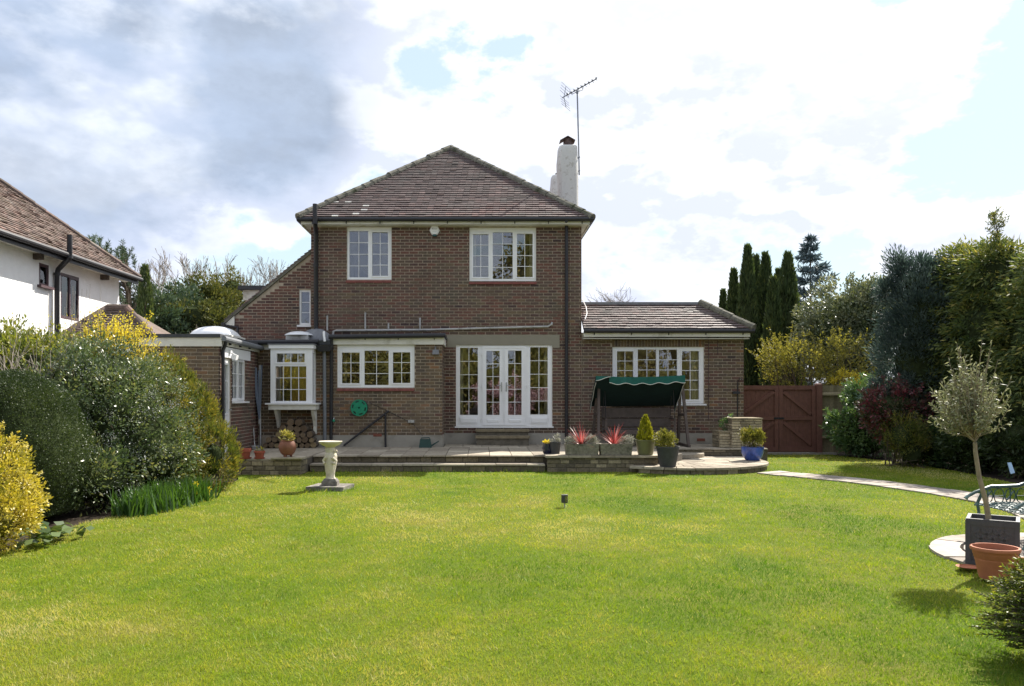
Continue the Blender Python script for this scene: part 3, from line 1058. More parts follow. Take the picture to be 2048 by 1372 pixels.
def add_brick(mb, T, a, b, c, e, tone):
    p = BR.uniform(0.006, 0.012)
    i = len(mb.v)
    q = 0.003
    mb.v += [T(a + q, -p, c + q), T(b - q, -p, c + q), T(b - q, -p, e - q), T(a + q, -p, e - q), T(a, 0.004, c), T(b, 0.004, c), T(b, 0.004, e), T(a, 0.004, e)]
    mb.face((i, i + 1, i + 2, i + 3), tone)
    for k in range(4):
        kk = (k + 1) % 4
        mb.face((i + k, i + kk, i + 4 + kk, i + 4 + k), tone)


def flush_bricks():
    order = sorted(BRICKS, key=lambda b: b[0])
    singles, rest = order[:300], order[300:]
    for dist, T, a, b, c, e, tone, par in singles:
        mb = MB()
        add_brick(mb, T, a, b, c, e, tone)
        mb.build('brick', 'brick', par, origin=T((a + b) / 2, 0, (c + e) / 2))
    by = {}
    for r in rest:
        by.setdefault(r[7].name, []).append(r)
    mb = MB()
    for r in rest:
        add_brick(mb, r[1], *r[2:7])
    o = mb.build('brickwork', 'brick', H)
    o['kind'] = 'stuff'


def zr(p, Y):
    """pixel rect (x0,y0,x1,y1) on plane Y -> (u0,u1,z0,z1)"""
    return (X_(p[0], Y), X_(p[2], Y), Z_(p[3], Y), Z_(p[1], Y))


def add_window(name, T, rect, lights, mats=('upvc', 'glass'), depth=0.03, casement=0.035, bars=0.0135, parent=None, tilt=0.004):
    """rect and lights in wall units (u0,u1,z0,z1); lights: (u0,u1,z0,z1,cols,rows,opening)"""
    parent = parent or H
    mb = MB()
    d0, d1 = depth, depth + 0.07
    slab_holes(mb, T, rect[0], rect[1], rect[2], rect[3], d0, d1, [l[:4] for l in lights])
    for l in lights:
        if l[6]:
            e = casement
            slab_holes(mb, T, l[0] - e, l[1] + e, l[2] - e, l[3] + e, d0 - 0.018, d0 - 0.0005, [l[:4]])
    w = mb.build(name, mats[0], parent)
    for l in lights:
        u0, u1, z0, z1, nc, nr = l[:6]
        cu, cz = (u1 - u0) / nc, (z1 - z0) / nr
        for i in range(nc):
            for j in range(nr):
                a, b, c, e = u0 + i * cu, u0 + (i + 1) * cu, z0 + j * cz, z0 + (j + 1) * cz
                p = MB()
                dj = [d0 + 0.030 + BR.uniform(-tilt, tilt) * 0.5 for _ in range(4)]
                p.hexa([T(a, dj[0], c), T(b, dj[1], c), T(b, dj[1] + 0.004, c), T(a, dj[0] + 0.004, c), T(a, dj[2], e), T(b, dj[2] + dj[1] - dj[0], e), T(b, dj[2] + dj[1] - dj[0] + 0.004, e), T(a, dj[2] + 0.004, e)])
                p.build('pane', mats[1], w, origin=T((a + b) / 2, d0, (c + e) / 2))
        hb = bars / 2
        for i in range(1, nc):
            p = MB()
            slab_holes(p, T, u0 + i * cu - hb, u0 + i * cu + hb, z0, z1, d0 + 0.008, d0 + 0.024, [])
            p.build('glazing_bar', mats[0], w)
        for j in range(1, nr):
            p = MB()
            slab_holes(p, T, u0, u1, z0 + j * cz - hb, z0 + j * cz + hb, d0 + 0.0095, d0 + 0.0225, [])
            p.build('glazing_bar', mats[0], w)
    return w


def curtain(parent, T, u0, u1, z0, z1, d, mat='curtain', wave=0.03):
    mb = MB()
    n = max(4, int((u1 - u0) / 0.03))
    for k in range(n):
        a, b = u0 + (u1 - u0) * k / n, u0 + (u1 - u0) * (k + 1) / n
        da, db = d + wave * math.sin(k * 1.3), d + wave * math.sin((k + 1) * 1.3)
        mb.poly([T(a, da, z0), T(b, db, z0), T(b, db, z1), T(a, da, z1)])
    return mb.build('curtain', mat, parent)


# ---- wall bodies
TM, TK, TG = TY(YM), TY(YK), TY(YG)
XL, XR = X_(622, YM), X_(1163, YM)         # main block
XE = X_(1487, YM)                          # right extension end
EAVE_W = 5.84
w1 = zr((694, 454, 783, 559), YM)
w2 = zr((939, 455, 1072, 562), YM)
door = zr((912, 690, 1104.5, 852.7), YM)
w4 = zr((1225, 694, 1408, 808), YM)
lint = zr((894.5, 670, 1119, 689.9), YM)
holes_main = [w1, w2, door]
mb = MB()
slab_holes(mb, TM, XL, XR, 0.0, EAVE_W, 0.0, 0.25, holes_main)
mb.box(XL, XL + 0.25, YM + 0.25, 29, 0, EAVE_W)
mb.box(XR - 0.25, XR, YM + 0.25, 29, 0, EAVE_W)
mb.box(XL + 0.25, XR - 0.25, 28.75, 29, 0, EAVE_W)
W_MAIN = mb.build('main_wall', 'mortar', H)
mb = MB()
EXT_TOP = 3.1
slab_holes(mb, TM, XR + 0.002, XE, 0.0, EXT_TOP, 0.001, 0.25, [w4])
mb.box(XE - 0.25, XE, YM + 0.25, 25, 0, EXT_TOP)
mb.box(XR, XE - 0.25, 24.75, 25, 0, EXT_TOP)
W_EXT = mb.build('extension_wall', 'mortar', H)
# kitchen
w3 = zr((674.5, 689.5, 829, 775), YK)
bayr = zr((547, 700, 630, 804), YK)
XK0, XK1 = X_(508, YK), X_(884, YK)
KTOP = 2.73
mb = MB()
slab_holes(mb, TK, XK0, XK1, 0.0, KTOP, 0.0, 0.22, [w3, bayr])
mb.box(XK1 - 0.22, XK1, YK + 0.22, YM - 0.002, 0, KTOP)
W_KIT = mb.build('kitchen_wall', 'mortar', H)
# left gable (catslide)
XG0, XG1 = X_(470, YG), XL - 0.001
gz = lambda u: 3.42 + (u - X_(455, YG)) * (5.22 - 3.42) / (XL - X_(455, YG))
w5 = zr((598.5, 580, 621, 650), YG)
mb = MB()
prof = [(XG0, 0), (XG1, 0), (XG1, gz(XG1)), (XG0, gz(XG0))]
i = 0
gu = [XG0, w5[0], w5[1], XG1]
for a, b in ((XG0, w5[0]), (w5[1], XG1)):
    mb.hexa([(a, YG, 0), (b, YG, 0), (b, YG + 0.22, 0), (a, YG + 0.22, 0), (a, YG, gz(a)), (b, YG, gz(b)), (b, YG + 0.22, gz(b)), (a, YG + 0.22, gz(a))])
a, b = w5[0], w5[1]
mb.box(a, b, YG, YG + 0.22, 0, w5[2])
mb.hexa([(a, YG, w5[3]), (b, YG, w5[3]), (b, YG + 0.22, w5[3]), (a, YG + 0.22, w5[3]), (a, YG, gz(a)), (b, YG, gz(b)), (b, YG + 0.22, gz(b)), (a, YG + 0.22, gz(a))])
mb.box(XG0, XG0 + 0.22, YG + 0.22, 27, 0, gz(XG0))
W_GAB = mb.build('gable_wall', 'mortar', H)
# utility wing on the left
XO1 = X_(437, YO)
XO0 = -7.05
OTOP = 2.52
TS = TX(XO1)
YF = YK
s_of = lambda px: F * (-XO1) / (CX - px)         # depth on the side wall seen at pixel column px
dY0, dY1, wY0, wY1 = 16.33, s_of(461), s_of(463.5), s_of(490)
d_z0, d_z1 = 0.34, Z_(717, 16.6)
sdoor = (dY0, dY1, d_z0, d_z1)
swin = (wY0, wY1, Z_(803, 17.4), Z_(717, 17.0))
mb = MB()
slab_holes(mb, TY(YO), XO0, XO1, 0.0, OTOP, 0.0, 0.22, [])
slab_holes(mb, TS, YO + 0.221, YK + 1.4, 0.0, OTOP, 0.0, 0.22, [sdoor, swin])
mb.box(XO0, XO0 + 0.22, YO + 0.22, 21, 0, OTOP)
W_OUT = mb.build('utility_wall', 'mortar', H)

# ---- bricks
PL_M, PL_K = 0.575, 0.58
brick_wall(TM, XL, XR, PL_M, EAVE_W - 0.06, holes_main + [lint], W_MAIN, 3.0, 0.36, 0.17)
sold = (w4[0] - 0.01, w4[1] + 0.01, w4[3], w4[3] + 0.225)
brick_wall(TM, XR + 0.01, XE, PL_M, EXT_TOP - 0.16, [w4, sold], W_EXT, 2.5, 0.5, 0.2, phase=0.06)
brick_wall(TK, XK0 + 0.01, XK1, PL_K, KTOP, [w3, bayr], W_KIT, 1.0, 0.66, 0.15)
brick_wall(TX(XK1), YK, YM, PL_K, KTOP, [], W_KIT, 2.0, 0.6, 0.15)
brick_wall(TG, XG0, XG1, 2.6, 5.3, [w5], W_GAB, 4.0, 0.24, 0.13, top=lambda u: gz(u) - 0.02)
brick_wall(TY(YO), XO0, XO1, 0.3, OTOP, [], W_OUT, 1.1, 0.72, 0.15)
brick_wall(TS, YO, YK, 0.3, OTOP, [sdoor, swin], W_OUT, 1.05, 0.30, 0.16)
brick_wall(TX(XE), YM, 24.9, PL_M, EXT_TOP - 0.16, [], W_EXT, 5, 0.5, 0.2)
# soldier course over the right window
u = sold[0]
while u < sold[1] - 0.03:
    mbb = MB()
    add_brick(mbb, TM, u, u + 0.065, sold[2] + 0.008, sold[3] - 0.006, min(1, max(0, BR.gauss(0.6, 0.15))))
    mbb.build('soldier_brick', 'brick', W_EXT, origin=TM(u, 0, sold[2]))
    u += 0.0752
flush_bricks()

# plinths, lintel
mb = MB()
mb.box(XL, XR, YM - 0.03, YM - 0.002, PATIO - 0.02, PL_M)
mb.box(XR + 0.002, XE + 0.02, YM - 0.027, YM - 0.002, PATIO - 0.02, PL_M - 0.004)
mb.build('plinth', 'render_grey', H)
mb = MB()
mb.box(XK0 + 1.25, XK1 + 0.018, YK - 0.025, YK - 0.002, PATIO - 0.02, PL_K)
mb.box(XK1 + 0.001, XK1 + 0.018, YK - 0.002, YM - 0.03, PATIO - 0.02, PL_K)
mb.build('plinth', 'render_grey', H)
mb = MB()
mb.box(lint[0], lint[1], YM - 0.014, YM - 0.001, lint[2] + 0.002, lint[3])
mb.box(lint[0], door[0] - 0.002, YM - 0.0135, YM - 0.001, lint[2] - 0.06, lint[2] + 0.002)
mb.box(door[1] + 0.002, lint[1], YM - 0.0135, YM - 0.001, lint[2] - 0.07, lint[2] + 0.002)
mb.build('lintel', 'lintel', H)


# ---- windows
def zl(Y, x0, y0, x1, y1, c, r, op):
    return (*zr((x0, y0, x1, y1), Y), c, r, op)


W1 = add_window('window', TM, w1, [zl(YM, 698.5, 461.5, 736, 554.5, 2, 4, False), zl(YM, 744, 464, 776, 551.5, 2, 4, True)])
W2 = add_window('window', TM, w2, [zl(YM, 946, 468, 977, 554, 2, 4, True), zl(YM, 985.5, 464, 1025.5, 557.5, 2, 4, False), zl(YM, 1034, 467, 1065.5, 554, 2, 4, True)])
W3 = add_window('window', TK, w3, [zl(YK, 683.5, 705, 719, 766.5, 2, 3, True), zl(YK, 728.5, 701, 777, 770, 2, 3, False), zl(YK, 785.5, 704.5, 820.5, 766, 2, 3, True)])
W4 = add_window('window', TM, w4, [zl(YM, 1234, 702.5, 1267, 799, 2, 5, True), zl(YM, 1276, 699, 1313, 801, 2, 5, False), zl(YM, 1318.5, 699, 1355, 801, 2, 5, False), zl(YM, 1364, 702, 1398.5, 799, 2, 5, True)])
W5 = add_window('window', TG, w5, [zl(YG, 602, 583.5, 618.5, 646, 1, 3, False)])
DW = door
FD = add_window('french_door', TM, DW, [zl(YM, 920, 695.5, 955.7, 830, 2, 5, False), zl(YM, 972.7, 701.8, 999.2, 830, 2, 5, True), zl(YM, 1016.3, 701, 1043.3, 830, 2, 5, True), zl(YM, 1060.6, 694.4, 1095.6, 829, 2, 5, False)], casement=0.075)
# door leaf outlines, kick panels, handles, hinges
for x0, x1 in ((964.8, 1007.6), (1008.4, 1052)):
    a, b = X_(x0, YM), X_(x1, YM)
    z0, z1 = Z_(850, YM), Z_(692.5, YM)
    mb = MB()
    gx0, gx1 = (X_(972.7, YM), X_(999.2, YM)) if x0 < 1000 else (X_(1016.3, YM), X_(1043.3, YM))
    slab_holes(mb, TM, a, b, z0, z1, 0.0, 0.029, [(gx0 - 0.0749, gx1 + 0.0749, Z_(836, YM), Z_(696, YM))])
    mb.build('leaf_frame', 'upvc', FD)
for x0, x1, y0, y1 in ((920, 955.7, 834.5, 847), (972.7, 999.2, 837, 846), (1016.3, 1043.3, 837, 846), (1060.6, 1095.6, 834, 847)):
    a, b, c, e = zr((x0, y0, x1, y1), YM)
    mb = MB()
    mb.hexa([(a, YM - 0.001, c), (b, YM - 0.001, c), (b, YM + 0.028, c), (a, YM + 0.028, c), (a, YM - 0.001, e), (b, YM - 0.001, e), (b, YM + 0.028, e), (a, YM + 0.028, e)])
    mb.hexa([(a + 0.03, YM - 0.011, c + 0.03), (b - 0.03, YM - 0.011, c + 0.03), (b - 0.015, YM - 0.0015, c + 0.015), (a + 0.015, YM - 0.0015, c + 0.015), (a + 0.03, YM - 0.011, e - 0.03), (b - 0.03, YM - 0.011, e - 0.03), (b - 0.015, YM - 0.0015, e - 0.015), (a + 0.015, YM - 0.0015, e - 0.015)])
    mb.build('kick_panel', 'upvc', FD)
for x, s_ in ((1003, -1), (1012.8, 1)):
    a = X_(x, YM)
    mb = MB()
    mb.box(a - 0.014, a + 0.014, YM - 0.012, YM - 0.0015, Z_(783, YM), Z_(764.5, YM))
    mb.tube([(a, YM - 0.01, Z_(770.5, YM)), (a, YM - 0.05, Z_(770.5, YM)), (a + s_ * 0.11, YM - 0.055, Z_(770.8, YM))], 0.009, 6)
    mb.build('handle', 'steel', FD)
for x in (963.5, 1052.5):
    for y in (707, 773, 840):
        mb = MB()
        mb.tube([(X_(x, YM), YM - 0.008, Z_(y + 3.5, YM)), (X_(x, YM), YM - 0.008, Z_(y - 3.5, YM))], 0.011, 8)
        mb.build('hinge', 'upvc', FD)
mb = MB()
mb.box(door[0] - 0.03, door[1] + 0.03, YM - 0.05, YM + 0.028, door[2] - 0.035, door[2] - 0.001)
mb.build('threshold', 'upvc', FD)
# casement inner details: opening vents' handles are out of sight; sills
for W, r, Y, x0, x1 in ((W1, w1, YM, 692, 783), (W2, w2, YM, 938, 1073), (W3, w3, YK, 674, 829)):
    mb = MB()
    n = max(6, int((x1 - x0) / 12))
    for k in range(n):
        a, b = X_(x0 + (x1 - x0) * k / n, Y), X_(x0 + (x1 - x0) * (k + 1) / n, Y)
        mb.hexa([(a + 0.002, Y - 0.045, r[2] - 0.085), (b - 0.002, Y - 0.045, r[2] - 0.085), (b - 0.002, Y + 0.03, r[2] - 0.06), (a + 0.002, Y + 0.03, r[2] - 0.06), (a + 0.002, Y - 0.045, r[2] - 0.045), (b - 0.002, Y - 0.045, r[2] - 0.045), (b - 0.002, Y + 0.03, r[2] - 0.002), (a + 0.002, Y + 0.03, r[2] - 0.002)])
    mb.build('sill', 'sill_red', W)
mb = MB()
mb.box(w4[0] - 0.02, w4[1] + 0.05, YM - 0.06, YM + 0.03, w4[2] - 0.035, w4[2] - 0.001)
mb.build('sill', 'upvc', W4)
mb = MB()
mb.box(w5[0] - 0.05, w5[1] + 0.03, YG - 0.05, YG + 0.03, w5[2] - 0.05, w5[2] - 0.001)
mb.build('sill', 'upvc', W5)
curtain(FD, TM, X_(914, YM), X_(926, YM), PATIO + .2, door[3], 0.30)
curtain(FD, TM, X_(1090, YM), X_(1104, YM), PATIO + .2, door[3], 0.30)
curtain(W4, TM, X_(1228, YM), X_(1245, YM), w4[2] - .3, w4[3], 0.30)
curtain(W4, TM, X_(1388, YM), X_(1407, YM), w4[2] - .3, w4[3], 0.30)
curtain(W2, TM, X_(941, YM), X_(952, YM), w2[2] - .1, w2[3], 0.30)
curtain(W2, TM, X_(1060, YM), X_(1071, YM), w2[2] - .1, w2[3], 0.30)

# ---- bay window (box bay on brackets)
YB = YK - 0.42
bx0, bx1 = X_(541, YB), X_(624.5, YB)
bz0, bz1 = Z_(806, YB), Z_(697, YB)
TB = TY(YB)
BAY = add_window('bay_window', TB, (bx0, bx1, bz0, bz1), [zl(YB, 553.5, 707, 609.5, 724.5, 4, 1, True), zl(YB, 551, 732.5, 612.5, 802, 4, 3, False)], depth=0.0)
for X0, dd in ((bx1, 1), (bx0, -1)):
    Ts = (lambda u, d, z, X0=X0, dd=dd: (X0 - dd * d, u, z))
    add_window('bay_side', Ts, (YB + 0.071, YK, bz0, bz1), [(YB + 0.13, YK - 0.08, bz0 + 0.07, bz1 - 0.09, 1, 3, False)], depth=0.001)
mb = MB()
mb.box(bx0 - 0.03, bx1 + 0.04, YB - 0.05, YK - 0.013, bz1 + 0.001, Z_(695, YB) + 0.06)
mb.build('bay_cornice', 'upvc', H)
mb = MB()
mb.box(bx0 - 0.05, bx1 + 0.06, YB - 0.07, YK - 0.013, Z_(695, YB) + 0.062, Z_(695, YB) + 0.085)
mb.build('bay_roof', 'lead', H)
mb = MB()
mb.box(X_(532, YB), X_(636, YB), YB - 0.09, YK - 0.013, bz0 - 0.035, bz0 - 0.001)
mb.build('bay_sill', 'upvc', H)
mb = MB()
mb.box(X_(537.5, YB), X_(632, YB), YB - 0.04, YK - 0.013, bz0 - 0.155, bz0 - 0.037)
mb.build('bay_apron', 'white_board', H)
for px in (550, 624):
    x = X_(px, YB)
    mb = MB()
    zt, zb = bz0 - 0.157, Z_(868 if px > 600 else 856, YK)
    pts = [(YK - 0.014, zb), (YK - 0.014, zt), (YB + 0.03, zt), (YB + 0.10, zt - 0.10), (YK - 0.17, zt - 0.27), (YK - 0.11, zt - 0.40), (YK - 0.09, zb)]
    n = len(pts)
    i = len(mb.v)
    for s_ in (-0.035, 0.035):
        mb.v += [(x + s_, p[0], p[1]) for p in pts]
    mb.face(tuple(range(n)))
    mb.face(tuple(range(2 * n - 1, n - 1, -1)))
    for k in range(n):
        kk = (k + 1) % n
        mb.face((k, kk, n + kk, n + k))
    mb.build('bracket', 'white_board', H)
curtain(BAY, TB, X_(551, YB), X_(560, YB), bz0, bz1, 0.14)
curtain(BAY, TB, X_(582, YB), X_(614, YB), bz0, Z_(728, YB), 0.11, 'gold_reflection', 0.012)  # gold sheet, not a curtain: paints a yellow shrub's reflection in the bay
curtain(W3, TK, X_(684, YK), X_(690, YK), w3[2], w3[3], 0.3)

# ---- side door and window of the utility wing
SW = add_window('window', TS, swin, [(swin[0] + 0.07, (swin[0] + swin[1]) / 2 - 0.025, swin[2] + 0.07, swin[3] - 0.05, 2, 3, False), ((swin[0] + swin[1]) / 2 + 0.025, swin[1] - 0.07, swin[2] + 0.07, swin[3] - 0.05, 2, 3, True)], depth=0.02)
mb = MB()
mb.box(XO1 + 0.001, XO1 + 0.07, swin[0] - 0.02, swin[1] + 0.12, swin[2] - 0.035, swin[2] - 0.001)
mb.build('sill', 'upvc', SW)
SDR = add_window('side_door', TS, sdoor, [(dY0 + 0.14, dY1 - 0.14, 1.15, d_z1 - 0.13, 2, 3, True)], depth=0.02)
mb = MB()
mb.box(XO1 - 0.019, XO1 - 0.005, dY0 + 0.14, dY1 - 0.14, d_z0 + 0.12, 1.02)
mb.build('kick_panel', 'upvc', SDR)
mb = MB()
mb.tube([(XO1 - 0.01, dY1 - 0.07, 1.22), (XO1 + 0.045, dY1 - 0.07, 1.22), (XO1 + 0.05, dY1 - 0.18, 1.22)], 0.011, 6)
mb.build('handle', 'steel', SDR)
mb = MB()
mb.box(XO1 + 0.003, XO1 + 0.022, dY0 - 0.1, wY1 + 0.35, max(d_z1, swin[3]) + 0.001, OTOP)
mb.build('door_header', 'upvc', H)

# ---- flat roofs, fascias, gutters
KR = Z_(667, YK - 0.1)
mb = MB()
fz0, fz1 = Z_(689, YK - 0.06), Z_(674, YK - 0.06)
mb.box(X_(664, YK), X_(884, YK) + 0.03, YK - 0.06, YK - 0.014, fz0, fz1)
mb.box(XK1 + 0.014, XK1 + 0.05, YK - 0.0135, YM - 0.02, fz0 + 0.002, fz1)
mb.build('fascia', 'white_board', H)
mb = MB()
mb.box(X_(664, YK), XK1 + 0.08, YK - 0.10, YM - 0.015, fz1 + 0.001, KR - 0.02)
mb.build('kitchen_roof', 'felt', H)
mb = MB()
mb.tube([(X_(664, YK) - 0.05, YK - 0.13, fz1 - 0.0), (XK1 + 0.09, YK - 0.13, fz1 + 0.035)], 0.055, 10)
mb.build('gutter', 'black_plastic', H)
for px in (731, 797, 869):
    mb = MB()
    mb.box(X_(px, YK) - 0.01, X_(px, YK) + 0.01, YK - 0.075, YK - 0.061, fz1 - 0.07, fz1 - 0.03)
    mb.build('gutter_bracket', 'black_plastic', H)
BRZ = Z_(681, YK - 0.1)
mb = MB()
mb.box(X_(470, YK), X_(664, YK) - 0.002, YK - 0.12, YG - 0.02, BRZ - 0.10, BRZ)
mb.build('bay_flat_roof', 'felt', H)
mb = MB()
mb.tube([(X_(490, YK), YK - 0.17, BRZ - 0.05), (X_(640, YK), YK - 0.17, BRZ - 0.03)], 0.055, 10)
mb.build('gutter', 'black_plastic', H)
mb = MB()
mb.box(X_(512, YK), X_(540, YK), YK - 0.05, YK - 0.013, BRZ - 0.21, BRZ - 0.102)
mb.box(X_(640, YK), X_(663, YK), YK - 0.045, YK - 0.013, BRZ - 0.16, BRZ - 0.05)
mb.build('fascia', 'white_board', H)
# utility wing roof
OR = Z_(667.5, YO - 0.1)
mb = MB()
oz0, oz1 = Z_(692.5, YO - 0.05), Z_(675, YO - 0.05)
mb.box(XO0, XO1 + 0.08, YO - 0.05, YO - 0.014, oz0, oz1)
mb.build('fascia', 'white_board', H)
mb = MB()
mb.box(XO1 + 0.023, XO1 + 0.05, YO - 0.0135, YK - 0.02, oz0 + 0.03, oz1 - 0.02)
mb.build('fascia', 'white_board', H)
mb = MB()
mb.box(XO0, XO1 + 0.06, YO - 0.08, YK - 0.13, oz1 + 0.001, OR)
mb.box(XO0, XO1 + 0.06, YK - 0.13, 21.0, oz1 + 0.003, OR - 0.02)
mb.build('utility_roof', 'felt', H)
mb = MB()
mb.tube([(XO1 + 0.12, YO - 0.05, oz1 - 0.02), (XO1 + 0.12, YK - 0.08, oz1 - 0.05)], 0.058, 10)
mb.build('gutter', 'grey_pipe', H)
for yy in (16.6, 17.3, 18.0):
    mb = MB()
    mb.box(XO1 + 0.051, XO1 + 0.10, yy, yy + 0.03, oz1 - 0.12, oz1 - 0.05)
    mb.build('gutter_bracket', 'black_plastic', H)
mb = MB()
mb.tube([(XO1 + 0.11, YO + 0.10, oz1 - 0.05), (XO1 + 0.11, YO + 0.10, oz1 - 0.12), (XO1 + 0.06, YO + 0.10, oz1 - 0.24), (XO1 + 0.06, YO + 0.10, PATIO)], 0.036, 10)
mb.build('downpipe', 'black_plastic', H)
# white plastic skylight dome on the utility roof
mb = MB()
dc = (X_(432, 17.6), 17.6)
prof_ = [(1.0, 0.0), (0.97, 0.03), (0.85, 0.11), (0.66, 0.18), (0.42, 0.225), (0.2, 0.245), (0.0, 0.25)]
i0 = len(mb.v)
nn = 32
for r, z in prof_:
    for j in range(nn):
        a = 2 * math.pi * j / nn
        c_, s_ = math.cos(a), math.sin(a)
        q = 1 / max(abs(c_), abs(s_)) ** 0.6
        mb.v.append((dc[0] + 0.50 * r * q * c_, dc[1] + 0.50 * r * q * s_, OR + 0.06 + z * 0.9))
for k in range(len(prof_) - 1):
    for j in range(nn):
        a, b = i0 + k * nn + j, i0 + k * nn + (j + 1) % nn
        mb.face((a, b, b + nn, a + nn))
mb.build('skylight_dome', 'sky_dome_plastic', H, smooth=True)
mb = MB()
mb.box(dc[0] - 0.5, dc[0] + 0.5, dc[1] - 0.5, dc[1] + 0.5, OR, OR + 0.062)
mb.build('skylight_kerb', 'white_board', H)
# louvred roof vent with domed cap, grey mound under the soil pipe
vx, vy = X_(604, 19.6), 19.6
mb = MB()
mb.box(vx - 0.34, vx + 0.2, vy - 0.25, vy + 0.25, BRZ, BRZ + 0.17)
for k in range(3):
    mb.box(vx - 0.22, vx - 0.02, vy - 0.262, vy - 0.251, BRZ + 0.035 + k * 0.045, BRZ + 0.06 + k * 0.045)
mb.build('roof_vent', 'pale_pipe', H)
mb = MB()
mb.lathe([(0.36, 0), (0.33, 0.03), (0.22, 0.08), (0.1, 0.10), (0.0, 0.105)], (vx - 0.07, vy, BRZ + 0.172), 20)
mb.build('vent_cap', 'sky_dome_plastic', H, smooth=True)
mb = MB()
lump(mb, (X_(632, 19.75), 19.75, BRZ + 0.05), (0.42, 0.25, 0.30), 14, 0.05, seed=4)
mb.build('flashing', 'lead', H, smooth=True)


# ---- pipes on the walls
def pipe(name, pts, r, mat, n=10):
    m2 = MB()
    m2.tube(pts, r, n)
    return m2.build(name, mat, H, smooth=True)


def collar(par, p, r, mat):
    m2 = MB()
    m2.lathe([(r, -0.03), (r, 0.03)], p, 12, cap0=True, cap1=True)
    m2.build('collar', mat, par)


xs = X_(631, YM - 0.1)
SP = pipe('soil_pipe', [(X_(630, 19.62), 19.62, Z_(408, 19.62)), (X_(630, 19.62), 19.62, Z_(446, 19.62)), (X_(632, 19.9), 19.90, Z_(462, 19.9)), (X_(632, 19.98), 19.98, Z_(472, 19.98)), (X_(632, 19.98), 19.98, BRZ + 0.2)], 0.057, 'black_plastic', 12)
for y in (446, 530, 600):
    collar(SP, (X_(631.5, 19.98) if y > 450 else X_(630, 19.62), 19.98 if y > 450 else 19.62, Z_(y, 19.98 if y > 450 else 19.62)), 0.066, 'black_plastic')
DP = pipe('downpipe', [(X_(1133, YM - 0.4), YM - 0.38, Z_(440, YM - 0.4)), (X_(1133, YM - 0.06), YM - 0.065, Z_(452, YM)), (X_(1133, YM - 0.06), YM - 0.065, PATIO)], 0.040, 'black_plastic')
for y in (520, 600, 680, 760, 830):
    collar(DP, (X_(1133, YM - 0.06), YM - 0.065, Z_(y, YM)), 0.048, 'black_plastic')
pipe('downpipe', [(X_(649, YK - 0.06), YK - 0.075, Z_(699, YK)), (X_(650, YK - 0.06), YK - 0.075, PATIO)], 0.042, 'grey_pipe')
pipe('downpipe', [(X_(664, YK - 0.06), YK - 0.12, fz1 - 0.04), (X_(663, YK - 0.06), YK - 0.065, fz1 - 0.28), (X_(662, YK - 0.06), YK - 0.065, PATIO)], 0.038, 'black_plastic')
mb = MB()
mb.hexa([(X_(640, YK), YK - 0.20, BRZ - 0.26), (X_(663, YK), YK - 0.20, BRZ - 0.26), (X_(663, YK), YK - 0.02, BRZ - 0.26), (X_(640, YK), YK - 0.02, BRZ - 0.26), (X_(634, YK), YK - 0.22, BRZ - 0.12), (X_(668, YK), YK - 0.22, BRZ - 0.12), (X_(668, YK), YK - 0.02, BRZ - 0.12), (X_(634, YK), YK - 0.02, BRZ - 0.12)])
mb.build('rain_hopper', 'black_plastic', H)
wp = YM - 0.06
pipe('waste_pipe', [(X_(666, wp), wp, Z_(672, wp)), (X_(667, wp), wp, Z_(663, wp)), (X_(672, wp), wp, Z_(661, wp)), (X_(860, wp), wp, Z_(659.5, wp)), (X_(945, wp), wp, Z_(657, wp)), (X_(1096, wp), wp, Z_(653, wp)), (X_(1104, wp), wp, Z_(648, wp)), (X_(1104, wp), wp + 0.06, Z_(645, wp))], 0.026, 'pale_pipe')
for px, top in ((654.5, 632), (730.5, 626), (777, 647), (840, 636)):
    pipe('vent_stub', [(X_(px, wp), wp, Z_(661, wp)), (X_(px, wp), wp, Z_(top, wp)), (X_(px, wp), wp + 0.06, Z_(top, wp))], 0.022, 'pale_pipe')
pipe('overflow_pipe', [(X_(650.5, YK), YK - 0.16, Z_(664, YK)), (X_(651, YK), YK - 0.19, Z_(672, YK)), (X_(653, YK), YK - 0.20, Z_(684, YK))], 0.028, 'upvc')
wk = YK - 0.05
pipe('waste_pipe', [(X_(778, wk), wk, Z_(822, wk)), (X_(771, wk), wk, Z_(827, wk)), (X_(688, wk), wk - 0.06, Z_(891, wk))], 0.024, 'black_plastic')
pipe('waste_pipe', [(X_(771, wk), wk - 0.005, Z_(824, wk)), (X_(771, wk), wk - 0.005, PATIO)], 0.022, 'black_plastic')
pipe('cable', [(X_(740, wk), YK - 0.018, Z_(806, wk)), (X_(775, wk), YK - 0.018, Z_(822, wk)), (X_(815, wk), YK - 0.018, Z_(842, wk))], 0.006, 'black_plastic', 6)
for px in (1417, 1435):
    pipe('cable', [(X_(px, YM), YM - 0.018, Z_(668, YM)), (X_(px, YM), YM - 0.018, Z_(710 if px > 1420 else 840, YM))], 0.007, 'window_brown', 6)
for px, py, Y in ((755, 870, YK - 0.027), (1402, 879.5, YM - 0.03), (1394, 879.5, YM - 0.03)):
    mb = MB()
    a = X_(px, Y)
    z = Z_(py, Y)
    mb.box(a - 0.1, a + 0.1, Y - 0.008, Y + 0.004, z - 0.035, z + 0.035)
    for k in range(3):
        mb.box(a - 0.09, a + 0.09, Y - 0.0135, Y - 0.0085, z - 0.024 + k * 0.019, z - 0.014 + k * 0.019)
    mb.build('air_brick', 'airbrick', H)
    if py > 875:
        break
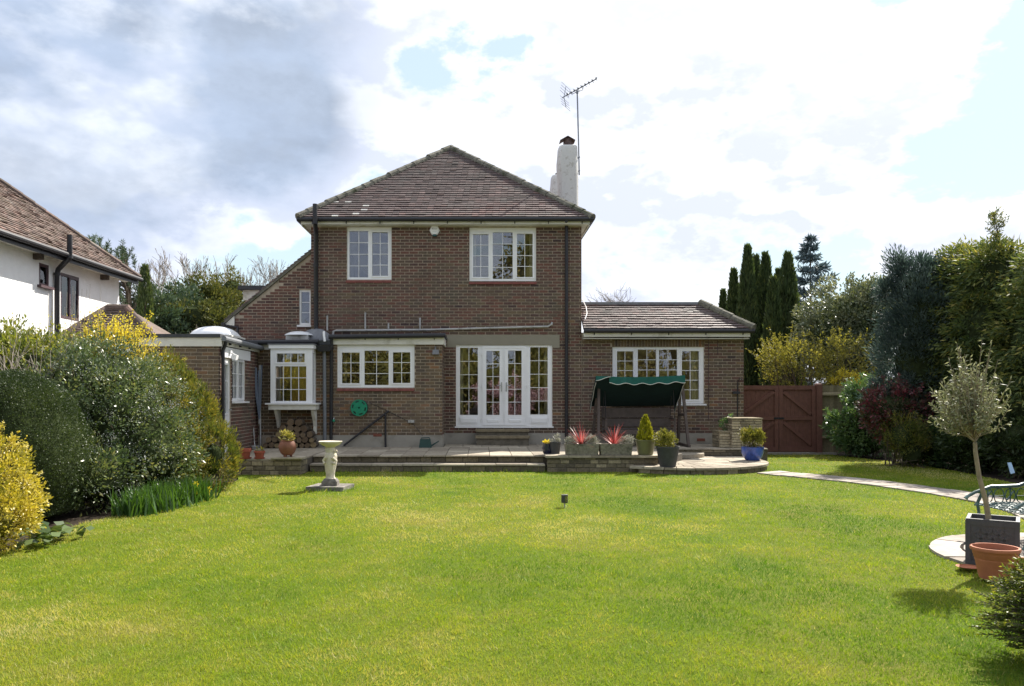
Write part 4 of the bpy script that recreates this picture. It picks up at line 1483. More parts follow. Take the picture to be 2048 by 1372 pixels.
# door steps below the french doors
mb = MB()
a, b = X_(951, 19.6), X_(1059, 19.6)
mb.box(a + 0.02, b - 0.02, 19.50, YM - 0.031, PATIO + 0.001, Z_(876, 19.6))
mb.box(a + 0.02, b - 0.02, 19.78, YM - 0.031, Z_(876, 19.6), Z_(863, 19.6))
mb.build('door_step', 'step_dark', H)
for y0, y1, yy in ((872, 877, 19.46), (858.5, 863.5, 19.74)):
    mb = MB()
    mb.box(a, b, yy, YM - 0.032 if yy > 19.6 else 19.79, Z_(y1, yy), Z_(y0, yy), 0.2)
    mb.build('step_tread', 'step_wood', H)

# ---- main roof
EX0, EX1, EY = X_(596, 19.75), X_(1185, 19.75), 19.75
EZ = Z_(434, EY)
AX = (EX0 + EX1) / 2
RUN = (EX1 - EX0) / 2
AZ = Z_(297, EY + RUN)
RR = random.Random(5)


def tile_face(A, B, up, slope_len, lfun, rfun, mat, parent, gauge=0.115, tw=0.165, lift=0.028, tone=lambda r, u: 0.4, singles=0, name='roof_tile', mess=0.004):
    """A,B eave ends, up: unit vector up the slope. lfun/rfun(s): clip along the eave (in metres from A)"""
    A, B, up = Vector(A), Vector(B), Vector(up).normalized()
    e = (B - A).normalized()
    nrm_ = e.cross(up).normalized()
    if nrm_.z < 0:
        nrm_ = -nrm_
    rows = int(slope_len / gauge)
    allm = MB()
    cnt = 0
    for r in range(rows + 1):
        s0 = r * gauge
        s1 = min(s0 + gauge * 1.25, slope_len)
        if s1 - s0 < 0.02:
            continue
        l, rr_ = lfun(s0), rfun(s0)
        u = l - (tw / 2 if r % 2 else 0)
        wob = RR.uniform(-0.003, 0.003)
        while u < rr_:
            a, b = max(u, l) + 0.002, min(u + tw, rr_) - 0.002
            u += tw
            if b - a < 0.02:
                continue
            j = RR.gauss(0, mess)
            t0 = lift + abs(RR.gauss(0, mess)) + wob
            pts = []
            th = 0.022
            for (uu, ss, hh) in ((a, s0 + j, t0 - th), (b, s0 + j, t0 - th), (b, s1, -th), (a, s1, -th), (a, s0 + j, t0), (b, s0 + j, t0 + RR.gauss(0, mess * 0.5)), (b, s1, 0.0), (a, s1, 0.0)):
                pts.append(A + e * uu + up * ss + nrm_ * hh)
            tn = tone(s0, a)
            if cnt < singles:
                m2 = MB()
                m2.hexa(pts, tn, skip=(0, 4))
                m2.build(name, mat, parent, origin=pts[4])
            else:
                allm.hexa(pts, tn, skip=(0, 4))
            cnt += 1
    o = allm.build('tile_courses' if singles else 'roof_tiles', mat, parent)
    o['kind'] = 'stuff'
    return o


SL = math.hypot(RUN, AZ - EZ)
upf = Vector((0, RUN, AZ - EZ)).normalized()
mb = MB()
YB2 = 26.4
base = [(EX0, EY, EZ - 0.03), (EX1, EY, EZ - 0.03), (EX1, 30 - 0.0, EZ - 0.03), (EX0, 30, EZ - 0.03)]
ap0, ap1 = (AX, EY + RUN, AZ - 0.03), (AX, 30 - RUN, AZ - 0.03)
mb.poly([base[0], base[1], ap0])
mb.poly([base[1], base[2], ap1, ap0])
mb.poly([base[2], base[3], ap1])
mb.poly([base[3], base[0], ap0, ap1])
ROOF = mb.build('main_roof', 'felt', H)


def mtone(s, u):
    # pale lichen tiles near the left eave, redder low down
    if s < 1.0 and 0.5 < u < 1.9 and RR.random() < 0.06 * (1 - abs(u - 1.1)):
        return 1.0
    return min(0.96, max(0, RR.gauss(0.42 + 0.25 * math.exp(-((u - 5.0) / 1.8) ** 2) * max(0, 1 - s / 2.5), 0.12)))


tile_face((EX0, EY, EZ), (EX1, EY, EZ), upf, SL, lambda s: RUN * s / SL, lambda s: 2 * RUN - RUN * s / SL, 'roof_tile', ROOF, tone=mtone, singles=300)
for sgn, ex in ((1, EX1), (-1, EX0)):
    upv = Vector((-sgn * RUN, 0, AZ - EZ)).normalized()
    A_ = (ex, EY, EZ)
    B_ = (ex, 30, EZ)
    tile_face(A_, B_, upv, SL, lambda s: RUN * s / SL, lambda s: 10.25 - RUN * s / SL, 'roof_tile', ROOF, tone=lambda s, u: min(0.96, max(0, RR.gauss(0.4, 0.17))), tw=0.33)


def hip(A, B, r, mat, parent, l=0.32, name='hip_tile'):
    A, B = Vector(A), Vector(B)
    d = (B - A)
    n = int(d.length / l)
    d = d / n
    for k in range(n):
        m2 = MB()
        a = A + d * k
        b = A + d * (k + 1.08)
        off = Vector((RR.gauss(0, 0.005), RR.gauss(0, 0.005), RR.gauss(0, 0.006)))
        m2.tube([a + off, b + off], [r * 1.05, r * 0.93], 10, RR.random())
        m2.build(name, mat, parent, origin=a)


hip((EX0, EY, EZ - 0.01), (AX, EY + RUN, AZ), 0.105, 'hip_moss', ROOF)
hip((EX1, EY, EZ - 0.01), (AX, EY + RUN, AZ), 0.105, 'hip_moss', ROOF)
hip((AX, EY + RUN, AZ), (AX, 30 - RUN, AZ), 0.105, 'hip_moss', ROOF)
# eaves: soffit, fascia, gutter
mb = MB()
fz = EZ - 0.10
mb.box(EX0 + 0.06, EX1 - 0.06, EY + 0.06, EY + 0.085, fz - 0.065, fz + 0.06)
mb.box(EX0 + 0.06, EX0 + 0.085, EY + 0.086, 29.9, fz - 0.10, fz + 0.05)
mb.box(EX1 - 0.085, EX1 - 0.06, EY + 0.086, 29.9, fz - 0.10, fz + 0.05)
mb.build('fascia', 'white_board', H)
mb = MB()
mb.box(EX0 + 0.07, EX1 - 0.07, EY + 0.087, YM - 0.002, EAVE_W - 0.075, EAVE_W - 0.06)
mb.box(EX0 + 0.09, XL - 0.002, YM, 29.9, EAVE_W - 0.076, EAVE_W - 0.061)
mb.box(XR + 0.002, EX1 - 0.09, YM, 29.9, EAVE_W - 0.076, EAVE_W - 0.061)
mb.build('soffit', 'white_board', H)
mb = MB()
mb.tube([(EX0 - 0.02, EY + 0.0, fz + 0.045), (EX1 + 0.02, EY + 0.0, fz + 0.05)], 0.058, 10)
mb.build('gutter', 'black_plastic', H)
for xx, yo in ((EX1 + 0.0, 0), (EX0 - 0.0, 0)):
    mb = MB()
    mb.tube([(xx, EY + 0.05, fz + 0.045), (xx, 29.9, fz + 0.05)], 0.055, 8)
    mb.build('gutter', 'black_plastic', H)
for k in range(9):
    xx = EX0 + 0.35 + k * (EX1 - EX0 - 0.6) / 8
    mb = MB()
    mb.box(xx - 0.012, xx + 0.012, EY + 0.042, EY + 0.059, fz - 0.055, fz + 0.0)
    mb.build('gutter_bracket', 'black_plastic', H)

# ---- right extension roof (steep tiled skirt, flat lead top)
RX1 = X_(1507, EY)
rz = Z_(657, EY)
run2 = 1.02
tz = Z_(608, EY + run2)
up2 = Vector((0, run2, tz - rz)).normalized()
sl2 = math.hypot(run2, tz - rz)
mb = MB()
mb.poly([(XR, EY, rz - 0.03), (RX1, EY, rz - 0.03), (RX1 - run2, EY + run2, tz - 0.03), (XR, EY + run2, tz - 0.03)])
mb.poly([(RX1, EY, rz - 0.03), (RX1, 25.3, rz - 0.03), (RX1 - run2, 25.3 - run2, tz - 0.03), (RX1 - run2, EY + run2, tz - 0.03)])
ROOF2 = mb.build('extension_roof', 'felt', H)
tile_face((XR + 0.01, EY, rz), (RX1, EY, rz), up2, sl2, lambda s: 0.0, lambda s: RX1 - XR - run2 * s / sl2, 'roof_tile', ROOF2, tone=lambda s, u: min(0.97, max(0, RR.gauss(0.45, 0.13))), singles=250)
tile_face((RX1, EY, rz), (RX1, 25.3, rz), Vector((-run2, 0, tz - rz)), sl2, lambda s: run2 * s / sl2, lambda s: 5.55 - run2 * s / sl2, 'roof_tile', ROOF2, tone=lambda s, u: min(0.97, max(0, RR.gauss(0.45, 0.2))), tw=0.33)
hip((RX1, EY, rz), (RX1 - run2, EY + run2, tz + 0.02), 0.11, 'hip_moss', ROOF2)
mb = MB()
mb.box(XR + 0.005, RX1 - run2 + 0.02, EY + run2 - 0.06, 24.5, tz - 0.02, tz + 0.045)
mb.build('flat_top', 'lead', H)
mb = MB()
mb.box(XR + 0.016, RX1 - 0.06, EY + 0.06, EY + 0.085, rz - 0.20, rz - 0.05)
mb.box(RX1 - 0.085, RX1 - 0.06, EY + 0.086, 25.2, rz - 0.20, rz - 0.05)
mb.build('fascia', 'white_board', H)
mb = MB()
mb.box(XR + 0.016, RX1 - 0.07, EY + 0.087, YM - 0.015, EXT_TOP - 0.175, EXT_TOP - 0.16)
mb.build('soffit', 'white_board', H)
mb = MB()
mb.tube([(XR + 0.016, EY - 0.0, rz - 0.055), (RX1 + 0.02, EY - 0.0, rz - 0.055)], 0.056, 10)
mb.build('gutter', 'black_plastic', H)
for k in range(5):
    xx = XR + 0.28 + k * 0.92
    mb = MB()
    mb.box(xx - 0.012, xx + 0.012, EY + 0.042, EY + 0.059, rz - 0.155, rz - 0.10)
    mb.build('gutter_bracket', 'black_plastic', H)
pipe('roof_cable', [(X_(1163, 20), 20.75, tz + 0.05), (X_(1172, 20), 20.7, tz + 0.10), (X_(1177, 20), 20.5, tz - 0.10), (X_(1176, 20), 20.2, tz - 0.3), (X_(1170, 20), 20.0, tz - 0.47)], 0.012, 'upvc', 6)
pipe('roof_vent', [(X_(1376, 21.5), 21.5, tz), (X_(1376, 21.5), 21.5, tz + 0.10)], 0.06, 'lead', 4)

# ---- catslide roof on the left with its small dormer
mb = MB()
cu0, cu1 = X_(449, YG - 0.05), XL
zc = lambda u: gz(u) + 0.03
mb.hexa([(cu0, YG - 0.07, zc(cu0) - 0.05), (cu1, YG - 0.07, zc(cu1) - 0.05), (cu1, 27.2, zc(cu1) - 0.05), (cu0, 27.2, zc(cu0) - 0.05), (cu0, YG - 0.07, zc(cu0) + 0.03), (cu1, YG - 0.07, zc(cu1) + 0.03), (cu1, 27.2, zc(cu1) + 0.03), (cu0, 27.2, zc(cu0) + 0.03)])
CAT = mb.build('catslide_roof', 'hip_moss', H)
cs = Vector((cu1 - cu0, 0, zc(cu1) - zc(cu0)))
tile_face((cu0, YG - 0.08, zc(cu0) + 0.035), (cu0, 27.2, zc(cu0) + 0.035), cs, cs.length - 0.04, lambda s: 0.0, lambda s: 7.2, 'roof_tile', CAT, tone=lambda s, u: min(0.9, max(0, RR.gauss(0.4, 0.2))), tw=0.25)
mb = MB()
mb.hexa([(cu0 + 0.02, YG - 0.05, zc(cu0) - 0.11), (cu0 + 0.25, YG - 0.05, zc(cu0) - 0.11), (cu0 + 0.25, YG - 0.016, zc(cu0) - 0.11), (cu0 + 0.02, YG - 0.016, zc(cu0) - 0.11), (cu0 + 0.02, YG - 0.05, zc(cu0) - 0.052), (cu0 + 0.25, YG - 0.05, zc(cu0 + 0.25) - 0.052), (cu0 + 0.25, YG - 0.016, zc(cu0 + 0.25) - 0.052), (cu0 + 0.02, YG - 0.016, zc(cu0) - 0.052)])
mb.build('barge_board', 'white_board', H)
pipe('gutter', [(cu0 - 0.03, YG - 0.1, zc(cu0) - 0.07), (cu0 - 0.03, 27, zc(cu0) - 0.07)], 0.055, 'black_plastic')
pipe('downpipe', [(cu0 + 0.02, YG - 0.04, zc(cu0) - 0.10), (X_(476, YG), YG - 0.05, zc(cu0) - 0.14), (X_(476, YG), YG - 0.05, OR)], 0.035, 'black_plastic')
yd = 22.6
mb = MB()
mb.box(X_(486, yd), X_(540, yd), yd, yd + 1.6, Z_(600, yd), Z_(580, yd))
mb.build('dormer_cheek', 'white_board', H)
mb = MB()
mb.box(X_(478, yd), X_(540, yd), yd - 0.12, yd + 1.6, Z_(580, yd) + 0.002, Z_(572, yd))
mb.build('dormer_roof', 'felt', H)

# ---- chimneys
def chimney(Y, x0, x1, ytop, ybot, pot):
    X0, X1 = X_(x0, Y), X_(x1, Y)
    w = X1 - X0
    zt = Z_(ytop, Y)
    c = (X0 + X1) / 2
    mb = MB()
    i0 = len(mb.v)
    nn = 20
    lev = [(4.5, 1.0, 0), (zt - 0.95, 1.0, 0), (zt - 0.75, 1.03, -0.02), (zt - 0.45, 1.03, -0.03), (zt - 0.2, 0.98, -0.02), (zt - 0.06, 0.95, -0.02), (zt - 0.015, 0.88, -0.01), (zt, 0.78, 0)]
    for z, k, dx in lev:
        for j in range(nn):
            a = 2 * math.pi * j / nn
            q = 1 / (abs(math.cos(a)) ** 6 + abs(math.sin(a)) ** 6) ** (1 / 6)
            mb.v.append((c + dx + w / 2 * k * q * math.cos(a) * (1 + RR.gauss(0, 0.002)), Y + 0.3 + 0.32 * k * q * math.sin(a), z))
    for k in range(len(lev) - 1):
        for j in range(nn):
            a, b = i0 + k * nn + j, i0 + k * nn + (j + 1) % nn
            mb.face((a, b, b + nn, a + nn))
    mb.face(tuple(i0 + (len(lev) - 1) * nn + j for j in range(nn)))
    ch = mb.build('chimney', 'chimney_white', H, smooth=True)
    mb = MB()
    pr = w * 0.26
    mb.lathe([(pr * 1.25, 0), (pr * 1.2, 0.05), (pr, 0.07), (pr, pot * 0.7), (pr * 1.1, pot * 0.72), (pr * 1.1, pot * 0.8), (pr * 0.8, pot * 0.8)], (c + 0.01, Y + 0.3, zt - 0.005), 16, cap1=True)
    po = mb.build('chimney_pot', 'sooty_pot', ch, smooth=True)
    return ch, c, zt


c1, cc1, zt1 = chimney(22.3, 1118.5, 1158, 288, 405, 0.28)
mb = MB()
for s_ in (-1, 1):
    mb.bar((cc1 - 0.02, 22.6, zt1 + 0.27), (cc1 - 0.02 + s_ * 0.21, 22.6, zt1 + 0.15), 0.34, 0.02, (0, 0, 1))
mb.build('cowl', 'sooty_pot', c1)
c2, cc2, zt2 = chimney(26.6, 1104, 1138, 348, 400, 0.12)

# ================================================================== THINGS ON THE HOUSE
# tv aerial
Y = 22.45
ax_ = X_(1156.5, Y)
A = thing('tv_aerial', 'thin grey television aerial on a tall pole beside the white chimney', 'aerial', (ax_, Y, Z_(350, Y)))
mb = MB()
mb.tube([(X_(1158.5, Y), Y, Z_(350, Y)), (X_(1157, Y), Y, Z_(280, Y)), (X_(1154.5, Y), Y, Z_(184, Y))], 0.021, 8)
mb.build('pole', 'aerial_metal', A)
mb = MB()
for y in (318, 345):
    mb.bar((X_(1150, Y), Y, Z_(y, Y)), (X_(1160, Y), Y, Z_(y - 4, Y)), 0.03, 0.03)
mb.build('clamp', 'aerial_metal', A)
B0, B1 = Vector((X_(1126, Y), Y + 0.25, Z_(189, Y))), Vector((X_(1190, Y), Y - 0.3, Z_(166, Y)))
bd = (B1 - B0).normalized()
mb = MB()
mb.bar(B0, B1, 0.022, 0.022)
mb.build('boom', 'aerial_metal', A)
side = Vector((0.35, 0.94, 0)).normalized()
for k in range(9):
    p = B0 + (B1 - B0) * (0.16 + 0.83 * k / 8)
    mb = MB()
    hl = 0.17 - 0.006 * k
    mb.bar(p - side * hl, p + side * hl, 0.012, 0.012)
    mb.bar(p + bd * -0.03, p + bd * 0.03 + Vector((0, 0, 0.03)), 0.035, 0.02)
    mb.build('element', 'aerial_metal', A)
for s_ in (-1, 1):
    q0 = B0 + bd * 0.06
    q1 = q0 + Vector((0.06, 0, s_ * 0.30))
    mb = MB()
    mb.bar(q0, q1, 0.016, 0.016)
    for k in range(4):
        p = q0 + (q1 - q0) * (0.25 + 0.25 * k)
        mb.bar(p - side * 0.26 - Vector((0.06, 0, -0.02)), p + side * 0.26 + Vector((0.06, 0, -0.02)), 0.007, 0.007)
    mb.build('reflector', 'aerial_metal', A)
mb = MB()
m0 = Vector((X_(1154.5, Y), Y, Z_(184, Y)))
mb.tube([B0 + (B1 - B0) * 0.25, m0 + Vector((-0.13, 0, -0.05)), m0, m0 + Vector((0.16, 0, 0.06)), B0 + (B1 - B0) * 0.62], 0.009, 6)
mb.lathe([(0.035, -0.04), (0.035, 0.04)], tuple(m0), 10, cap1=True)
mb.build('cradle', 'aerial_metal', A)

# burglar alarm box
Y = YM - 0.013
ac = (X_(869.5, Y), Y, Z_(461, Y))
A = thing('alarm_box', 'white hexagonal burglar alarm box on the brick wall under the eaves', 'alarm box', ac)
mb = MB()
hexp = [(-0.13, 0.0), (-0.075, -0.115), (0.075, -0.115), (0.13, 0.0), (0.075, 0.115), (-0.075, 0.115)]
i = len(mb.v)
mb.v += [(ac[0] + p[0], Y - 0.001, ac[2] + p[1]) for p in hexp] + [(ac[0] + p[0] * 0.97, Y - 0.055, ac[2] + p[1] * 0.97) for p in hexp] + [(ac[0] + p[0] * 0.82, Y - 0.07, ac[2] + p[1] * 0.82) for p in hexp]
for k in range(6):
    kk = (k + 1) % 6
    mb.face((i + k, i + kk, i + 6 + kk, i + 6 + k))
    mb.face((i + 6 + k, i + 6 + kk, i + 12 + kk, i + 12 + k))
mb.face(tuple(i + 12 + k for k in range(6)))
mb.build('cover', 'upvc', A)
mb = MB()
mb.lathe([(0.055, -0.035), (0.05, 0.0)], (ac[0], Y - 0.04, ac[2] - 0.115), 12)
mb.build('strobe', 'teal_cap', A)
mb = MB()
for k, (dx, dz, w_, h_) in enumerate(((-0.055, 0.03, 0.02, 0.03), (-0.03, 0.025, 0.014, 0.022), (-0.005, 0.026, 0.016, 0.02), (0.02, 0.024, 0.016, 0.022), (0.045, 0.028, 0.014, 0.028), (0.0, -0.045, 0.11, 0.006))):
    mb.box(ac[0] + dx - w_ / 2, ac[0] + dx + w_ / 2, Y - 0.0715, Y - 0.0705, ac[2] + dz - h_ / 2, ac[2] + dz + h_ / 2)
mb.build('lettering', 'mark_grey', A)

# wall lamps
Y = YK - 0.013
A = thing('wall_lamp', 'small grey box lamp under the fascia at the kitchen corner', 'lamp', (X_(871, Y), Y, Z_(702, Y)))
mb = MB()
a, b, c, e = zr((865, 699.5, 878.5, 709), Y)
mb.hexa([(a, Y - 0.11, c), (b, Y - 0.11, c), (b, Y - 0.03, c), (a, Y - 0.03, c), (a + 0.01, Y - 0.08, e), (b - 0.01, Y - 0.08, e), (b - 0.01, Y - 0.02, e), (a + 0.01, Y - 0.02, e)])
mb.build('housing', 'lead', A)
mb = MB()
mb.tube([(X_(871, Y), Y - 0.001, Z_(694, Y)), (X_(871, Y), Y - 0.05, Z_(695, Y)), (X_(871, Y), Y - 0.05, e)], 0.018, 8)
mb.build('arm', 'lead', A)
A = thing('floodlight', 'small white floodlight above the side door of the utility wing', 'lamp', (XO1 + 0.03, 16.75, 2.36))
mb = MB()
mb.box(XO1 + 0.024, XO1 + 0.06, 16.70, 16.80, 2.40, 2.46)
mb.tube([(XO1 + 0.05, 16.75, 2.42), (XO1 + 0.12, 16.74, 2.38)], 0.015, 8)
mb.build('bracket', 'upvc', A)
mb = MB()
mb.hexa([(XO1 + 0.09, 16.66, 2.28), (XO1 + 0.17, 16.66, 2.26), (XO1 + 0.17, 16.84, 2.26), (XO1 + 0.09, 16.84, 2.28), (XO1 + 0.10, 16.68, 2.39), (XO1 + 0.19, 16.68, 2.36), (XO1 + 0.19, 16.82, 2.36), (XO1 + 0.10, 16.82, 2.39)])
mb.build('head', 'upvc', A)

# hose reel
Y = YK - 0.013
hc = (X_(719, Y - 0.1), Y - 0.10, Z_(815.5, Y - 0.1))
A = thing('hose_reel', 'round green garden hose reel on the kitchen wall', 'hose reel', (hc[0], Y, hc[2]))


def disc_y(mb, c, r0, r1, y0, y1, n=32, m=0):
    i0 = len(mb.v)
    for (r, y) in ((r0, y0), (r1, y0), (r1, y1), (r0, y1)):
        for j in range(n):
            a = 2 * math.pi * j / n
            mb.v.append((c[0] + r * math.cos(a), y, c[2] + r * math.sin(a)))
    for k in range(4):
        for j in range(n):
            a, b = i0 + k * n + j, i0 + k * n + (j + 1) % n
            c_, d_ = i0 + ((k + 1) % 4) * n + (j + 1) % n, i0 + ((k + 1) % 4) * n + j
            mb.face((a, b, c_, d_), 0.5, m)


mb = MB()
disc_y(mb, hc, 0.168, 0.195, Y - 0.19, Y - 0.165)
disc_y(mb, hc, 0.02, 0.135, Y - 0.19, Y - 0.17)
for k in range(6):
    a = k * math.pi / 3 + 0.3
    mb.bar((hc[0] + 0.09 * math.cos(a), Y - 0.178, hc[2] + 0.09 * math.sin(a)), (hc[0] + 0.18 * math.cos(a), Y - 0.178, hc[2] + 0.18 * math.sin(a)), 0.075, 0.02, (0, 1, 0))
mb.build('front_flange', 'hose_green', A)
mb = MB()
disc_y(mb, hc, 0.10, 0.152, Y - 0.163, Y - 0.06)
mb.build('hose_coil', 'can_green', A)
mb = MB()
disc_y(mb, hc, 0.0, 0.195, Y - 0.055, Y - 0.03)
mb.build('rear_flange', 'can_green', A)
mb = MB()
mb.box(hc[0] - 0.05, hc[0] + 0.05, Y - 0.029, Y - 0.001, hc[2] - 0.1, hc[2] + 0.1)
mb.build('wall_plate', 'can_green', A)
# small outdoor socket and garden tap fittings
Y = YK - 0.013
A = thing('outdoor_socket', 'small grey outdoor socket box low on the kitchen wall', 'socket', (X_(822, Y), Y, Z_(842, Y)))
mb = MB()
a, b, c, e = zr((816.5, 840, 829, 846), Y)
mb.box(a, b, Y - 0.05, Y - 0.001, c, e)
mb.box(a + 0.01, b - 0.01, Y - 0.06, Y - 0.0505, c + 0.008, e - 0.004)
mb.build('box', 'pale_pipe', A)
mb = MB()
mb.tube([(X_(826, Y), Y - 0.02, c), (X_(830, Y), Y - 0.03, Z_(852, Y)), (X_(846, Y), Y - 0.08, Z_(872, Y))], 0.006, 6)
mb.build('lead', 'black_plastic', A)
A = thing('garden_tap', 'small green tap fitting on the black pipe by the bay window', 'tap', (X_(669.5, YK), YK - 0.06, Z_(838, YK)))
mb = MB()
mb.tube([(X_(669, YK), YK - 0.014, Z_(836, YK)), (X_(669, YK), YK - 0.10, Z_(836, YK)), (X_(669, YK), YK - 0.11, Z_(840, YK))], 0.014, 8)
mb.build('spout', 'steel', A)
mb = MB()
mb.lathe([(0.03, 0), (0.034, 0.02), (0.02, 0.055)], (X_(669, YK), YK - 0.11, Z_(843, YK)), 10, cap1=True)
mb.build('connector', 'hose_green', A)

# watering can
wc = G(854.5, 892, PATIO)
wc = (wc[0], 18.72, PATIO)
A = thing('watering_can', 'dark green plastic watering can on the patio by the kitchen corner', 'watering can', wc)
mb = MB()
x, y, z = wc
mb.hexa([(x - 0.155, y - 0.07, z), (x + 0.145, y - 0.07, z), (x + 0.145, y + 0.07, z), (x - 0.155, y + 0.07, z), (x - 0.125, y - 0.05, z + 0.2), (x + 0.11, y - 0.05, z + 0.2), (x + 0.11, y + 0.05, z + 0.2), (x - 0.125, y + 0.05, z + 0.2)])
mb.build('body', 'can_green', A)
mb = MB()
mb.tube([(x - 0.10, y, z + 0.19), (x - 0.10, y, z + 0.225), (x + 0.08, y, z + 0.235), (x + 0.105, y, z + 0.19)], 0.012, 8)
mb.build('handle', 'can_green', A)
mb = MB()
mb.tube([(x + 0.13, y, z + 0.04), (x + 0.26, y, z + 0.12), (x + 0.31, y, z + 0.155)], [0.02, 0.014, 0.012], 8)
mb.build('spout', 'can_green', A)

# folded rotary airer and broom leaning in the corner
Y = YK - 0.22
A = thing('rotary_airer', 'folded blue grey rotary clothes airer standing in the corner by the bay window', 'clothes airer', (X_(521, Y), Y, PATIO))
mb = MB()
mb.tube([(X_(521, Y), Y, PATIO), (X_(519, Y), Y + 0.03, Z_(730, Y))], 0.022, 8)
mb.build('pole', 'steel', A)
for k, (x0, x1) in enumerate(((516, 510), (518, 513), (522, 523), (520, 518))):
    mb = MB()
    mb.tube([(X_(519.5, Y), Y - 0.03, Z_(838, Y)), (X_((x0 + x1) / 2, Y), Y - 0.05, Z_(790, Y)), (X_(x1, Y), Y - 0.02, Z_(732 + 3 * k, Y))], 0.017, 6)
    mb.build('arm', 'airer_blue', A)
mb = MB()
mb.hexa([(X_(518, Y), Y - 0.0, Z_(838, Y)), (X_(521, Y), Y - 0.0, Z_(838, Y)), (X_(521, Y), Y + 0.03, Z_(838, Y)), (X_(518, Y), Y + 0.03, Z_(838, Y)), (X_(518, Y), Y + 0.02, Z_(732, Y)), (X_(524, Y), Y + 0.02, Z_(730, Y)), (X_(524, Y), Y + 0.05, Z_(730, Y)), (X_(518, Y), Y + 0.05, Z_(732, Y))])
mb.build('folded_line', 'airer_blue', A)
mb = MB()
mb.lathe([(0.035, 0), (0.035, 0.18)], (X_(519.5, Y), Y - 0.005, Z_(848, Y)), 10, cap1=True)
mb.build('collar', 'pale_pipe', A)
Y = YK - 0.55
A = thing('broom', 'broom with a pale handle leaning in the corner beside the airer', 'broom', (X_(509, Y), Y, PATIO))
mb = MB()
mb.tube([(X_(509.5, Y), Y, PATIO + 0.05), (X_(503, YK - 0.1), YK - 0.1, Z_(798, YK - 0.1))], 0.013, 8)
mb.build('handle', 'pale_pipe', A)
mb = MB()
mb.box(X_(504, Y), X_(518, Y), Y - 0.04, Y + 0.04, PATIO + 0.035, PATIO + 0.065)
mb.box(X_(505, Y), X_(517, Y), Y - 0.03, Y + 0.03, PATIO, PATIO + 0.034)
mb.build('head', 'pale_pipe', A)

# ---- log pile
rl = random.Random(21)
rows = [(526, 634, 9), (533, 630, 8), (552, 626, 6), (560, 616, 4), (574, 606, 2)]
zz = PATIO
for ri, (x0, x1, n) in enumerate(rows):
    rad0 = 0.5 * (X_(x1, 18.6) - X_(x0, 18.6)) / n
    for k in range(n):
        r = min(rad0 * rl.uniform(0.80, 1.03), 0.085)
        px = x0 + (x1 - x0) * (k + 0.5) / n + rl.uniform(-1, 1)
        xx = X_(px, 18.6)
        zc_ = zz + r + rl.uniform(0, 0.006)
        yf = 18.52 + rl.uniform(-0.03, 0.03)
        mb = MB()
        i0 = len(mb.v)
        nn = 11
        for yy in (yf, yf + 0.33):
            for j in range(nn):
                a = 2 * math.pi * j / nn
                q = r * (1 + 0.08 * math.sin(2 * a + k) + 0.04 * math.sin(5 * a + ri))
                mb.v.append((xx + q * math.cos(a), yy, zc_ + q * math.sin(a)))
        t_ = rl.random()
        for j in range(nn):
            mb.face((i0 + j, i0 + (j + 1) % nn, i0 + nn + (j + 1) % nn, i0 + nn + j), t_, 0)
        mb.face(tuple(i0 + j for j in range(nn)), t_, 1)
        mb.face(tuple(i0 + nn + j for j in range(nn))[::-1], t_, 1)
        lg = mb.build('log', ['bark', 'log_end'], None, origin=(xx, yf + 0.15, zc_ - r))
        ordn = ['first', 'second', 'third', 'fourth', 'fifth', 'sixth', 'seventh', 'eighth', 'ninth'][k]
        rown = ['bottom', 'second', 'middle', 'fourth', 'top'][ri]
        tag(lg, f'firewood log under the bay window, {ordn} from the left in the {rown} row', 'log', 'firewood logs under the bay window')
    zz += rad0 * 1.72

# ================================================================== NEIGHBOUR'S HOUSE
NX = -10.4
N = thing('white_house', 'white rendered neighbouring house with a brown tiled hipped roof', 'house', (-13.5, 17, 0))
ez = 4.96
NYF = 23.05
TN = TX(NX)
sN = lambda px: F * (-NX) / (CX - px)


def nrect(px0, py0, px1, py1):
    y0, y1 = sN(px0), sN(px1)
    return (y0, y1, Z_(py1, (y0 + y1) / 2), Z_(py0, (y0 + y1) / 2))


nw1 = nrect(78, 528, 97.5, 572)
nw2 = nrect(121, 550, 158, 640)
mb = MB()
slab_holes(mb, TN, 9.0, NYF, 0.0, ez - 0.05, 0.0, 0.25, [nw1, nw2])
mb.box(-17, NX - 0.25, NYF - 0.25, NYF, 0, ez - 0.05)
mb.box(-17, NX - 0.25, 9.0, 9.25, 0, ez - 0.05)
mb.build('wall', 'white_render', N)
m_ = lambda w, a, b: (w[0] + a * (w[1] - w[0]), w[0] + b * (w[1] - w[0]))
NW = add_window('window', TN, nw1, [(nw1[0] + 0.05, nw1[1] - 0.05, nw1[2] + 0.06, nw1[3] - 0.07, 1, 1, False)], ('window_brown', 'glass_plain'), depth=0.0, parent=N)
curtain(NW, TN, nw1[0], nw1[1], nw1[2], nw1[3], 0.038, 'blind_blue', 0.001)
mb = MB()
mb.box(NX + 0.0, NX + 0.10, nw1[0] - 0.08, nw1[1] + 0.08, nw1[2] - 0.06, nw1[2] - 0.002)
mb.build('sill', 'window_brown', NW)
NW = add_window('window', TN, nw2, [(*m_(nw2, 0.05, 0.48), nw2[2] + 0.08, nw2[3] - 0.07, 1, 1, False), (*m_(nw2, 0.535, 0.95), nw2[2] + 0.08, nw2[3] - 0.09, 1, 1, False)], ('window_brown', 'glass_plain'), depth=0.0, parent=N)
curtain(NW, TN, nw2[0], nw2[1], nw2[2], nw2[3], 0.038, 'blind_blue', 0.001)
NEX = -9.98
NFY = 23.42
nslope = math.tan(math.radians(40))
ntop = 4.2
mb = MB()
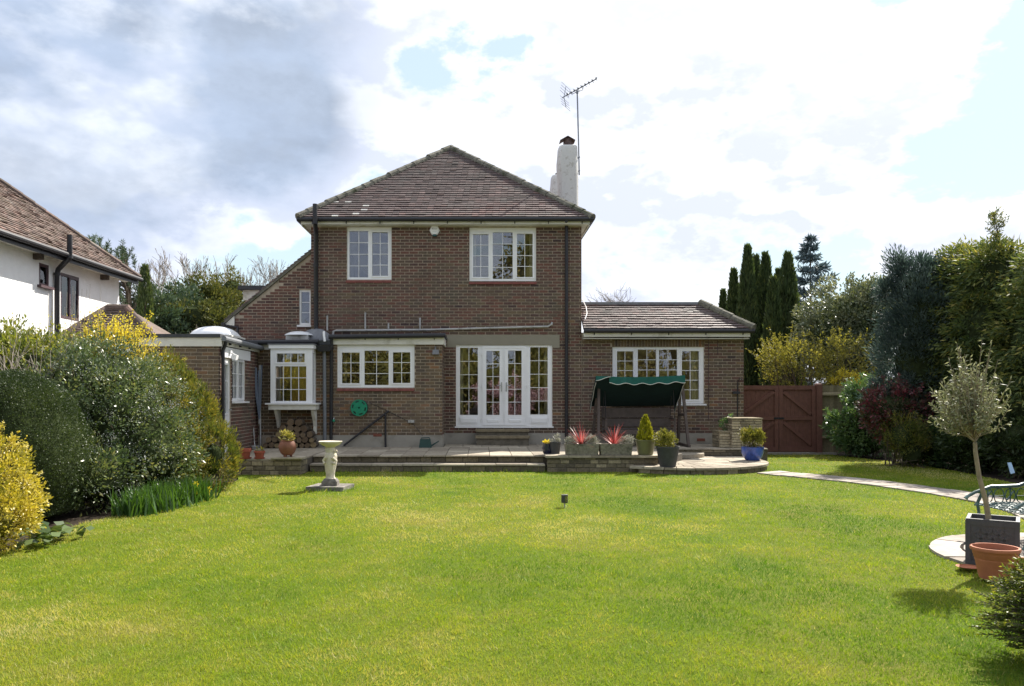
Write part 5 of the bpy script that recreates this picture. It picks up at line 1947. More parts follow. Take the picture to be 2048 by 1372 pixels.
mb.poly([(NEX, 8.5, ez - 0.02), (NEX, NFY, ez - 0.02), (NEX - ntop, NFY - ntop, ez + ntop * nslope - 0.02), (NEX - ntop, 8.5, ez + ntop * nslope - 0.02)])
mb.poly([(NEX, NFY, ez - 0.02), (NEX - 2 * ntop, NFY, ez - 0.02), (NEX - ntop, NFY - ntop, ez + ntop * nslope - 0.02)])
mb.poly([(NEX - 2 * ntop, 8.5, ez - 0.02), (NEX - 2 * ntop, NFY, ez - 0.02), (NEX - ntop, NFY - ntop, ez + ntop * nslope - 0.02), (NEX - ntop, 8.5, ez + ntop * nslope - 0.02)])
NR = mb.build('roof', 'old_roof_tile', N)
nsl = ntop / math.cos(math.radians(40))
tile_face((NEX, NFY, ez), (NEX, 12.0, ez), (-1, 0, nslope), nsl, lambda s: ntop * s / nsl, lambda s: NFY - 12.0, 'old_roof_tile', NR, lift=0.020, tone=lambda s, u: min(1, max(0, RR.gauss(0.5, 0.22))), mess=0.008)
hip((NEX, NFY, ez), (NEX - ntop, NFY - ntop, ez + ntop * nslope), 0.10, 'old_roof_tile', NR)
mb = MB()
mb.box(NX + 0.001, NEX - 0.02, 9.0, NFY - 0.05, ez - 0.13, ez - 0.115)
mb.build('soffit', 'white_board', N)
mb = MB()
mb.box(NEX - 0.045, NEX - 0.02, 9.0, NFY - 0.02, ez - 0.20, ez - 0.03)
mb.build('fascia', 'black_plastic', N)
mb = MB()
mb.tube([(NEX + 0.045, 8.8, ez - 0.05), (NEX + 0.045, NFY + 0.05, ez - 0.05)], 0.062, 10)
mb.build('gutter', 'black_plastic', N)
for py in (15.6, 18.6, 21.9):
    mb = MB()
    mb.box(NX + 0.001, NX + 0.2, py, py + 0.12, ez - 0.27, ez - 0.135)
    mb.build('eave_bracket', 'dark_wood', N)
yy, yu = 19.5, 19.3
mb = MB()
mb.tube([(NX + 0.09, yy, 0.5), (NX + 0.09, yy, Z_(548, yy)), (NX + 0.13, yy - 0.02, Z_(539, yy)), (NX + 0.36, yy - 0.13, Z_(526, yy)), (NX + 0.47, yu + 0.02, Z_(518, yu)), (NX + 0.50, yu, Z_(508, yu)), (NX + 0.50, yu, Z_(470, yu))], 0.062, 12)
sp = mb.build('soil_pipe', 'black_plastic', N, smooth=True)
for z, dx, dy in ((Z_(548, yy), 0.09, 0), (Z_(514, yu), 0.50, yu - yy)):
    collar(sp, (NX + dx, yy + dy, z), 0.075, 'black_plastic')

# neighbour's low outbuilding, only its small hipped roof shows
gy = 19.6
gx0, gx1 = X_(120, gy), X_(318, gy + 0.3)
gz0 = Z_(676, gy)
gzr = Z_(614, gy + 0.9)
NG = thing('outbuilding', 'low outbuilding with a small brown hipped tiled roof beside the white house', 'outbuilding', ((gx0 + gx1) / 2, gy + 1.4, 0))
mb = MB()
mb.box(gx0 + 0.15, gx1 - 0.15, gy + 0.15, gy + 2.2, 0, gz0 - 0.02)
mb.build('wall', 'white_render', NG)
rl0, rl1 = X_(206, gy + 0.9), X_(246, gy + 0.9)
mb = MB()
mb.poly([(gx0, gy, gz0), (gx1, gy, gz0), (rl1, gy + 1.15, gzr), (rl0, gy + 1.15, gzr)])
mb.poly([(gx1, gy, gz0), (gx1, gy + 2.3, gz0), (rl1, gy + 1.15, gzr)])
mb.poly([(gx0, gy, gz0), (rl0, gy + 1.15, gzr), (gx0, gy + 2.3, gz0)])
mb.poly([(gx1, gy + 2.3, gz0), (gx0, gy + 2.3, gz0), (rl0, gy + 1.15, gzr), (rl1, gy + 1.15, gzr)])
GR = mb.build('roof', 'old_roof_tile', NG)
su = Vector((0, 1.15, gzr - gz0))
tile_face((gx0, gy, gz0 + 0.01), (gx1, gy, gz0 + 0.01), su, su.length, lambda s: (rl0 - gx0) * s / su.length, lambda s: gx1 - gx0 - (gx1 - rl1) * s / su.length, 'old_roof_tile', GR, tone=lambda s, u: min(1, max(0, RR.gauss(0.35, 0.2))), lift=0.024)
hip((gx1, gy, gz0), (rl1, gy + 1.15, gzr), 0.10, 'old_roof_tile', GR)
hip((gx0, gy, gz0), (rl0, gy + 1.15, gzr), 0.10, 'old_roof_tile', GR)
hip((rl0, gy + 1.15, gzr), (rl1, gy + 1.15, gzr), 0.10, 'old_roof_tile', GR)

# ================================================================== GATE + FENCE
YGT = 21.0
gtop = 1.78


def leaf(x0, x1, flip, label):
    g = thing('garden_gate', label, 'gate', ((x0 + x1) / 2, YGT, 0.02), 'pair of garden gates')
    n = 9
    for k in range(n):
        a, b = x0 + (x1 - x0) * k / n, x0 + (x1 - x0) * (k + 1) / n
        mb = MB()
        mb.box(a + 0.002, b - 0.002, YGT, YGT + 0.02, 0.04, gtop - 0.01, RR.random())
        mb.build('board', 'gate_wood', g, origin=((a + b) / 2, YGT, 0.04))
    fr = (('rail', x0 + 0.10, x1 - 0.10, 0.05, 0.17), ('rail', x0 + 0.10, x1 - 0.10, 0.87, 0.97), ('rail', x0 + 0.10, x1 - 0.10, gtop - 0.11, gtop), ('stile', x0, x0 + 0.10, 0.05, gtop), ('stile', x1 - 0.10, x1, 0.05, gtop))
    for nm, a, b, c, e in fr:
        mb = MB()
        mb.box(a, b, YGT - 0.04, YGT - 0.001, c, e)
        mb.build(nm, 'gate_wood', g)
    for c, e in ((0.18, 0.86), (0.98, gtop - 0.12)):
        p0, p1 = ((x0 + 0.12, c + 0.05), (x1 - 0.12, e - 0.05)) if flip else ((x0 + 0.12, e - 0.05), (x1 - 0.12, c + 0.05))
        mb = MB()
        mb.bar((p0[0], YGT - 0.021, p0[1]), (p1[0], YGT - 0.021, p1[1]), 0.085, 0.036, (0, 1, 0))
        mb.build('brace', 'gate_wood', g)
    return g


g1 = leaf(6.76, 7.82, True, 'left brown wooden gate leaf beside the brick house corner')
g2 = leaf(7.84, 8.80, False, 'right brown wooden gate leaf beside the fence')
mb = MB()
mb.box(7.70, 7.96, YGT - 0.06, YGT - 0.041, 0.90, 0.945)
mb.build('latch', 'black_plastic', g2)
A = thing('gate_post', 'brown square gate post between the gate and the panel fence', 'post', (8.88, YGT, 0))
mb = MB()
mb.box(8.81, 8.96, YGT - 0.07, YGT + 0.08, -0.1, gtop + 0.03)
mb.hexa([(8.81, YGT - 0.07, gtop + 0.031), (8.96, YGT - 0.07, gtop + 0.031), (8.96, YGT + 0.08, gtop + 0.031), (8.81, YGT + 0.08, gtop + 0.031), (8.84, YGT - 0.04, gtop + 0.06), (8.93, YGT - 0.04, gtop + 0.06), (8.93, YGT + 0.05, gtop + 0.06), (8.84, YGT + 0.05, gtop + 0.06)])
mb.build('post', 'gate_wood', A)
FN = thing('panel_fence', 'weathered grey brown closeboard fence to the right of the gate', 'fence', (10.6, YGT + 0.05, 0))
x = 8.975
while x < 12.4:
    mb = MB()
    mb.hexa([(x, YGT + 0.04, 0.02), (x + 0.115, YGT + 0.025, 0.02), (x + 0.115, YGT + 0.045, 0.02), (x, YGT + 0.045, 0.02), (x, YGT + 0.04, 1.78), (x + 0.115, YGT + 0.025, 1.78), (x + 0.115, YGT + 0.045, 1.78), (x, YGT + 0.045, 1.78)], RR.random())
    mb.build('board', 'fence_wood', FN, origin=(x, YGT + 0.03, 0))
    x += 0.1
for z in (0.4, 0.97, 1.52):
    mb = MB()
    mb.hexa([(8.97, YGT - 0.05, z), (12.4, YGT - 0.05, z), (12.4, YGT + 0.024, z), (8.97, YGT + 0.024, z), (8.97, YGT - 0.04, z + 0.05), (12.4, YGT - 0.04, z + 0.05), (12.4, YGT + 0.024, z + 0.08), (8.97, YGT + 0.024, z + 0.08)], 0.9)
    mb.build('rail', 'fence_wood', FN)
A = thing('gate_sill', 'pale concrete sill strip on the ground under the gates', 'sill', (7.8, 20.9, 0))
mb = MB()
mb.box(6.7, 9.3, 20.86, 21.1, -0.05, 0.022)
mb.build('sill', 'render_grey', A)

# ================================================================== STONE PLANTER BY THE HOUSE CORNER
A = thing('stone_planter', 'stepped pale stone planter at the right end of the patio', 'planter', (5.9, 18.75, PATIO))
for (x0, x1, y0, y1, z1) in ((X_(1464, 18.6), X_(1525, 18.6), 18.6, 19.3, Z_(836, 18.6)), (X_(1438, 18.75), X_(1463.5, 18.75), 18.72, 19.3, Z_(862, 18.7))):
    mb = MB()
    mb.box(x0 + 0.015, x1 - 0.015, y0 + 0.015, y1, PATIO, z1 - 0.03)
    mb.build('core', 'stone_joint', A)
    wall_stones(A, TY(y0), x0, x1, PATIO, z1 - 0.028, 0.062, 0.17, 0.36, 0.05, 'stone', rnd=rs, tone=(0.45, 1.0), gap=0.008)
    wall_stones(A, (lambda u, d, z, x0=x0: (x0 + d, u, z)), y0 + 0.02, y1, PATIO, z1 - 0.028, 0.062, 0.17, 0.36, 0.05, 'stone', rnd=rs, tone=(0.3, 0.9), gap=0.008)
    mb = MB()
    mb.box(x0 - 0.01, x1 + 0.01, y0 - 0.02, y1, z1 - 0.027, z1, 0.6)
    mb.build('coping', 'stone_brick', A)
A = thing('wall_hook', 'thin black bracket stand on the right end of the brick wall', 'bracket', (X_(1476, YM - 0.05), YM - 0.05, Z_(830, YM)))
mb = MB()
yy = YM - 0.03
mb.tube([(X_(1475, yy), yy, Z_(835, yy)), (X_(1475.5, yy), yy, Z_(764, yy)), (X_(1479, yy), yy - 0.04, Z_(756, yy)), (X_(1483, yy), yy - 0.05, Z_(760, yy))], 0.012, 6)
mb.build('rod', 'black_plastic', A)
mb = MB()
mb.box(X_(1465, yy), X_(1479, yy), yy - 0.05, yy + 0.012, Z_(788, yy), Z_(783, yy))
mb.build('plate', 'black_plastic', A)

# ================================================================== SWING SEAT
YS = 19.3
sx0, sx1 = X_(1197, YS), X_(1362, YS)
S = thing('swing_seat', 'dark wooden garden swing seat with a green scalloped canopy', 'swing seat', ((sx0 + sx1) / 2, YS, PATIO))
zt = Z_(757, YS)
for xx in (sx0, sx1):
    k = 1 if xx == sx1 else -1
    for yy in (18.85, 19.85):
        mb = MB()
        mb.bar((xx + k * 0.07, yy, PATIO), (xx, YS + (yy - YS) * 0.12, zt), 0.06, 0.075, (0, 1, 0))
        mb.build('leg', 'dark_wood', S)
    mb = MB()
    mb.box(xx + k * 0.07 - 0.03, xx + k * 0.07 + 0.03, 18.78, 19.92, PATIO, PATIO + 0.06)
    mb.build('foot_rail', 'dark_wood', S)
    mb = MB()
    mb.bar((xx + k * 0.04, 19.02, 1.05), (xx + k * 0.04, 19.68, 1.05), 0.04, 0.06)
    mb.build('cross_brace', 'dark_wood', S)
mb = MB()
mb.bar((sx0 - 0.05, YS, zt), (sx1 + 0.05, YS, zt), 0.07, 0.07)
mb.build('top_beam', 'dark_wood', S)
# canopy: tilted sheet, front high
cx0, cx1 = X_(1191, 18.85), X_(1369, 18.85)
cf, cb = (18.80, Z_(751, 18.8)), (19.82, Z_(812, 19.82))
mb = MB()
nu, nv = 24, 10
idx = {}
for i in range(nu + 1):
    for j in range(nv + 1):
        u, v = i / nu, j / nv
        sag = -0.035 * math.sin(math.pi * u) * (1 - v) - 0.05 * math.sin(math.pi * v)
        mb.v.append((cx0 + (cx1 - cx0) * u, cf[0] + (cb[0] - cf[0]) * v, cf[1] + (cb[1] - cf[1]) * v + sag + 0.02 * (u - 0.5)))
for i in range(nu):
    for j in range(nv):
        a = i * (nv + 1) + j
        mb.face((a, a + nv + 1, a + nv + 2, a + 1))
can = mb.build('canopy', 'canopy_under', S, smooth=True)


def scal(pts_top, drop, wave, waves, mat, name):
    """hanging edge along a polyline with a wavy hem, plus its pale piping"""
    m2, m3 = MB(), MB()
    n = len(pts_top) - 1
    hem = []
    for i, p in enumerate(pts_top):
        q = i / n
        h = drop + wave * math.cos(2 * math.pi * waves * q)
        m2.v.append(tuple(p))
        e = Vector(p) + Vector((0, -0.02 - 0.015 * math.sin(9 * q), -h))
        m2.v.append(tuple(e))
        hem.append(e)
    for i in range(n):
        m2.face((2 * i, 2 * i + 1, 2 * i + 3, 2 * i + 2))
    m2.build(name, mat, S, smooth=True)
    m3.tube(hem, 0.008, 5)
    m3.build('piping', 'piping', S)


front = [Vector((cx0 + (cx1 - cx0) * i / 60, cf[0] - 0.004, cf[1] - 0.035 * math.sin(math.pi * i / 60) + 0.02 * (i / 60 - 0.5))) for i in range(61)]
fr0 = [p for p in front if p.x > cx0 + 0.30]
scal(fr0, 0.165, -0.02, 4.6, 'canopy_green', 'front_valance')
scal([p + Vector((0, 0.002, 0.002)) for p in front if p.x <= cx0 + 0.36], 0.06, 0.05, 0.5, 'canopy_green', 'front_valance')
for xx in (cx0, cx1):
    sidep = [Vector((xx, cf[0] + (cb[0] - cf[0]) * i / 24, cf[1] + (cb[1] - cf[1]) * i / 24 + (0.01 if xx == cx1 else -0.01))) for i in range(25)]
    scal(sidep, 0.13, 0.03, 2.0, 'canopy_under', 'side_valance')
# hanging bench
bx0_, bx1_ = X_(1206, 19.4), X_(1345, 19.4)
for z0, z1 in ((0.60, 0.74), (0.76, 0.96), (0.98, 1.22)):
    mb = MB()
    y0 = 19.52 + (z0 - 0.6) * 0.22
    mb.hexa([(bx0_, y0, z0), (bx1_, y0, z0), (bx1_, y0 + 0.025, z0), (bx0_, y0 + 0.025, z0), (bx0_, y0 + 0.05, z1 - 0.008), (bx1_, y0 + 0.05, z1 - 0.008), (bx1_, y0 + 0.075, z1 - 0.008), (bx0_, y0 + 0.075, z1 - 0.008)])
    mb.build('back_slat', 'dark_wood', S)
for k in range(4):
    mb = MB()
    mb.box(bx0_, bx1_, 19.02 + k * 0.125, 19.135 + k * 0.125, 0.675 + 0.0, 0.70)
    mb.build('seat_slat', 'dark_wood', S)
mb = MB()
mb.box(bx0_, bx1_, 19.0, 19.018, 0.60, 0.70)
mb.build('seat_front', 'dark_wood', S)
for xx in (bx0_ + 0.02, bx1_ - 0.02):
    mb = MB()
    mb.box(xx - 0.03, xx + 0.03, 19.02, 19.55, 0.94, 0.97)
    mb.build('arm', 'dark_wood', S)
    mb = MB()
    mb.box(xx - 0.025, xx + 0.025, 19.05, 19.10, 0.70, 0.94)
    mb.build('arm_post', 'dark_wood', S)
    mb = MB()
    mb.tube([(xx, 19.1, 0.97), (xx, YS - 0.03, zt - 0.03)], 0.008, 5)
    mb.tube([(xx, 19.56, 0.97), (xx, YS + 0.03, zt - 0.03)], 0.008, 5)
    mb.build('chain', 'black_plastic', S)

# ================================================================== POTS AND THEIR PLANTS
def pot(name, label, cat, loc, prof, mat, soil=True, n=28, mod=None, extra=None, group=None):
    """prof: outer (r,z) from base to rim"""
    A = thing(name, label, cat, loc, group)
    r1, z1 = prof[-1]
    inner = [(r1 - 0.016, z1), (r1 - 0.022, z1 - 0.05)]
    mb = MB()
    mb.lathe(list(prof) + inner, loc, n, mod=mod)
    mb.build('pot_body', mat, A, smooth=True)
    if soil:
        mb = MB()
        mb.lathe([(r1 - 0.020, z1 - 0.045), (0.0, z1 - 0.038)], loc, 16, cap0=False)
        mb.build('soil', 'compost', A)
    return A


def plant(name, label, cat, loc, envs, nclump, nleaf, cr, L, W, mat, updir=0.4, group=None, inner=0.3, tb=0.0, zmin=None, stems=None, flat=1.0, tsd=0.2, tn=None):
    """envs relative to loc"""
    A = thing(name, label, cat, loc, group)
    l = np.array(loc)
    ev = [(l + np.array(c), r, w) for c, r, w in envs]
    P, out, ct = clumps(ev, nclump, nleaf, cr, inner, zmin=(zmin if zmin is not None else loc[2] + 0.005), flat=flat)
    n = len(P)
    D = out + rdir(n) * 0.8 + np.array([0, 0, updir])
    tone = tb + ct * 0.55 + RNG.normal(0.22, tsd, n) if tn is None else tn(P, ct)
    leaves('foliage', P, D, L * (0.7 + 0.6 * RNG.random(n)), W * (0.7 + 0.6 * RNG.random(n)), tone, mat, A)
    if stems:
        mb = MB()
        for _ in range(stems[0]):
            e = ev[RNG.integers(len(ev))]
            tip = np.array(e[0]) + rdir(1)[0] * np.array(e[1]) * 0.7
            b = l + np.array([RNG.normal(0, stems[2]), RNG.normal(0, stems[2]), 0])
            mid = (b + tip) / 2 + np.array([0, 0, 0.1 * (tip[2] - b[2])])
            mb.tube([b, mid, tip], [stems[1], stems[1] * 0.7, stems[1] * 0.35], 5, caps=False)
        mb.build('stem', 'bark', A, smooth=True)
    return A


def strap_plant(loc, label, n, Lm, W, mat, droop=0.6, name='cordyline', cat='plant', spread=1.0, base=0.02, group=None, tones=None):
    """rosette or tuft of arching strap leaves, 4 pieces each"""
    A = thing(name, label, cat, loc, group)
    az = RNG.random(n) * 2 * np.pi
    el = np.clip(RNG.normal(0.85, 0.45, n), 0.1, 1.5)
    L = Lm * (0.6 + 0.5 * RNG.random(n))
    K = 4
    V = np.empty((n, K, 4, 3))
    p = np.array(loc) + np.stack([np.cos(az) * base * RNG.random(n), np.sin(az) * base * RNG.random(n), np.zeros(n)], 1)
    S = np.stack([-np.sin(az), np.cos(az), np.zeros(n)], 1)
    for k in range(K):
        e0 = el - droop * (k / K) ** 1.5
        d = np.stack([np.cos(az) * np.cos(e0) * spread, np.sin(az) * np.cos(e0) * spread, np.sin(e0)], 1)
        q = p + d * (L / K)[:, None]
        w0 = W * (1 - (k / K) ** 2) + 0.001
        w1 = W * (1 - ((k + 1) / K) ** 2) + 0.001
        V[:, k, 0], V[:, k, 1] = p - S * w0 / 2, p + S * w0 / 2
        V[:, k, 2], V[:, k, 3] = q + S * w1 / 2, q - S * w1 / 2
        p = q
    t = np.repeat(RNG.random(n) if tones is None else tones(n), K)
    raw_mesh('foliage', V.reshape(-1, 3), n * K, 4, t, mat, A, loc)
    return A


zc = PATIO + 0.003
p1 = (X_(490, 15.42), 15.42, zc)
A = pot('plant_pot', 'empty red plastic pot in a saucer, left of two on the low patio wall', 'pot', p1, [(0.085, 0.02), (0.105, 0.13), (0.12, 0.135), (0.122, 0.195)], 'terracotta_red', group=None)
mb = MB()
mb.lathe([(0.10, 0.0), (0.118, 0.005), (0.125, 0.028), (0.112, 0.022)], p1, 24)
mb.build('saucer', 'terracotta_red', A, smooth=True)
p2 = (X_(519, 15.42), 15.42, zc)
A = pot('plant_pot', 'red plastic pot with a small seedling beside the brown urn', 'pot', p2, [(0.075, 0.02), (0.095, 0.11), (0.107, 0.115), (0.108, 0.15)], 'terracotta_red')
mb = MB()
mb.lathe([(0.085, 0.0), (0.10, 0.005), (0.105, 0.025), (0.095, 0.02)], p2, 24)
mb.build('saucer', 'terracotta_red', A, smooth=True)
plant('seedling', 'small green seedling in the red plastic pot beside the urn', 'plant', (p2[0], p2[1], zc + 0.11), [((0, 0, 0.06), (0.06, 0.06, 0.05), 1)], 10, 60, 0.03, 0.05, 0.02, 'box_shrub')
p3 = (X_(467, 15.7), 15.7, zc)
pot('plant_pot', 'small dark blue pot half hidden by the shrubs on the low patio wall', 'pot', p3, [(0.075, 0.0), (0.095, 0.05), (0.10, 0.12), (0.098, 0.18)], 'glaze_navy')
p4 = (X_(575, 15.47), 15.47, PATIO + 0.038)
A = pot('urn', 'round brown terracotta urn on the end of the low patio wall', 'pot', p4, [(0.085, 0.03), (0.13, 0.07), (0.165, 0.15), (0.168, 0.21), (0.145, 0.275), (0.118, 0.30), (0.125, 0.318)], 'terracotta_old', n=32)
for a in (0.6, 2.6, 4.4):
    mb = MB()
    mb.box(p4[0] + 0.07 * math.cos(a) - 0.022, p4[0] + 0.07 * math.cos(a) + 0.022, p4[1] + 0.07 * math.sin(a) - 0.02, p4[1] + 0.07 * math.sin(a) + 0.02, p4[2], p4[2] + 0.034)
    mb.build('foot', 'terracotta_old', A)
plant('variegated_plant', 'yellow and green variegated plant in the brown urn', 'plant', (p4[0], p4[1], p4[2] + 0.29), [((0, 0, 0.09), (0.12, 0.12, 0.10), 1)], 26, 150, 0.05, 0.07, 0.035, 'box_shrub', tb=0.4)

# blue and black pots at the corner of the steps
pb = (X_(1095, 16.5), 16.5, zc)
pot('plant_pot', 'small navy blue glazed pot with yellow flowers at the top of the steps', 'pot', pb, [(0.07, 0.0), (0.10, 0.05), (0.112, 0.13), (0.10, 0.20), (0.115, 0.235)], 'glaze_navy')
plant('yellow_pansies', 'bunch of yellow flowers in the small navy pot', 'flowers', (pb[0], pb[1], zc + 0.20), [((-0.01, -0.02, 0.06), (0.07, 0.06, 0.035), 1)], 14, 110, 0.03, 0.035, 0.035, 'forsythia')
pk = (X_(1110.5, 16.42), 16.42, zc)
pot('plant_pot', 'small black tapered pot beside the navy pot at the top of the steps', 'pot', pk, [(0.085, 0.0), (0.115, 0.235), (0.122, 0.24), (0.122, 0.262)], 'slate_pot')
plant('silver_plant', 'silvery grey leaved plant in the small black pot', 'plant', (pk[0], pk[1], zc + 0.22), [((0, 0, 0.05), (0.09, 0.09, 0.05), 1), ((0.03, 0, 0.14), (0.035, 0.035, 0.08), 0.6)], 22, 200, 0.035, 0.05, 0.02, 'grey_tuft')

# stone troughs
zt_ = 0.330


def trough(x0, x1, label):
    Y0 = 15.93
    a, b = X_(x0, Y0), X_(x1, Y0)
    A = thing('stone_trough', label, 'trough', ((a + b) / 2, 16.08, zt_), 'stone troughs on the low wall')
    mb = MB()
    h = 0.225
    o_ = [(a + 0.02, Y0 + 0.01), (b - 0.02, Y0 + 0.01), (b - 0.02, Y0 + 0.28), (a + 0.02, Y0 + 0.28)]
    t_ = [(a, Y0 - 0.01), (b, Y0 - 0.01), (b, Y0 + 0.30), (a, Y0 + 0.30)]
    i_ = [(a + 0.04, Y0 + 0.03), (b - 0.04, Y0 + 0.03), (b - 0.04, Y0 + 0.26), (a + 0.04, Y0 + 0.26)]
    v = [(*p, zt_) for p in o_] + [(*p, zt_ + h) for p in t_] + [(*p, zt_ + h) for p in i_] + [(*p, zt_ + h - 0.05) for p in i_]
    mb.v = v
    mb.face((3, 2, 1, 0))
    for L0 in (0, 4, 8):
        for k in range(4):
            kk = (k + 1) % 4
            mb.face((L0 + k, L0 + kk, L0 + 4 + kk, L0 + 4 + k))
    mb.build('basin', 'trough_stone', A)
    mb = MB()
    mb.poly([(p[0], p[1], zt_ + h - 0.045) for p in i_])
    mb.build('soil', 'compost', A)
    return (a + b) / 2


t1 = trough(1131.5, 1198.5, 'left stone trough on the low wall, nearer the steps')
t2 = trough(1200.5, 1265.5, 'right stone trough on the low wall, beside the green pot')
zs = zt_ + 0.18
for c, lab in ((X_(1162, 16.1), 'left'), (X_(1227, 16.1), 'right')):
    strap_plant((c, 16.08, zs), f'spiky red cordyline in the {lab} stone trough', 48, 0.50, 0.016, 'cordyline', droop=0.45)
for c, r, lab in ((X_(1141, 16.1), 0.10, 'left end of the left'), (X_(1184, 16.1), 0.13, 'right end of the left'), (X_(1253, 16.1), 0.125, 'right end of the right')):
    plant('grey_cushion', f'grey cushion of heather at the {lab} stone trough', 'plant', (c, 16.07, zs), [((0, 0, 0.08), (r * 1.1, 0.10, 0.11), 1)], 60, 1500, 0.035, 0.04, 0.010, 'grey_tuft')
# green pot with golden conifer
pg = (X_(1290.5, 16.1), 16.08, zt_)
pot('plant_pot', 'olive green glazed pot with a golden cone conifer on the low wall', 'pot', pg, [(0.145, 0.0), (0.165, 0.08), (0.182, 0.2), (0.198, 0.275), (0.21, 0.28), (0.21, 0.305)], 'glaze_green', n=32)
A = thing('dwarf_conifer', 'small golden cone shaped conifer in the olive green pot', 'conifer', (pg[0], pg[1], pg[2] + 0.27))


def cone_points(n, base, h, R, p=0.75, shell=0.65, waves=0.12, bulge=0.0):
    t = RNG.random(n) ** 1.25
    a = RNG.random(n) * 2 * np.pi
    ph = RNG.random(6) * 6.28
    lum = 1 + waves * (np.sin(3 * a + ph[0] + t * 9) + np.sin(5 * a + ph[1] - t * 17) * 0.7 + np.sin(2 * a + ph[2] + t * 31) * 0.6)
    prof = (1 - t) ** p * np.minimum(1, 0.55 + t * 4)
    r = R * prof * lum * (shell + (1 - shell) * RNG.random(n) ** 0.6)
    P = np.stack([base[0] + r * np.cos(a), base[1] + r * np.sin(a), base[2] + h * t], 1)
    out = np.stack([np.cos(a), np.sin(a), np.zeros(n)], 1)
    return P, out, t, lum


def cone_tree(A, n, base, h, R, L, W, mat, up=1.2, outk=0.6, p=0.75, waves=0.12, tb=0.4, tsd=0.18):
    P, out, t, lum = cone_points(n, base, h, R, p, 0.62, waves)
    D = out * outk + np.array([0, 0, up]) + rdir(len(P)) * 0.35
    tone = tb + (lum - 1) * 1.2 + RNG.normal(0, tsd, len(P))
    leaves('crown', P, D, L * (0.7 + 0.6 * RNG.random(n)), W, tone, mat, A)


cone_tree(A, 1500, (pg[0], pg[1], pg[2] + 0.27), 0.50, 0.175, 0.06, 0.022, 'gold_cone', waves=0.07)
mb = MB()
mb.tube([(pg[0], pg[1], pg[2] + 0.25), (pg[0], pg[1], pg[2] + 0.6)], [0.014, 0.006], 6)
mb.build('trunk', 'bark', A)
# ribbed black pot with a clipped variegated shrub
pr_ = (X_(1335.5, 15.62), 15.62, LOW + 0.004)
pot('plant_pot', 'large ribbed black pot standing on the round lower terrace', 'pot', pr_, [(0.15, 0.0), (0.19, 0.2), (0.215, 0.36), (0.228, 0.365), (0.228, 0.395)], 'slate_pot', n=64, mod=lambda a, k, z: 1 + (0.012 * (1 if int(a / (2 * math.pi) * 64) % 2 else -1) if k in (0, 1, 2) else 0))
plant('clipped_shrub', 'yellow green variegated shrub in the ribbed black pot', 'shrub', (pr_[0] - 0.06, pr_[1], LOW + 0.35), [((0, 0, 0.16), (0.21, 0.2, 0.17), 1)], 80, 2200, 0.06, 0.045, 0.02, 'box_shrub', stems=(9, 0.008, 0.05))
# blue pot with shrub
pu = (X_(1503.5, 17.2), 17.15, LOW + 0.004)
pot('plant_pot', 'bright blue glazed pot at the right end of the round terrace', 'pot', pu, [(0.14, 0.0), (0.19, 0.06), (0.225, 0.15), (0.232, 0.24), (0.236, 0.285)], 'glaze_blue', n=40)
plant('clipped_shrub', 'square clipped yellow green shrub in the bright blue pot', 'shrub', (pu[0], pu[1], LOW + 0.26), [((0, 0, 0.20), (0.23, 0.22, 0.18), 1), ((0.10, 0, 0.29), (0.14, 0.17, 0.12), 0.6), ((-0.10, 0, 0.29), (0.14, 0.17, 0.12), 0.6)], 110, 3600, 0.055, 0.045, 0.02, 'box_shrub', updir=0.9, stems=(10, 0.008, 0.06))
plant('climbing_plant', 'dark leafy plant growing behind the lower step of the stone planter', 'plant', (X_(1452, 19.0), 18.98, Z_(863, 18.9)), [((0, 0, 0.13), (0.16, 0.14, 0.17), 1), ((0.12, 0, 0.28), (0.1, 0.1, 0.1), 0.5)], 40, 420, 0.06, 0.06, 0.035, 'rhododendron', stems=(6, 0.008, 0.05))

# ================================================================== BIRD BATH
bc = (-2.43, 13.0, 0.0)
A = thing('bird_bath', 'pale stone bird bath with a figured pedestal on the lawn', 'bird bath', bc)
mb = MB()
ang = 0.18
ca, sa = math.cos(ang), math.sin(ang)
q_ = [(-0.31, -0.27), (0.31, -0.27), (0.31, 0.27), (-0.31, 0.27)]
mb.prism([(bc[0] + x * ca + y * sa, bc[1] - x * sa * 0.6 + y * ca) for x, y in q_], -0.02, 0.065)
mb.build('base_slab', 'weathered_stone', A)
mb = MB()
mb.box(bc[0] - 0.125, bc[0] + 0.125, bc[1] - 0.12, bc[1] + 0.12, 0.066, 0.135)
mb.hexa([(bc[0] - 0.115, bc[1] - 0.11, 0.136), (bc[0] + 0.115, bc[1] - 0.11, 0.136), (bc[0] + 0.115, bc[1] + 0.11, 0.136), (bc[0] - 0.115, bc[1] + 0.11, 0.136), (bc[0] - 0.09, bc[1] - 0.085, 0.175), (bc[0] + 0.09, bc[1] - 0.085, 0.175), (bc[0] + 0.09, bc[1] + 0.085, 0.175), (bc[0] - 0.09, bc[1] + 0.085, 0.175)])
mb.build('plinth', 'weathered_stone', A)
mb = MB()


def figmod(a, k, z):
    return 1 + 0.10 * math.sin(3 * a + 7 * z) * math.sin(9 * z + 1) + 0.05 * math.sin(7 * a - 12 * z) + 0.035 * math.sin(11 * a + 40 * z)


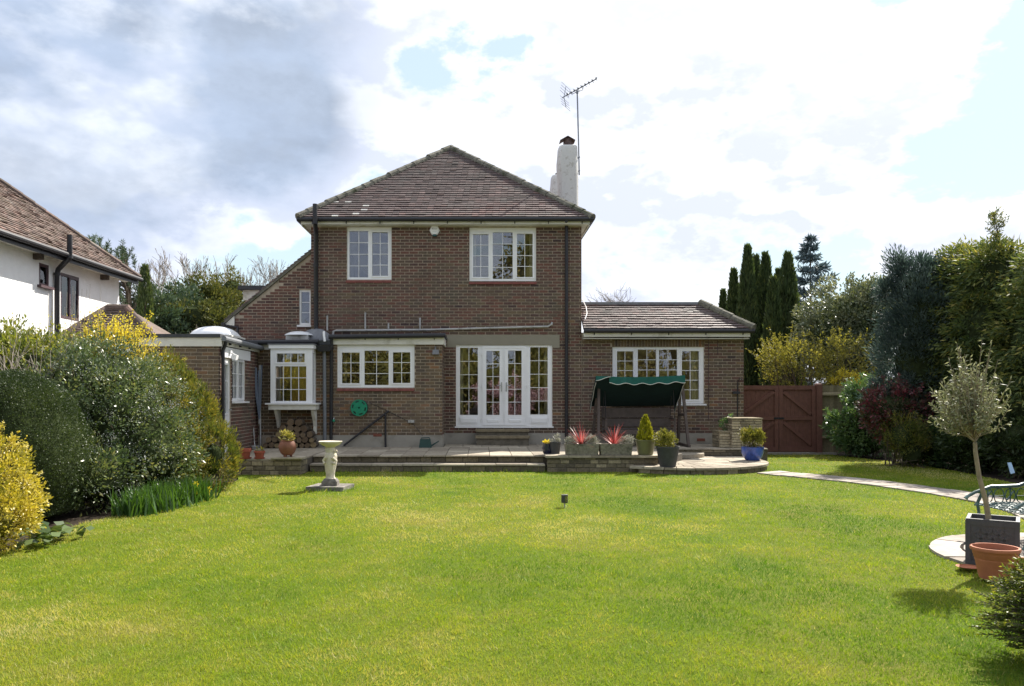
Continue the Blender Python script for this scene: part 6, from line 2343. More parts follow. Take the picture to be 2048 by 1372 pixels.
pp = [(0.085, 0.17), (0.068, 0.20), (0.070, 0.26), (0.082, 0.32), (0.094, 0.39), (0.098, 0.45), (0.094, 0.50), (0.10, 0.54), (0.090, 0.575), (0.072, 0.60), (0.076, 0.63), (0.078, 0.66), (0.066, 0.685)]
mb.lathe(pp, bc, 36, mod=figmod)
mb.build('pedestal', 'birdbath_stone', A, smooth=True)
mb = MB()
mb.tube([(bc[0] + 0.07, bc[1] - 0.05, 0.60), (bc[0] + 0.115, bc[1] - 0.06, 0.632), (bc[0] + 0.118, bc[1] - 0.06, 0.612)], [0.02, 0.016, 0.01], 8)
mb.tube([(bc[0] + 0.05, bc[1] - 0.09, 0.52), (bc[0] + 0.105, bc[1] - 0.06, 0.46), (bc[0] + 0.09, bc[1] - 0.09, 0.42), (bc[0] + 0.04, bc[1] - 0.105, 0.435)], [0.022, 0.026, 0.022, 0.016], 8)
mb.tube([(bc[0] - 0.06, bc[1] - 0.085, 0.53), (bc[0] - 0.10, bc[1] - 0.06, 0.47), (bc[0] - 0.085, bc[1] - 0.085, 0.42)], [0.022, 0.024, 0.018], 8)
mb.build('carved_figure', 'birdbath_stone', A, smooth=True)
mb = MB()
mb.lathe([(0.068, 0.68), (0.09, 0.695), (0.14, 0.72), (0.17, 0.745), (0.188, 0.765), (0.192, 0.778), (0.18, 0.783), (0.165, 0.772), (0.10, 0.752), (0.0, 0.745)], bc, 40, mod=lambda a, k, z: 1 + 0.008 * math.sin(16 * a))
mb.build('bowl', 'birdbath_stone', A, smooth=True)

# lawn spike light
lc = (1.15, 10.88, 0.0)
A = thing('spike_light', 'small dark square spike light standing in the middle of the lawn', 'garden light', lc)
mb = MB()
mb.hexa([(lc[0] - 0.012, lc[1] - 0.01, 0.07), (lc[0] + 0.012, lc[1] - 0.01, 0.07), (lc[0] + 0.012, lc[1] + 0.01, 0.07), (lc[0] - 0.012, lc[1] + 0.01, 0.07), (lc[0] - 0.004, lc[1] - 0.004, -0.04), (lc[0] + 0.004, lc[1] - 0.004, -0.04), (lc[0] + 0.004, lc[1] + 0.004, -0.04), (lc[0] - 0.004, lc[1] + 0.004, -0.04)])
mb.build('spike', 'pale_pipe', A)
mb = MB()
mb.prism([(lc[0] - 0.042, lc[1] - 0.03), (lc[0] - 0.03, lc[1] - 0.045), (lc[0] + 0.035, lc[1] - 0.045), (lc[0] + 0.042, lc[1] - 0.03), (lc[0] + 0.042, lc[1] + 0.035), (lc[0] - 0.042, lc[1] + 0.035)], 0.068, 0.175)
mb.build('housing', 'slate_pot', A)
mb = MB()
mb.box(lc[0] + 0.004, lc[0] + 0.036, lc[1] - 0.0475, lc[1] - 0.0455, 0.078, 0.165)
mb.build('lens', 'glass', A)
mb = MB()
mb.box(lc[0] + 0.0, lc[0] + 0.035, lc[1] - 0.04, lc[1] - 0.01, 0.1755, 0.180)
mb.build('top_button', 'steel', A)

# ================================================================== OLIVE TREE, PLANTER, POTS, BENCH (right foreground)
pxl, pxr, py0, py1, ph = 4.40, 4.80, 6.98, 7.36, 0.405
zb = 0.028
A = thing('lead_planter', 'square dark lead style planter with a diamond pattern holding the olive tree', 'planter', ((pxl + pxr) / 2, (py0 + py1) / 2, zb))
mb = MB()
t_ = 0.022
o_ = [(pxl + 0.008, py0 + 0.008), (pxr - 0.008, py0 + 0.008), (pxr - 0.008, py1 - 0.008), (pxl + 0.008, py1 - 0.008)]
ot = [(pxl, py0), (pxr, py0), (pxr, py1), (pxl, py1)]
it = [(pxl + 0.03, py0 + 0.03), (pxr - 0.03, py0 + 0.03), (pxr - 0.03, py1 - 0.03), (pxl + 0.03, py1 - 0.03)]
mb.v = [(*p, zb) for p in o_] + [(*p, zb + ph) for p in ot] + [(*p, zb + ph) for p in it] + [(*p, zb + ph - 0.06) for p in it]
mb.face((3, 2, 1, 0))
for L0 in (0, 4, 8):
    for k in range(4):
        kk = (k + 1) % 4
        mb.face((L0 + k, L0 + kk, L0 + 4 + kk, L0 + 4 + k))
mb.build('box', 'lead_planter', A)
mb = MB()
mb.poly([(p[0], p[1], zb + ph - 0.045) for p in it])
mb.build('soil', 'compost', A)


def face_trim(Tf, w, h):
    mb = MB()
    for a, b, c, e in ((0.02, w - 0.02, 0.0, 0.03), (0.02, w - 0.02, h - 0.055, h - 0.015), (0.0, 0.035, 0, h - 0.01), (w - 0.035, w, 0, h - 0.01)):
        slab_holes(mb, Tf, a, b, c, e, -0.010 - 0.001 * (b - a < 0.1), 0.012, [])
    mb.build('moulding', 'lead_planter', A)
    mb = MB()
    x0, x1, z0, z1 = 0.07, w - 0.07, 0.06, h - 0.085
    nx, nz = 3, 3
    dx, dz = (x1 - x0) / nx, (z1 - z0) / nz
    for i in range(nx):
        for j in range(nz):
            cxx, czz = x0 + (i + 0.5) * dx, z0 + (j + 0.5) * dz
            d4 = [(cxx - dx / 2, czz), (cxx, czz - dz / 2), (cxx + dx / 2, czz), (cxx, czz + dz / 2)]
            for k in range(4):
                p, q = d4[k], d4[(k + 1) % 4]
                mb.bar(Tf(p[0], -0.002, p[1]), Tf(q[0], -0.002, q[1]), 0.014, 0.024)
    slab_holes(mb, Tf, x0 - 0.015, x1 + 0.015, z0 - 0.015, z1 + 0.015, -0.004, 0.008, [(x0 - 0.005, x1 + 0.005, z0 - 0.005, z1 + 0.005)])
    mb.build('diamond_pattern', 'lead_planter', A)


face_trim(lambda u, d, z: (pxl + u, py0 + 0.006 + d, zb + z), pxr - pxl, ph)
face_trim(lambda u, d, z: (pxl + 0.006 + d, py1 - u, zb + z), py1 - py0, ph)
A.rotation_euler.z = -0.60

ob = Vector(((pxl + pxr) / 2 - 0.08, 7.1, zb + ph - 0.05))
OT = thing('olive_tree', 'small standard olive tree with a bare curved stem and rounded silvery crown', 'tree', tuple(ob))
oc = Vector((X_(1940, 7.1), 7.1, Z_(835, 7.1)))
tp = [ob, ob + Vector((-0.03, 0, 0.2)), ob + Vector((-0.09, 0, 0.42)), Vector((X_(1951, 7.1), 7.1, Z_(905, 7.1))), Vector((X_(1950, 7.1), 7.1, Z_(885, 7.1)))]
mb = MB()
mb.tube(tp, [0.026, 0.022, 0.02, 0.018, 0.016], 8)
mb.build('trunk', 'bark_pale', OT, smooth=True)
shoots = []
rn = random.Random(4)
P_, D_ = [], []
mbs = MB()
for k in range(150):
    a = rn.uniform(0, 2 * math.pi)
    el = rn.uniform(-0.45, 1.5)
    d = Vector((math.cos(a) * math.cos(el), math.sin(a) * math.cos(el), math.sin(el)))
    tip = oc + Vector((d.x * 0.33, d.y * 0.33, d.z * (0.37 if d.z > 0 else 0.27))) * rn.uniform(0.62, 1.08)
    st_ = tp[-1] + (oc - tp[-1]) * rn.uniform(0.0, 0.8)
    up = Vector((0, 0, rn.uniform(0.05, 0.16)))
    if k < 10:
        tip = oc + Vector((rn.uniform(-0.16, 0.2), rn.uniform(-0.15, 0.15), rn.uniform(0.42, 0.60)))
    mid = st_ + (tip - st_) * 0.6
    pts = [st_, mid, tip + up]
    mbs.tube(pts, [0.005, 0.0035, 0.0015], 4, caps=False)
    m = 26
    for q in range(m):
        f = 0.35 + 0.65 * (q + rn.random()) / m
        p = (st_ + (mid - st_) * f / 0.6) if f < 0.6 else (mid + (tip + up - mid) * (f - 0.6) / 0.4)
        ax = (tip + up - st_).normalized()
        r_ = Vector((rn.gauss(0, 1), rn.gauss(0, 1), rn.gauss(0, 1))).normalized()
        P_.append(p)
        D_.append(ax * 0.4 + r_ * 0.9 + Vector((0, 0, 0.15)))
mbs.build('branch', 'bark_pale', OT)
P_ = np.array([tuple(v) for v in P_])
D_ = np.array([tuple(v) for v in D_])
leaves('crown', P_, D_, 0.045 * (0.7 + 0.6 * RNG.random(len(P_))), 0.012, RNG.random(len(P_)), 'olive_leaf', OT)

tcp = (X_(1990, 6.56), 6.56, 0.028)
pot('plant_pot', 'large empty terracotta pot with ringed sides in front of the dark planter', 'pot', tcp, [(0.112, 0.0), (0.118, 0.02), (0.142, 0.14), (0.147, 0.15), (0.147, 0.165), (0.152, 0.17), (0.155, 0.19), (0.158, 0.193), (0.163, 0.225), (0.178, 0.23), (0.182, 0.245), (0.178, 0.258)], 'terracotta', n=48)
tc2 = (X_(2052, 6.5), 6.5, 0.028)
pot('plant_pot', 'smaller terracotta pot half hidden by the dwarf spruce at the right edge', 'pot', tc2, [(0.07, 0.0), (0.095, 0.13), (0.105, 0.135), (0.106, 0.165)], 'terracotta')
A = tag(MB().lathe([(0.07, 0.0), (0.095, 0.012), (0.085, 0.010)], (4.24, 6.95, 0.03), 20).build('pot_saucer', 'terracotta', None, True, None, (4.24, 6.95, 0.03)), 'terracotta saucer lying beside the dark planter', 'saucer')

# bench: cast iron, facing the lawn (towards -x)
BN = thing('garden_bench', 'ornate green cast iron garden bench behind the dark planter at the right edge', 'bench', (5.45, 8.05, 0.03))
bf, bb2, bl, br2 = 5.30, 5.84, 7.74, 8.54
sz = 0.36


def lattice(mb, P, nu, nv, w=0.012, rnd=None):
    """pierced casting between four corners P(u,v): rings and bars"""
    for i in range(nu):
        for j in range(nv):
            c = P((i + 0.5) / nu, (j + 0.5) / nv)
            ru = (P((i + 1) / nu, (j + 0.5) / nv) - P(i / nu, (j + 0.5) / nv)) * 0.5
            rv = (P((i + 0.5) / nu, (j + 1) / nv) - P((i + 0.5) / nu, j / nv)) * 0.5
            ring = [c + ru * math.cos(a) * 0.95 + rv * math.sin(a) * 0.95 for a in np.linspace(0, 2 * math.pi, 9)]
            mb.tube(ring, w * 0.5, 5, caps=False)
            if (i + j) % 2:
                mb.bar(c - ru * 0.9, c + ru * 0.9, w, w * 0.7)
            else:
                mb.bar(c - rv * 0.9, c + rv * 0.9, w, w * 0.7)
                mb.bar(c - ru * 0.55 - rv * 0.55, c + ru * 0.55 + rv * 0.55, w * 1.6, w * 0.7)


mb = MB()
lattice(mb, lambda u, v: Vector((bf + (bb2 - bf) * u, bl + (br2 - bl) * v, sz + 0.03 * math.sin(3 * u))), 7, 10)
mb.build('seat', 'bench_iron', BN)
mb = MB()
topc = lambda v: 0.33 + 0.10 * math.sin(math.pi * v)
lattice(mb, lambda u, v: Vector((bb2 + 0.16 * u, bl + (br2 - bl) * v, sz + 0.05 + topc(v) * u)), 6, 9, 0.016)
mb.tube([Vector((bb2 + 0.17, bl + (br2 - bl) * v, sz + 0.06 + topc(v))) for v in np.linspace(0, 1, 15)], 0.018, 7)
mb.tube([Vector((bb2 + 0.01, bl + (br2 - bl) * v, sz + 0.05)) for v in np.linspace(0, 1, 5)], 0.014, 7)
mb.build('backrest', 'bench_iron', BN)
for yy in (bl, br2):
    mb = MB()
    mb.tube([(bb2 + 0.17, yy, sz + 0.38), (bb2 + 0.05, yy, sz + 0.25), (bb2 - 0.1, yy, sz + 0.20), (bf + 0.15, yy, sz + 0.19), (bf - 0.02, yy, sz + 0.13), (bf - 0.10, yy, sz + 0.085), (bf - 0.115, yy, sz + 0.065)], [0.018, 0.02, 0.02, 0.02, 0.018, 0.017, 0.024], 8)
    mb.build('arm', 'bench_iron', BN, smooth=True)
    mb = MB()
    mb.tube([(bf + 0.08, yy, sz + 0.17), (bf + 0.01, yy, sz + 0.02), (bf + 0.03, yy, sz - 0.12), (bf - 0.03, yy, 0.05), (bf - 0.05, yy, 0.028)], 0.017, 7)
    mb.build('leg', 'bench_iron', BN, smooth=True)
    mb = MB()
    mb.tube([(bb2, yy, sz + 0.06), (bb2 + 0.03, yy, sz - 0.1), (bb2 + 0.12, yy, 0.028)], 0.017, 7)
    mb.build('leg', 'bench_iron', BN, smooth=True)
    mb = MB()
    mb.tube([(bf - 0.02, yy, sz), (bb2, yy, sz)], 0.014, 6)
    lattice(mb, lambda u, v, yy=yy: Vector((bf + 0.06 + (bb2 - bf - 0.06) * u, yy, sz + 0.01 + 0.17 * v)), 4, 1, 0.012)
    mb.build('side_scroll', 'bench_iron', BN)

# pale blue scrap in the right bed
A = tag(MB().hexa([(X_(2022, 14.5), 14.5, 0.1), (X_(2030, 14.5), 14.5, 0.12), (X_(2030, 14.5), 14.52, 0.12), (X_(2022, 14.5), 14.52, 0.1), (X_(2020, 14.5), 14.56, 0.30), (X_(2027, 14.5), 14.56, 0.30), (X_(2027, 14.5), 14.58, 0.30), (X_(2020, 14.5), 14.58, 0.30)]).build('plant_tag', 'pale_blue'), 'small pale blue plastic tag in the dark bed above the bench', 'plant tag')

# foreground dwarf spruce (bottom right corner)
DS = thing('dwarf_spruce', 'dense dwarf spruce bush with yellow green tips in the bottom right corner', 'conifer', (3.30, 4.52, 0))
n = 760
rn = random.Random(8)
P_, D_, T_ = [], [], []
mbs = MB()
for k in range(n):
    a = rn.uniform(0, 2 * math.pi)
    t = rn.random() ** 0.8
    z0 = 0.05 + 0.60 * t
    R = 0.50 * (1 - t ** 1.6 * 0.86) * (0.62 if t < 0.08 else 1)
    d = Vector((math.cos(a), math.sin(a), rn.uniform(-0.05, 0.32)))
    L = R * rn.uniform(0.55, 1.08)
    b0 = Vector((3.30, 4.52, z0))
    tip = b0 + d * L
    st_ = b0 + d * L * 0.35
    mbs.tube([st_, tip], [0.004, 0.002], 3, caps=False)
    m = 40
    for q in range(m):
        f = (q + rn.random()) / m
        p = st_ + (tip - st_) * f
        r_ = Vector((rn.gauss(0, 1), rn.gauss(0, 1), rn.gauss(0, 1))).normalized()
        P_.append(tuple(p))
        D_.append(tuple(d * 0.9 + r_ * 0.8))
        T_.append(0.28 + 0.25 * rn.random() + (0.55 * max(0, f - 0.70) / 0.30) * (rn.random() ** 0.5) + 0.1 * t)
leaves('foliage', np.array(P_), np.array(D_), 0.024 + 0.012 * RNG.random(len(P_)), 0.0095, np.array(T_), 'spruce_new', DS)
mbs.tube([(3.30, 4.52, 0), (3.30, 4.52, 0.6)], [0.03, 0.01], 6)
mbs.build('stem', 'bark', DS)

# ================================================================== LEFT BORDER SHRUBS
def shrub(name, label, cat, loc, envs, nclump, nleaf, cr, L, W, mat, updir=0.2, core=True, coremat=None, inner=0.75, tn=None, tb=0.0, group=None, stems=None, flat=1.0, droop=0.0, tsd=0.16, rand=0.8, corek=0.66, shoots=70):
    """envs in world coordinates: (centre, radii, weight)"""
    A = thing(name, label, cat, loc, group)
    P, out, ct = clumps(envs, nclump, nleaf, cr, inner, zmin=0.01, flat=flat)
    n = len(P)
    D = out + rdir(n) * rand + np.array([0, 0, updir - droop])
    tone = tn(P, ct, out) if tn else tb + ct * 0.7 + RNG.normal(0.15, tsd, n)
    leaves('foliage', P, D, L * (0.5 + 0.9 * RNG.random(n)), W * (0.5 + 0.9 * RNG.random(n)), tone, mat, A)
    if shoots:
        mb = MB()
        Ps, Ds = [], []
        for _ in range(shoots):
            e = envs[RNG.integers(len(envs))]
            dd = rdir(1)[0]
            dd[2] = abs(dd[2])
            p0 = np.array(e[0]) + dd * np.array(e[1]) * 0.9
            d1 = nrm((dd * 0.7 + rdir(1)[0] * 0.35 + np.array([0, 0, 0.7]))[None])[0]
            ln = cr * RNG.uniform(1.0, 2.4)
            p1_ = p0 + d1 * ln
            mb.tube([p0 - d1 * 0.1, p1_], [0.004, 0.0015], 3, caps=False)
            q = int(9 + ln * 50)
            f = RNG.random(q)
            Ps.append(p0 + (p1_ - p0) * f[:, None])
            Ds.append(np.tile(d1, (q, 1)) * 0.6 + rdir(q) * 0.8)
        mb.build('shoot', 'bark', A)['kind'] = 'stuff'
        Ps, Ds = np.concatenate(Ps), np.concatenate(Ds)
        leaves('shoot_leaves', Ps, Ds, L * (0.6 + 0.6 * RNG.random(len(Ps))), W * 0.9, RNG.normal(0.6, 0.2, len(Ps)), mat, A)
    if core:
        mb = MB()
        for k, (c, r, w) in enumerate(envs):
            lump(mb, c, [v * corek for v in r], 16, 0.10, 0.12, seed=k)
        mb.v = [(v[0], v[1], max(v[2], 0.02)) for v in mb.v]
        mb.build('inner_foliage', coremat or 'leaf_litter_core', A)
    if stems:
        mb = MB()
        for _ in range(stems[0]):
            e = envs[RNG.integers(len(envs))]
            tip = np.array(e[0]) + rdir(1)[0] * np.array(e[1]) * stems[3]
            b = np.array(loc) + np.array([RNG.normal(0, stems[2]), RNG.normal(0, stems[2]), 0])
            mid = (b + tip) / 2 + np.array([0, 0, 0.12 * (tip[2] - b[2])])
            mb.tube([b, mid, tip], [stems[1], stems[1] * 0.7, stems[1] * 0.3], 5, caps=False)
        mb.build('stem', 'bark', A, smooth=True)
    return A


# clipped yew dome
YW = thing('yew_dome', 'dark green clipped yew dome at the left of the border', 'bush', (-5.87, 9.95, 0))


def yew_surface(d, rad):
    """clipped dome: points for unit directions d at fraction rad of the full size"""
    q = (np.abs(d[:, 0]) ** 2.4 + np.abs(d[:, 1]) ** 2.4 + np.abs(d[:, 2]) ** 2.2) ** (-1 / 2.4)
    lumpy = 1 + 0.018 * np.sin(9 * d[:, 0] + 7 * d[:, 2]) + 0.016 * np.sin(13 * d[:, 1] - 8 * d[:, 2] + 2)
    r = q ** 0.7 * lumpy * rad
    P = np.stack([-5.87 + 0.93 * d[:, 0] * r, 9.95 + 0.95 * d[:, 1] * r, 0.72 + 1.10 * d[:, 2] * r], 1)
    P[:, 2] = np.maximum(P[:, 2], 0.03)
    return P, lumpy


n = 70000
d = rdir(n)
d[:, 2] = np.where(d[:, 2] < -0.55, -d[:, 2], d[:, 2])
P, lumpy = yew_surface(d, 0.94 + 0.06 * RNG.random(n))
leaves('foliage', P, d * 0.75 + rdir(n) * 0.9 + np.array([0, 0, 0.2]), 0.018 + 0.014 * RNG.random(n), 0.010, 0.30 * patchy(d[:, 0] * 4 + 9, d[:, 2] * 4 + 9, 1.3, 41) + 0.25 * patchy(d[:, 1] * 9 + 9, d[:, 2] * 9 + 9, 1.3, 42) + RNG.normal(0.2, 0.18, n), 'yew', YW)
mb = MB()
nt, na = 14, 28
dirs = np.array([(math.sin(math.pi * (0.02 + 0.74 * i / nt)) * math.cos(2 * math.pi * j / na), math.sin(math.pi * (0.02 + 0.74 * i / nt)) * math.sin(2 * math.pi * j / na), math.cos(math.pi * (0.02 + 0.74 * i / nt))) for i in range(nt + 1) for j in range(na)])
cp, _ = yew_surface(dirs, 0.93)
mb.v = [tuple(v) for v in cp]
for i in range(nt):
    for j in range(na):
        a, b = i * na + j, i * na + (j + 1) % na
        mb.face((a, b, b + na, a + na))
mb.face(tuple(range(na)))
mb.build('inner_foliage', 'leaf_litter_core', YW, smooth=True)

# golden euonymus, left edge
A = shrub('golden_euonymus', 'bright yellow variegated euonymus shrub at the left edge of the lawn', 'shrub', (-4.78, 7.75, 0),
          [((-4.80, 7.8, 0.50), (0.46, 0.5, 0.50), 1.2), ((-4.86, 7.85, 0.88), (0.34, 0.4, 0.30), 0.7), ((-4.58, 7.6, 0.35), (0.26, 0.32, 0.35), 0.6)], 170, 13500, 0.10, 0.035, 0.020, 'euonymus', coremat='gold_core', corek=0.5, updir=0.35, tb=-0.02, stems=(14, 0.01, 0.08, 0.9))
# bergenia clump
A = thing('bergenia', 'low clump of large leathery leaves beside the yellow euonymus', 'plant', (-4.50, 8.35, 0))
n = 70
az = RNG.random(n) * 6.28
P = np.stack([-4.52 + RNG.normal(0, 0.13, n), 8.35 + RNG.normal(0, 0.25, n), 0.02 + 0.10 * RNG.random(n)], 1)
Dv = np.stack([np.cos(az), np.sin(az), 0.3 + 0.6 * RNG.random(n)], 1)
leaves('foliage', P, Dv, 0.15 * (0.7 + 0.5 * RNG.random(n)), 0.105 * (0.8 + 0.4 * RNG.random(n)), RNG.random(n), 'bergenia', A, N=np.tile([0, 0, 1.0], (n, 1)) + RNG.normal(0, 0.25, (n, 3)), curve=0.15)

# big glossy shrub with painted leaf highlights
gl = [((-5.2, 11.9, 1.05), (0.85, 1.1, 1.0), 2), ((-5.65, 12.2, 1.65), (0.78, 0.9, 0.72), 1.3), ((-4.75, 11.6, 0.65), (0.60, 0.8, 0.65), 0.8), ((-5.25, 12.8, 1.2), (0.5, 0.7, 0.6), 0.6), ((-5.9, 11.3, 1.1), (0.7, 0.8, 1.0), 0.7), ((-5.12, 10.75, 0.42), (0.52, 0.75, 0.48), 0.8)]
A = shrub('glossy_shrub', 'large dark glossy evergreen shrub flecked with painted leaf glints behind the daffodils', 'shrub', (-5.2, 12.0, 0), gl, 520, 34000, 0.20, 0.055, 0.026, 'glossy_shrub', updir=0.15, tb=-0.05, stems=(20, 0.02, 0.2, 0.85))
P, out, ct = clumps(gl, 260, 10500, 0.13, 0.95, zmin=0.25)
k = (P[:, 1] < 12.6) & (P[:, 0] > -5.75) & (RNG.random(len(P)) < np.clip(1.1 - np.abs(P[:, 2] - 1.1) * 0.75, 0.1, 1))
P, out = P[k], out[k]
leaves('blossom', P + out * 0.03, out + rdir(len(P)) * 0.9, 0.015, 0.011, RNG.random(len(P)), 'leaf_glint', A)  # small pale quads painted in as highlights on the glossy leaves, not flowers
# brown-green shrub at its right flank
shrub('bronze_shrub', 'bronze green small leaved shrub between the glossy shrub and the upright conifer', 'shrub', (-4.62, 12.3, 0), [((-4.62, 12.2, 0.65), (0.38, 0.5, 0.65), 1), ((-4.85, 12.4, 1.2), (0.36, 0.45, 0.45), 0.6)], 150, 8000, 0.12, 0.04, 0.018, 'gold_conifer', tb=0.15, stems=(10, 0.012, 0.1, 0.8))
# upright conifer at the end of the border
shrub('upright_conifer', 'green gold feathery conifer at the house end of the left border', 'conifer', (-4.42, 12.75, 0),
      [((-4.26, 12.75, 0.50), (0.36, 0.40, 0.55), 1.2), ((-4.66, 12.95, 1.15), (0.33, 0.40, 0.48), 1), ((-5.0, 13.2, 1.55), (0.33, 0.40, 0.38), 0.8), ((-5.38, 13.5, 1.85), (0.36, 0.4, 0.34), 0.5)],
      280, 22000, 0.11, 0.065, 0.016, 'gold_conifer', updir=0.9, tb=0.0, rand=0.5, flat=1.3, corek=0.42)
# tall evergreen at the back left
shrub('tall_evergreen', 'tall olive green evergreen shrub in front of the white house wall', 'shrub', (-6.9, 12.6, 0),
      [((-7.0, 12.6, 1.75), (0.95, 0.9, 0.68), 1.4), ((-6.9, 12.9, 2.0), (0.65, 0.8, 0.46), 1), ((-7.7, 12.9, 2.2), (0.6, 0.7, 0.45), 0.7), ((-7.0, 12.4, 0.9), (1.0, 0.9, 0.9), 0.8), ((-6.1, 13.2, 1.5), (0.6, 0.6, 0.5), 0.6)], 360, 19000, 0.19, 0.075, 0.03, 'olive_shrub', updir=0.2, tb=-0.02, stems=(16, 0.02, 0.2, 0.9))
# brown twiggy thicket on the far left
A = thing('twiggy_bush', 'bare brown twiggy bush at the left edge above the yew dome', 'bush', (-6.3, 11.0, 0))
segs = []
rn = random.Random(3)
for k in range(26):
    b = Vector((-6.5 + rn.gauss(0, 0.3), 11.2 + rn.gauss(0, 0.3), 1.0))
    branching(b, (rn.gauss(0, 0.4), rn.gauss(0, 0.4), 1), rn.uniform(0.5, 0.9), 0.012, 2, segs, rn, spread=0.5, up=0.2, minr=0.003)
seg_mesh('branch', segs, 'twig_grey', A, 3)
# forsythia
A = thing('forsythia', 'yellow flowering forsythia in front of the flat roofed wing', 'shrub', (-6.35, 14.2, 0))
mb = MB()
P_, D_ = [], []
rn = random.Random(12)
for k in range(150):
    b = Vector((-6.2 + rn.gauss(0, 0.28), 13.7 + rn.gauss(0, 0.2), 0.0))
    tip = Vector((-6.0 + rn.gauss(0, 0.27), 13.2 + rn.gauss(0, 0.25), 2.45 + min(0.5, abs(rn.gauss(0, 0.22)))))
    if k > 132:
        tip = Vector((rn.uniform(-5.7, -4.9), rn.uniform(13.2, 13.8), rn.uniform(1.9, 2.35)))
    mid = b + (tip - b) * 0.6 + Vector((rn.gauss(0, 0.08), 0, 0.1))
    mb.tube([b, mid, tip], [0.012, 0.008, 0.003], 4, caps=False)
    m = 85
    for q in range(m):
        f = rn.random() ** 0.7
        p = mid + (tip - mid) * f
        P_.append(tuple(p + Vector((rn.gauss(0, 0.02), rn.gauss(0, 0.02), rn.gauss(0, 0.02)))))
        D_.append((rn.gauss(0, 1), rn.gauss(0, 1), rn.gauss(0.2, 1)))
mb.build('stem', 'bark', A)
leaves('blossom', np.array(P_), np.array(D_), 0.034, 0.022, RNG.random(len(P_)), 'forsythia', A)
# whippy flowering shoots rising in front of the white wall
A = thing('whippy_shoots', 'thin upright forsythia shoots with sparse yellow flowers against the white wall', 'shrub', (-6.9, 12.8, 1.9))
mb = MB()
P_ = []
for k in range(24):
    px = rn.uniform(10, 240)
    x = X_(px, 12.8)
    tipz = Z_(rn.uniform(565, 640), 12.8)
    b = Vector((x, 12.8 + rn.gauss(0, 0.1), 1.9))
    tip = Vector((x + rn.gauss(0.04, 0.06), 12.8, tipz))
    mb.tube([b, tip], [0.007, 0.002], 4, caps=False)
    for q in range(16):
        f = rn.uniform(0.1, 0.75)
        P_.append(tuple(b + (tip - b) * f + Vector((rn.gauss(0, 0.012), 0, 0))))
mb.build('stem', 'twig_grey', A)
leaves('blossom', np.array(P_), rdir(len(P_)), 0.028, 0.018, RNG.random(len(P_)), 'forsythia', A)


# daffodils
def daffodils():
    A = thing('daffodil_clump', 'long clump of green daffodil leaves with a few yellow flowers along the lawn edge', 'flowers', (-4.15, 11.0, 0))
    n = 1500
    t = RNG.random(n)
    bx = -4.42 + 0.22 * t + RNG.normal(0, 0.13, n)
    by = 10.15 + 1.75 * t + RNG.normal(0, 0.1, n)
    az = RNG.random(n) * 6.28
    el = np.clip(RNG.normal(1.25, 0.22, n), 0.5, 1.55)
    L = 0.36 * (0.6 + 0.55 * RNG.random(n))
    K = 3
    V = np.empty((n, K, 4, 3))
    p = np.stack([bx, by, np.zeros(n)], 1)
    S = np.stack([-np.sin(az), np.cos(az), np.zeros(n)], 1)
    for k in range(K):
        e0 = el - 0.7 * (k / K) ** 1.6 * RNG.random(n)
        dd = np.stack([np.cos(az) * np.cos(e0), np.sin(az) * np.cos(e0), np.sin(e0)], 1)
        qn = p + dd * (L / K)[:, None]
        w0, w1 = 0.012 * (1 - (k / K) ** 2), 0.012 * (1 - ((k + 1) / K) ** 2) + 0.001
        V[:, k, 0], V[:, k, 1], V[:, k, 2], V[:, k, 3] = p - S * w0, p + S * w0, qn + S * w1, qn - S * w1
        p = qn
    raw_mesh('foliage', V.reshape(-1, 3), n * K, 4, np.repeat(RNG.random(n), K), 'daffodil_leaf', A, (-4.15, 11.0, 0))
    for px, py, Y in ((392, 968, 11.6), (418, 978, 11.75), (397, 989, 11.5), (300, 992, 10.9)):
        x, z = X_(px, Y), Z_(py, Y)
        mb = MB()
        mb.tube([(x + 0.01, Y, 0), (x, Y, z)], 0.004, 4)
        for k in range(6):
            a = k * math.pi / 3
            mb.poly([(x, Y - 0.01, z), (x + 0.035 * math.cos(a - 0.35), Y - 0.012, z + 0.035 * math.sin(a - 0.35)), (x + 0.05 * math.cos(a), Y - 0.006, z + 0.05 * math.sin(a)), (x + 0.035 * math.cos(a + 0.35), Y - 0.012, z + 0.035 * math.sin(a + 0.35))])
        mb.lathe([(0.012, 0), (0.02, 0.03)], (x, Y - 0.02, z - 0.01), 8)
        mb.build('flower', 'forsythia', A)


daffodils()

# ================================================================== TREES
def trunk(A, b, h, r, mat='bark'):
    mb = MB()
    x, y, z = b
    mb.tube([(x, y, z), (x + 0.02, y, z + h * 0.5), (x, y, z + h)], [r, r * 0.7, r * 0.25], 8)
    mb.build('trunk', mat, A, smooth=True)


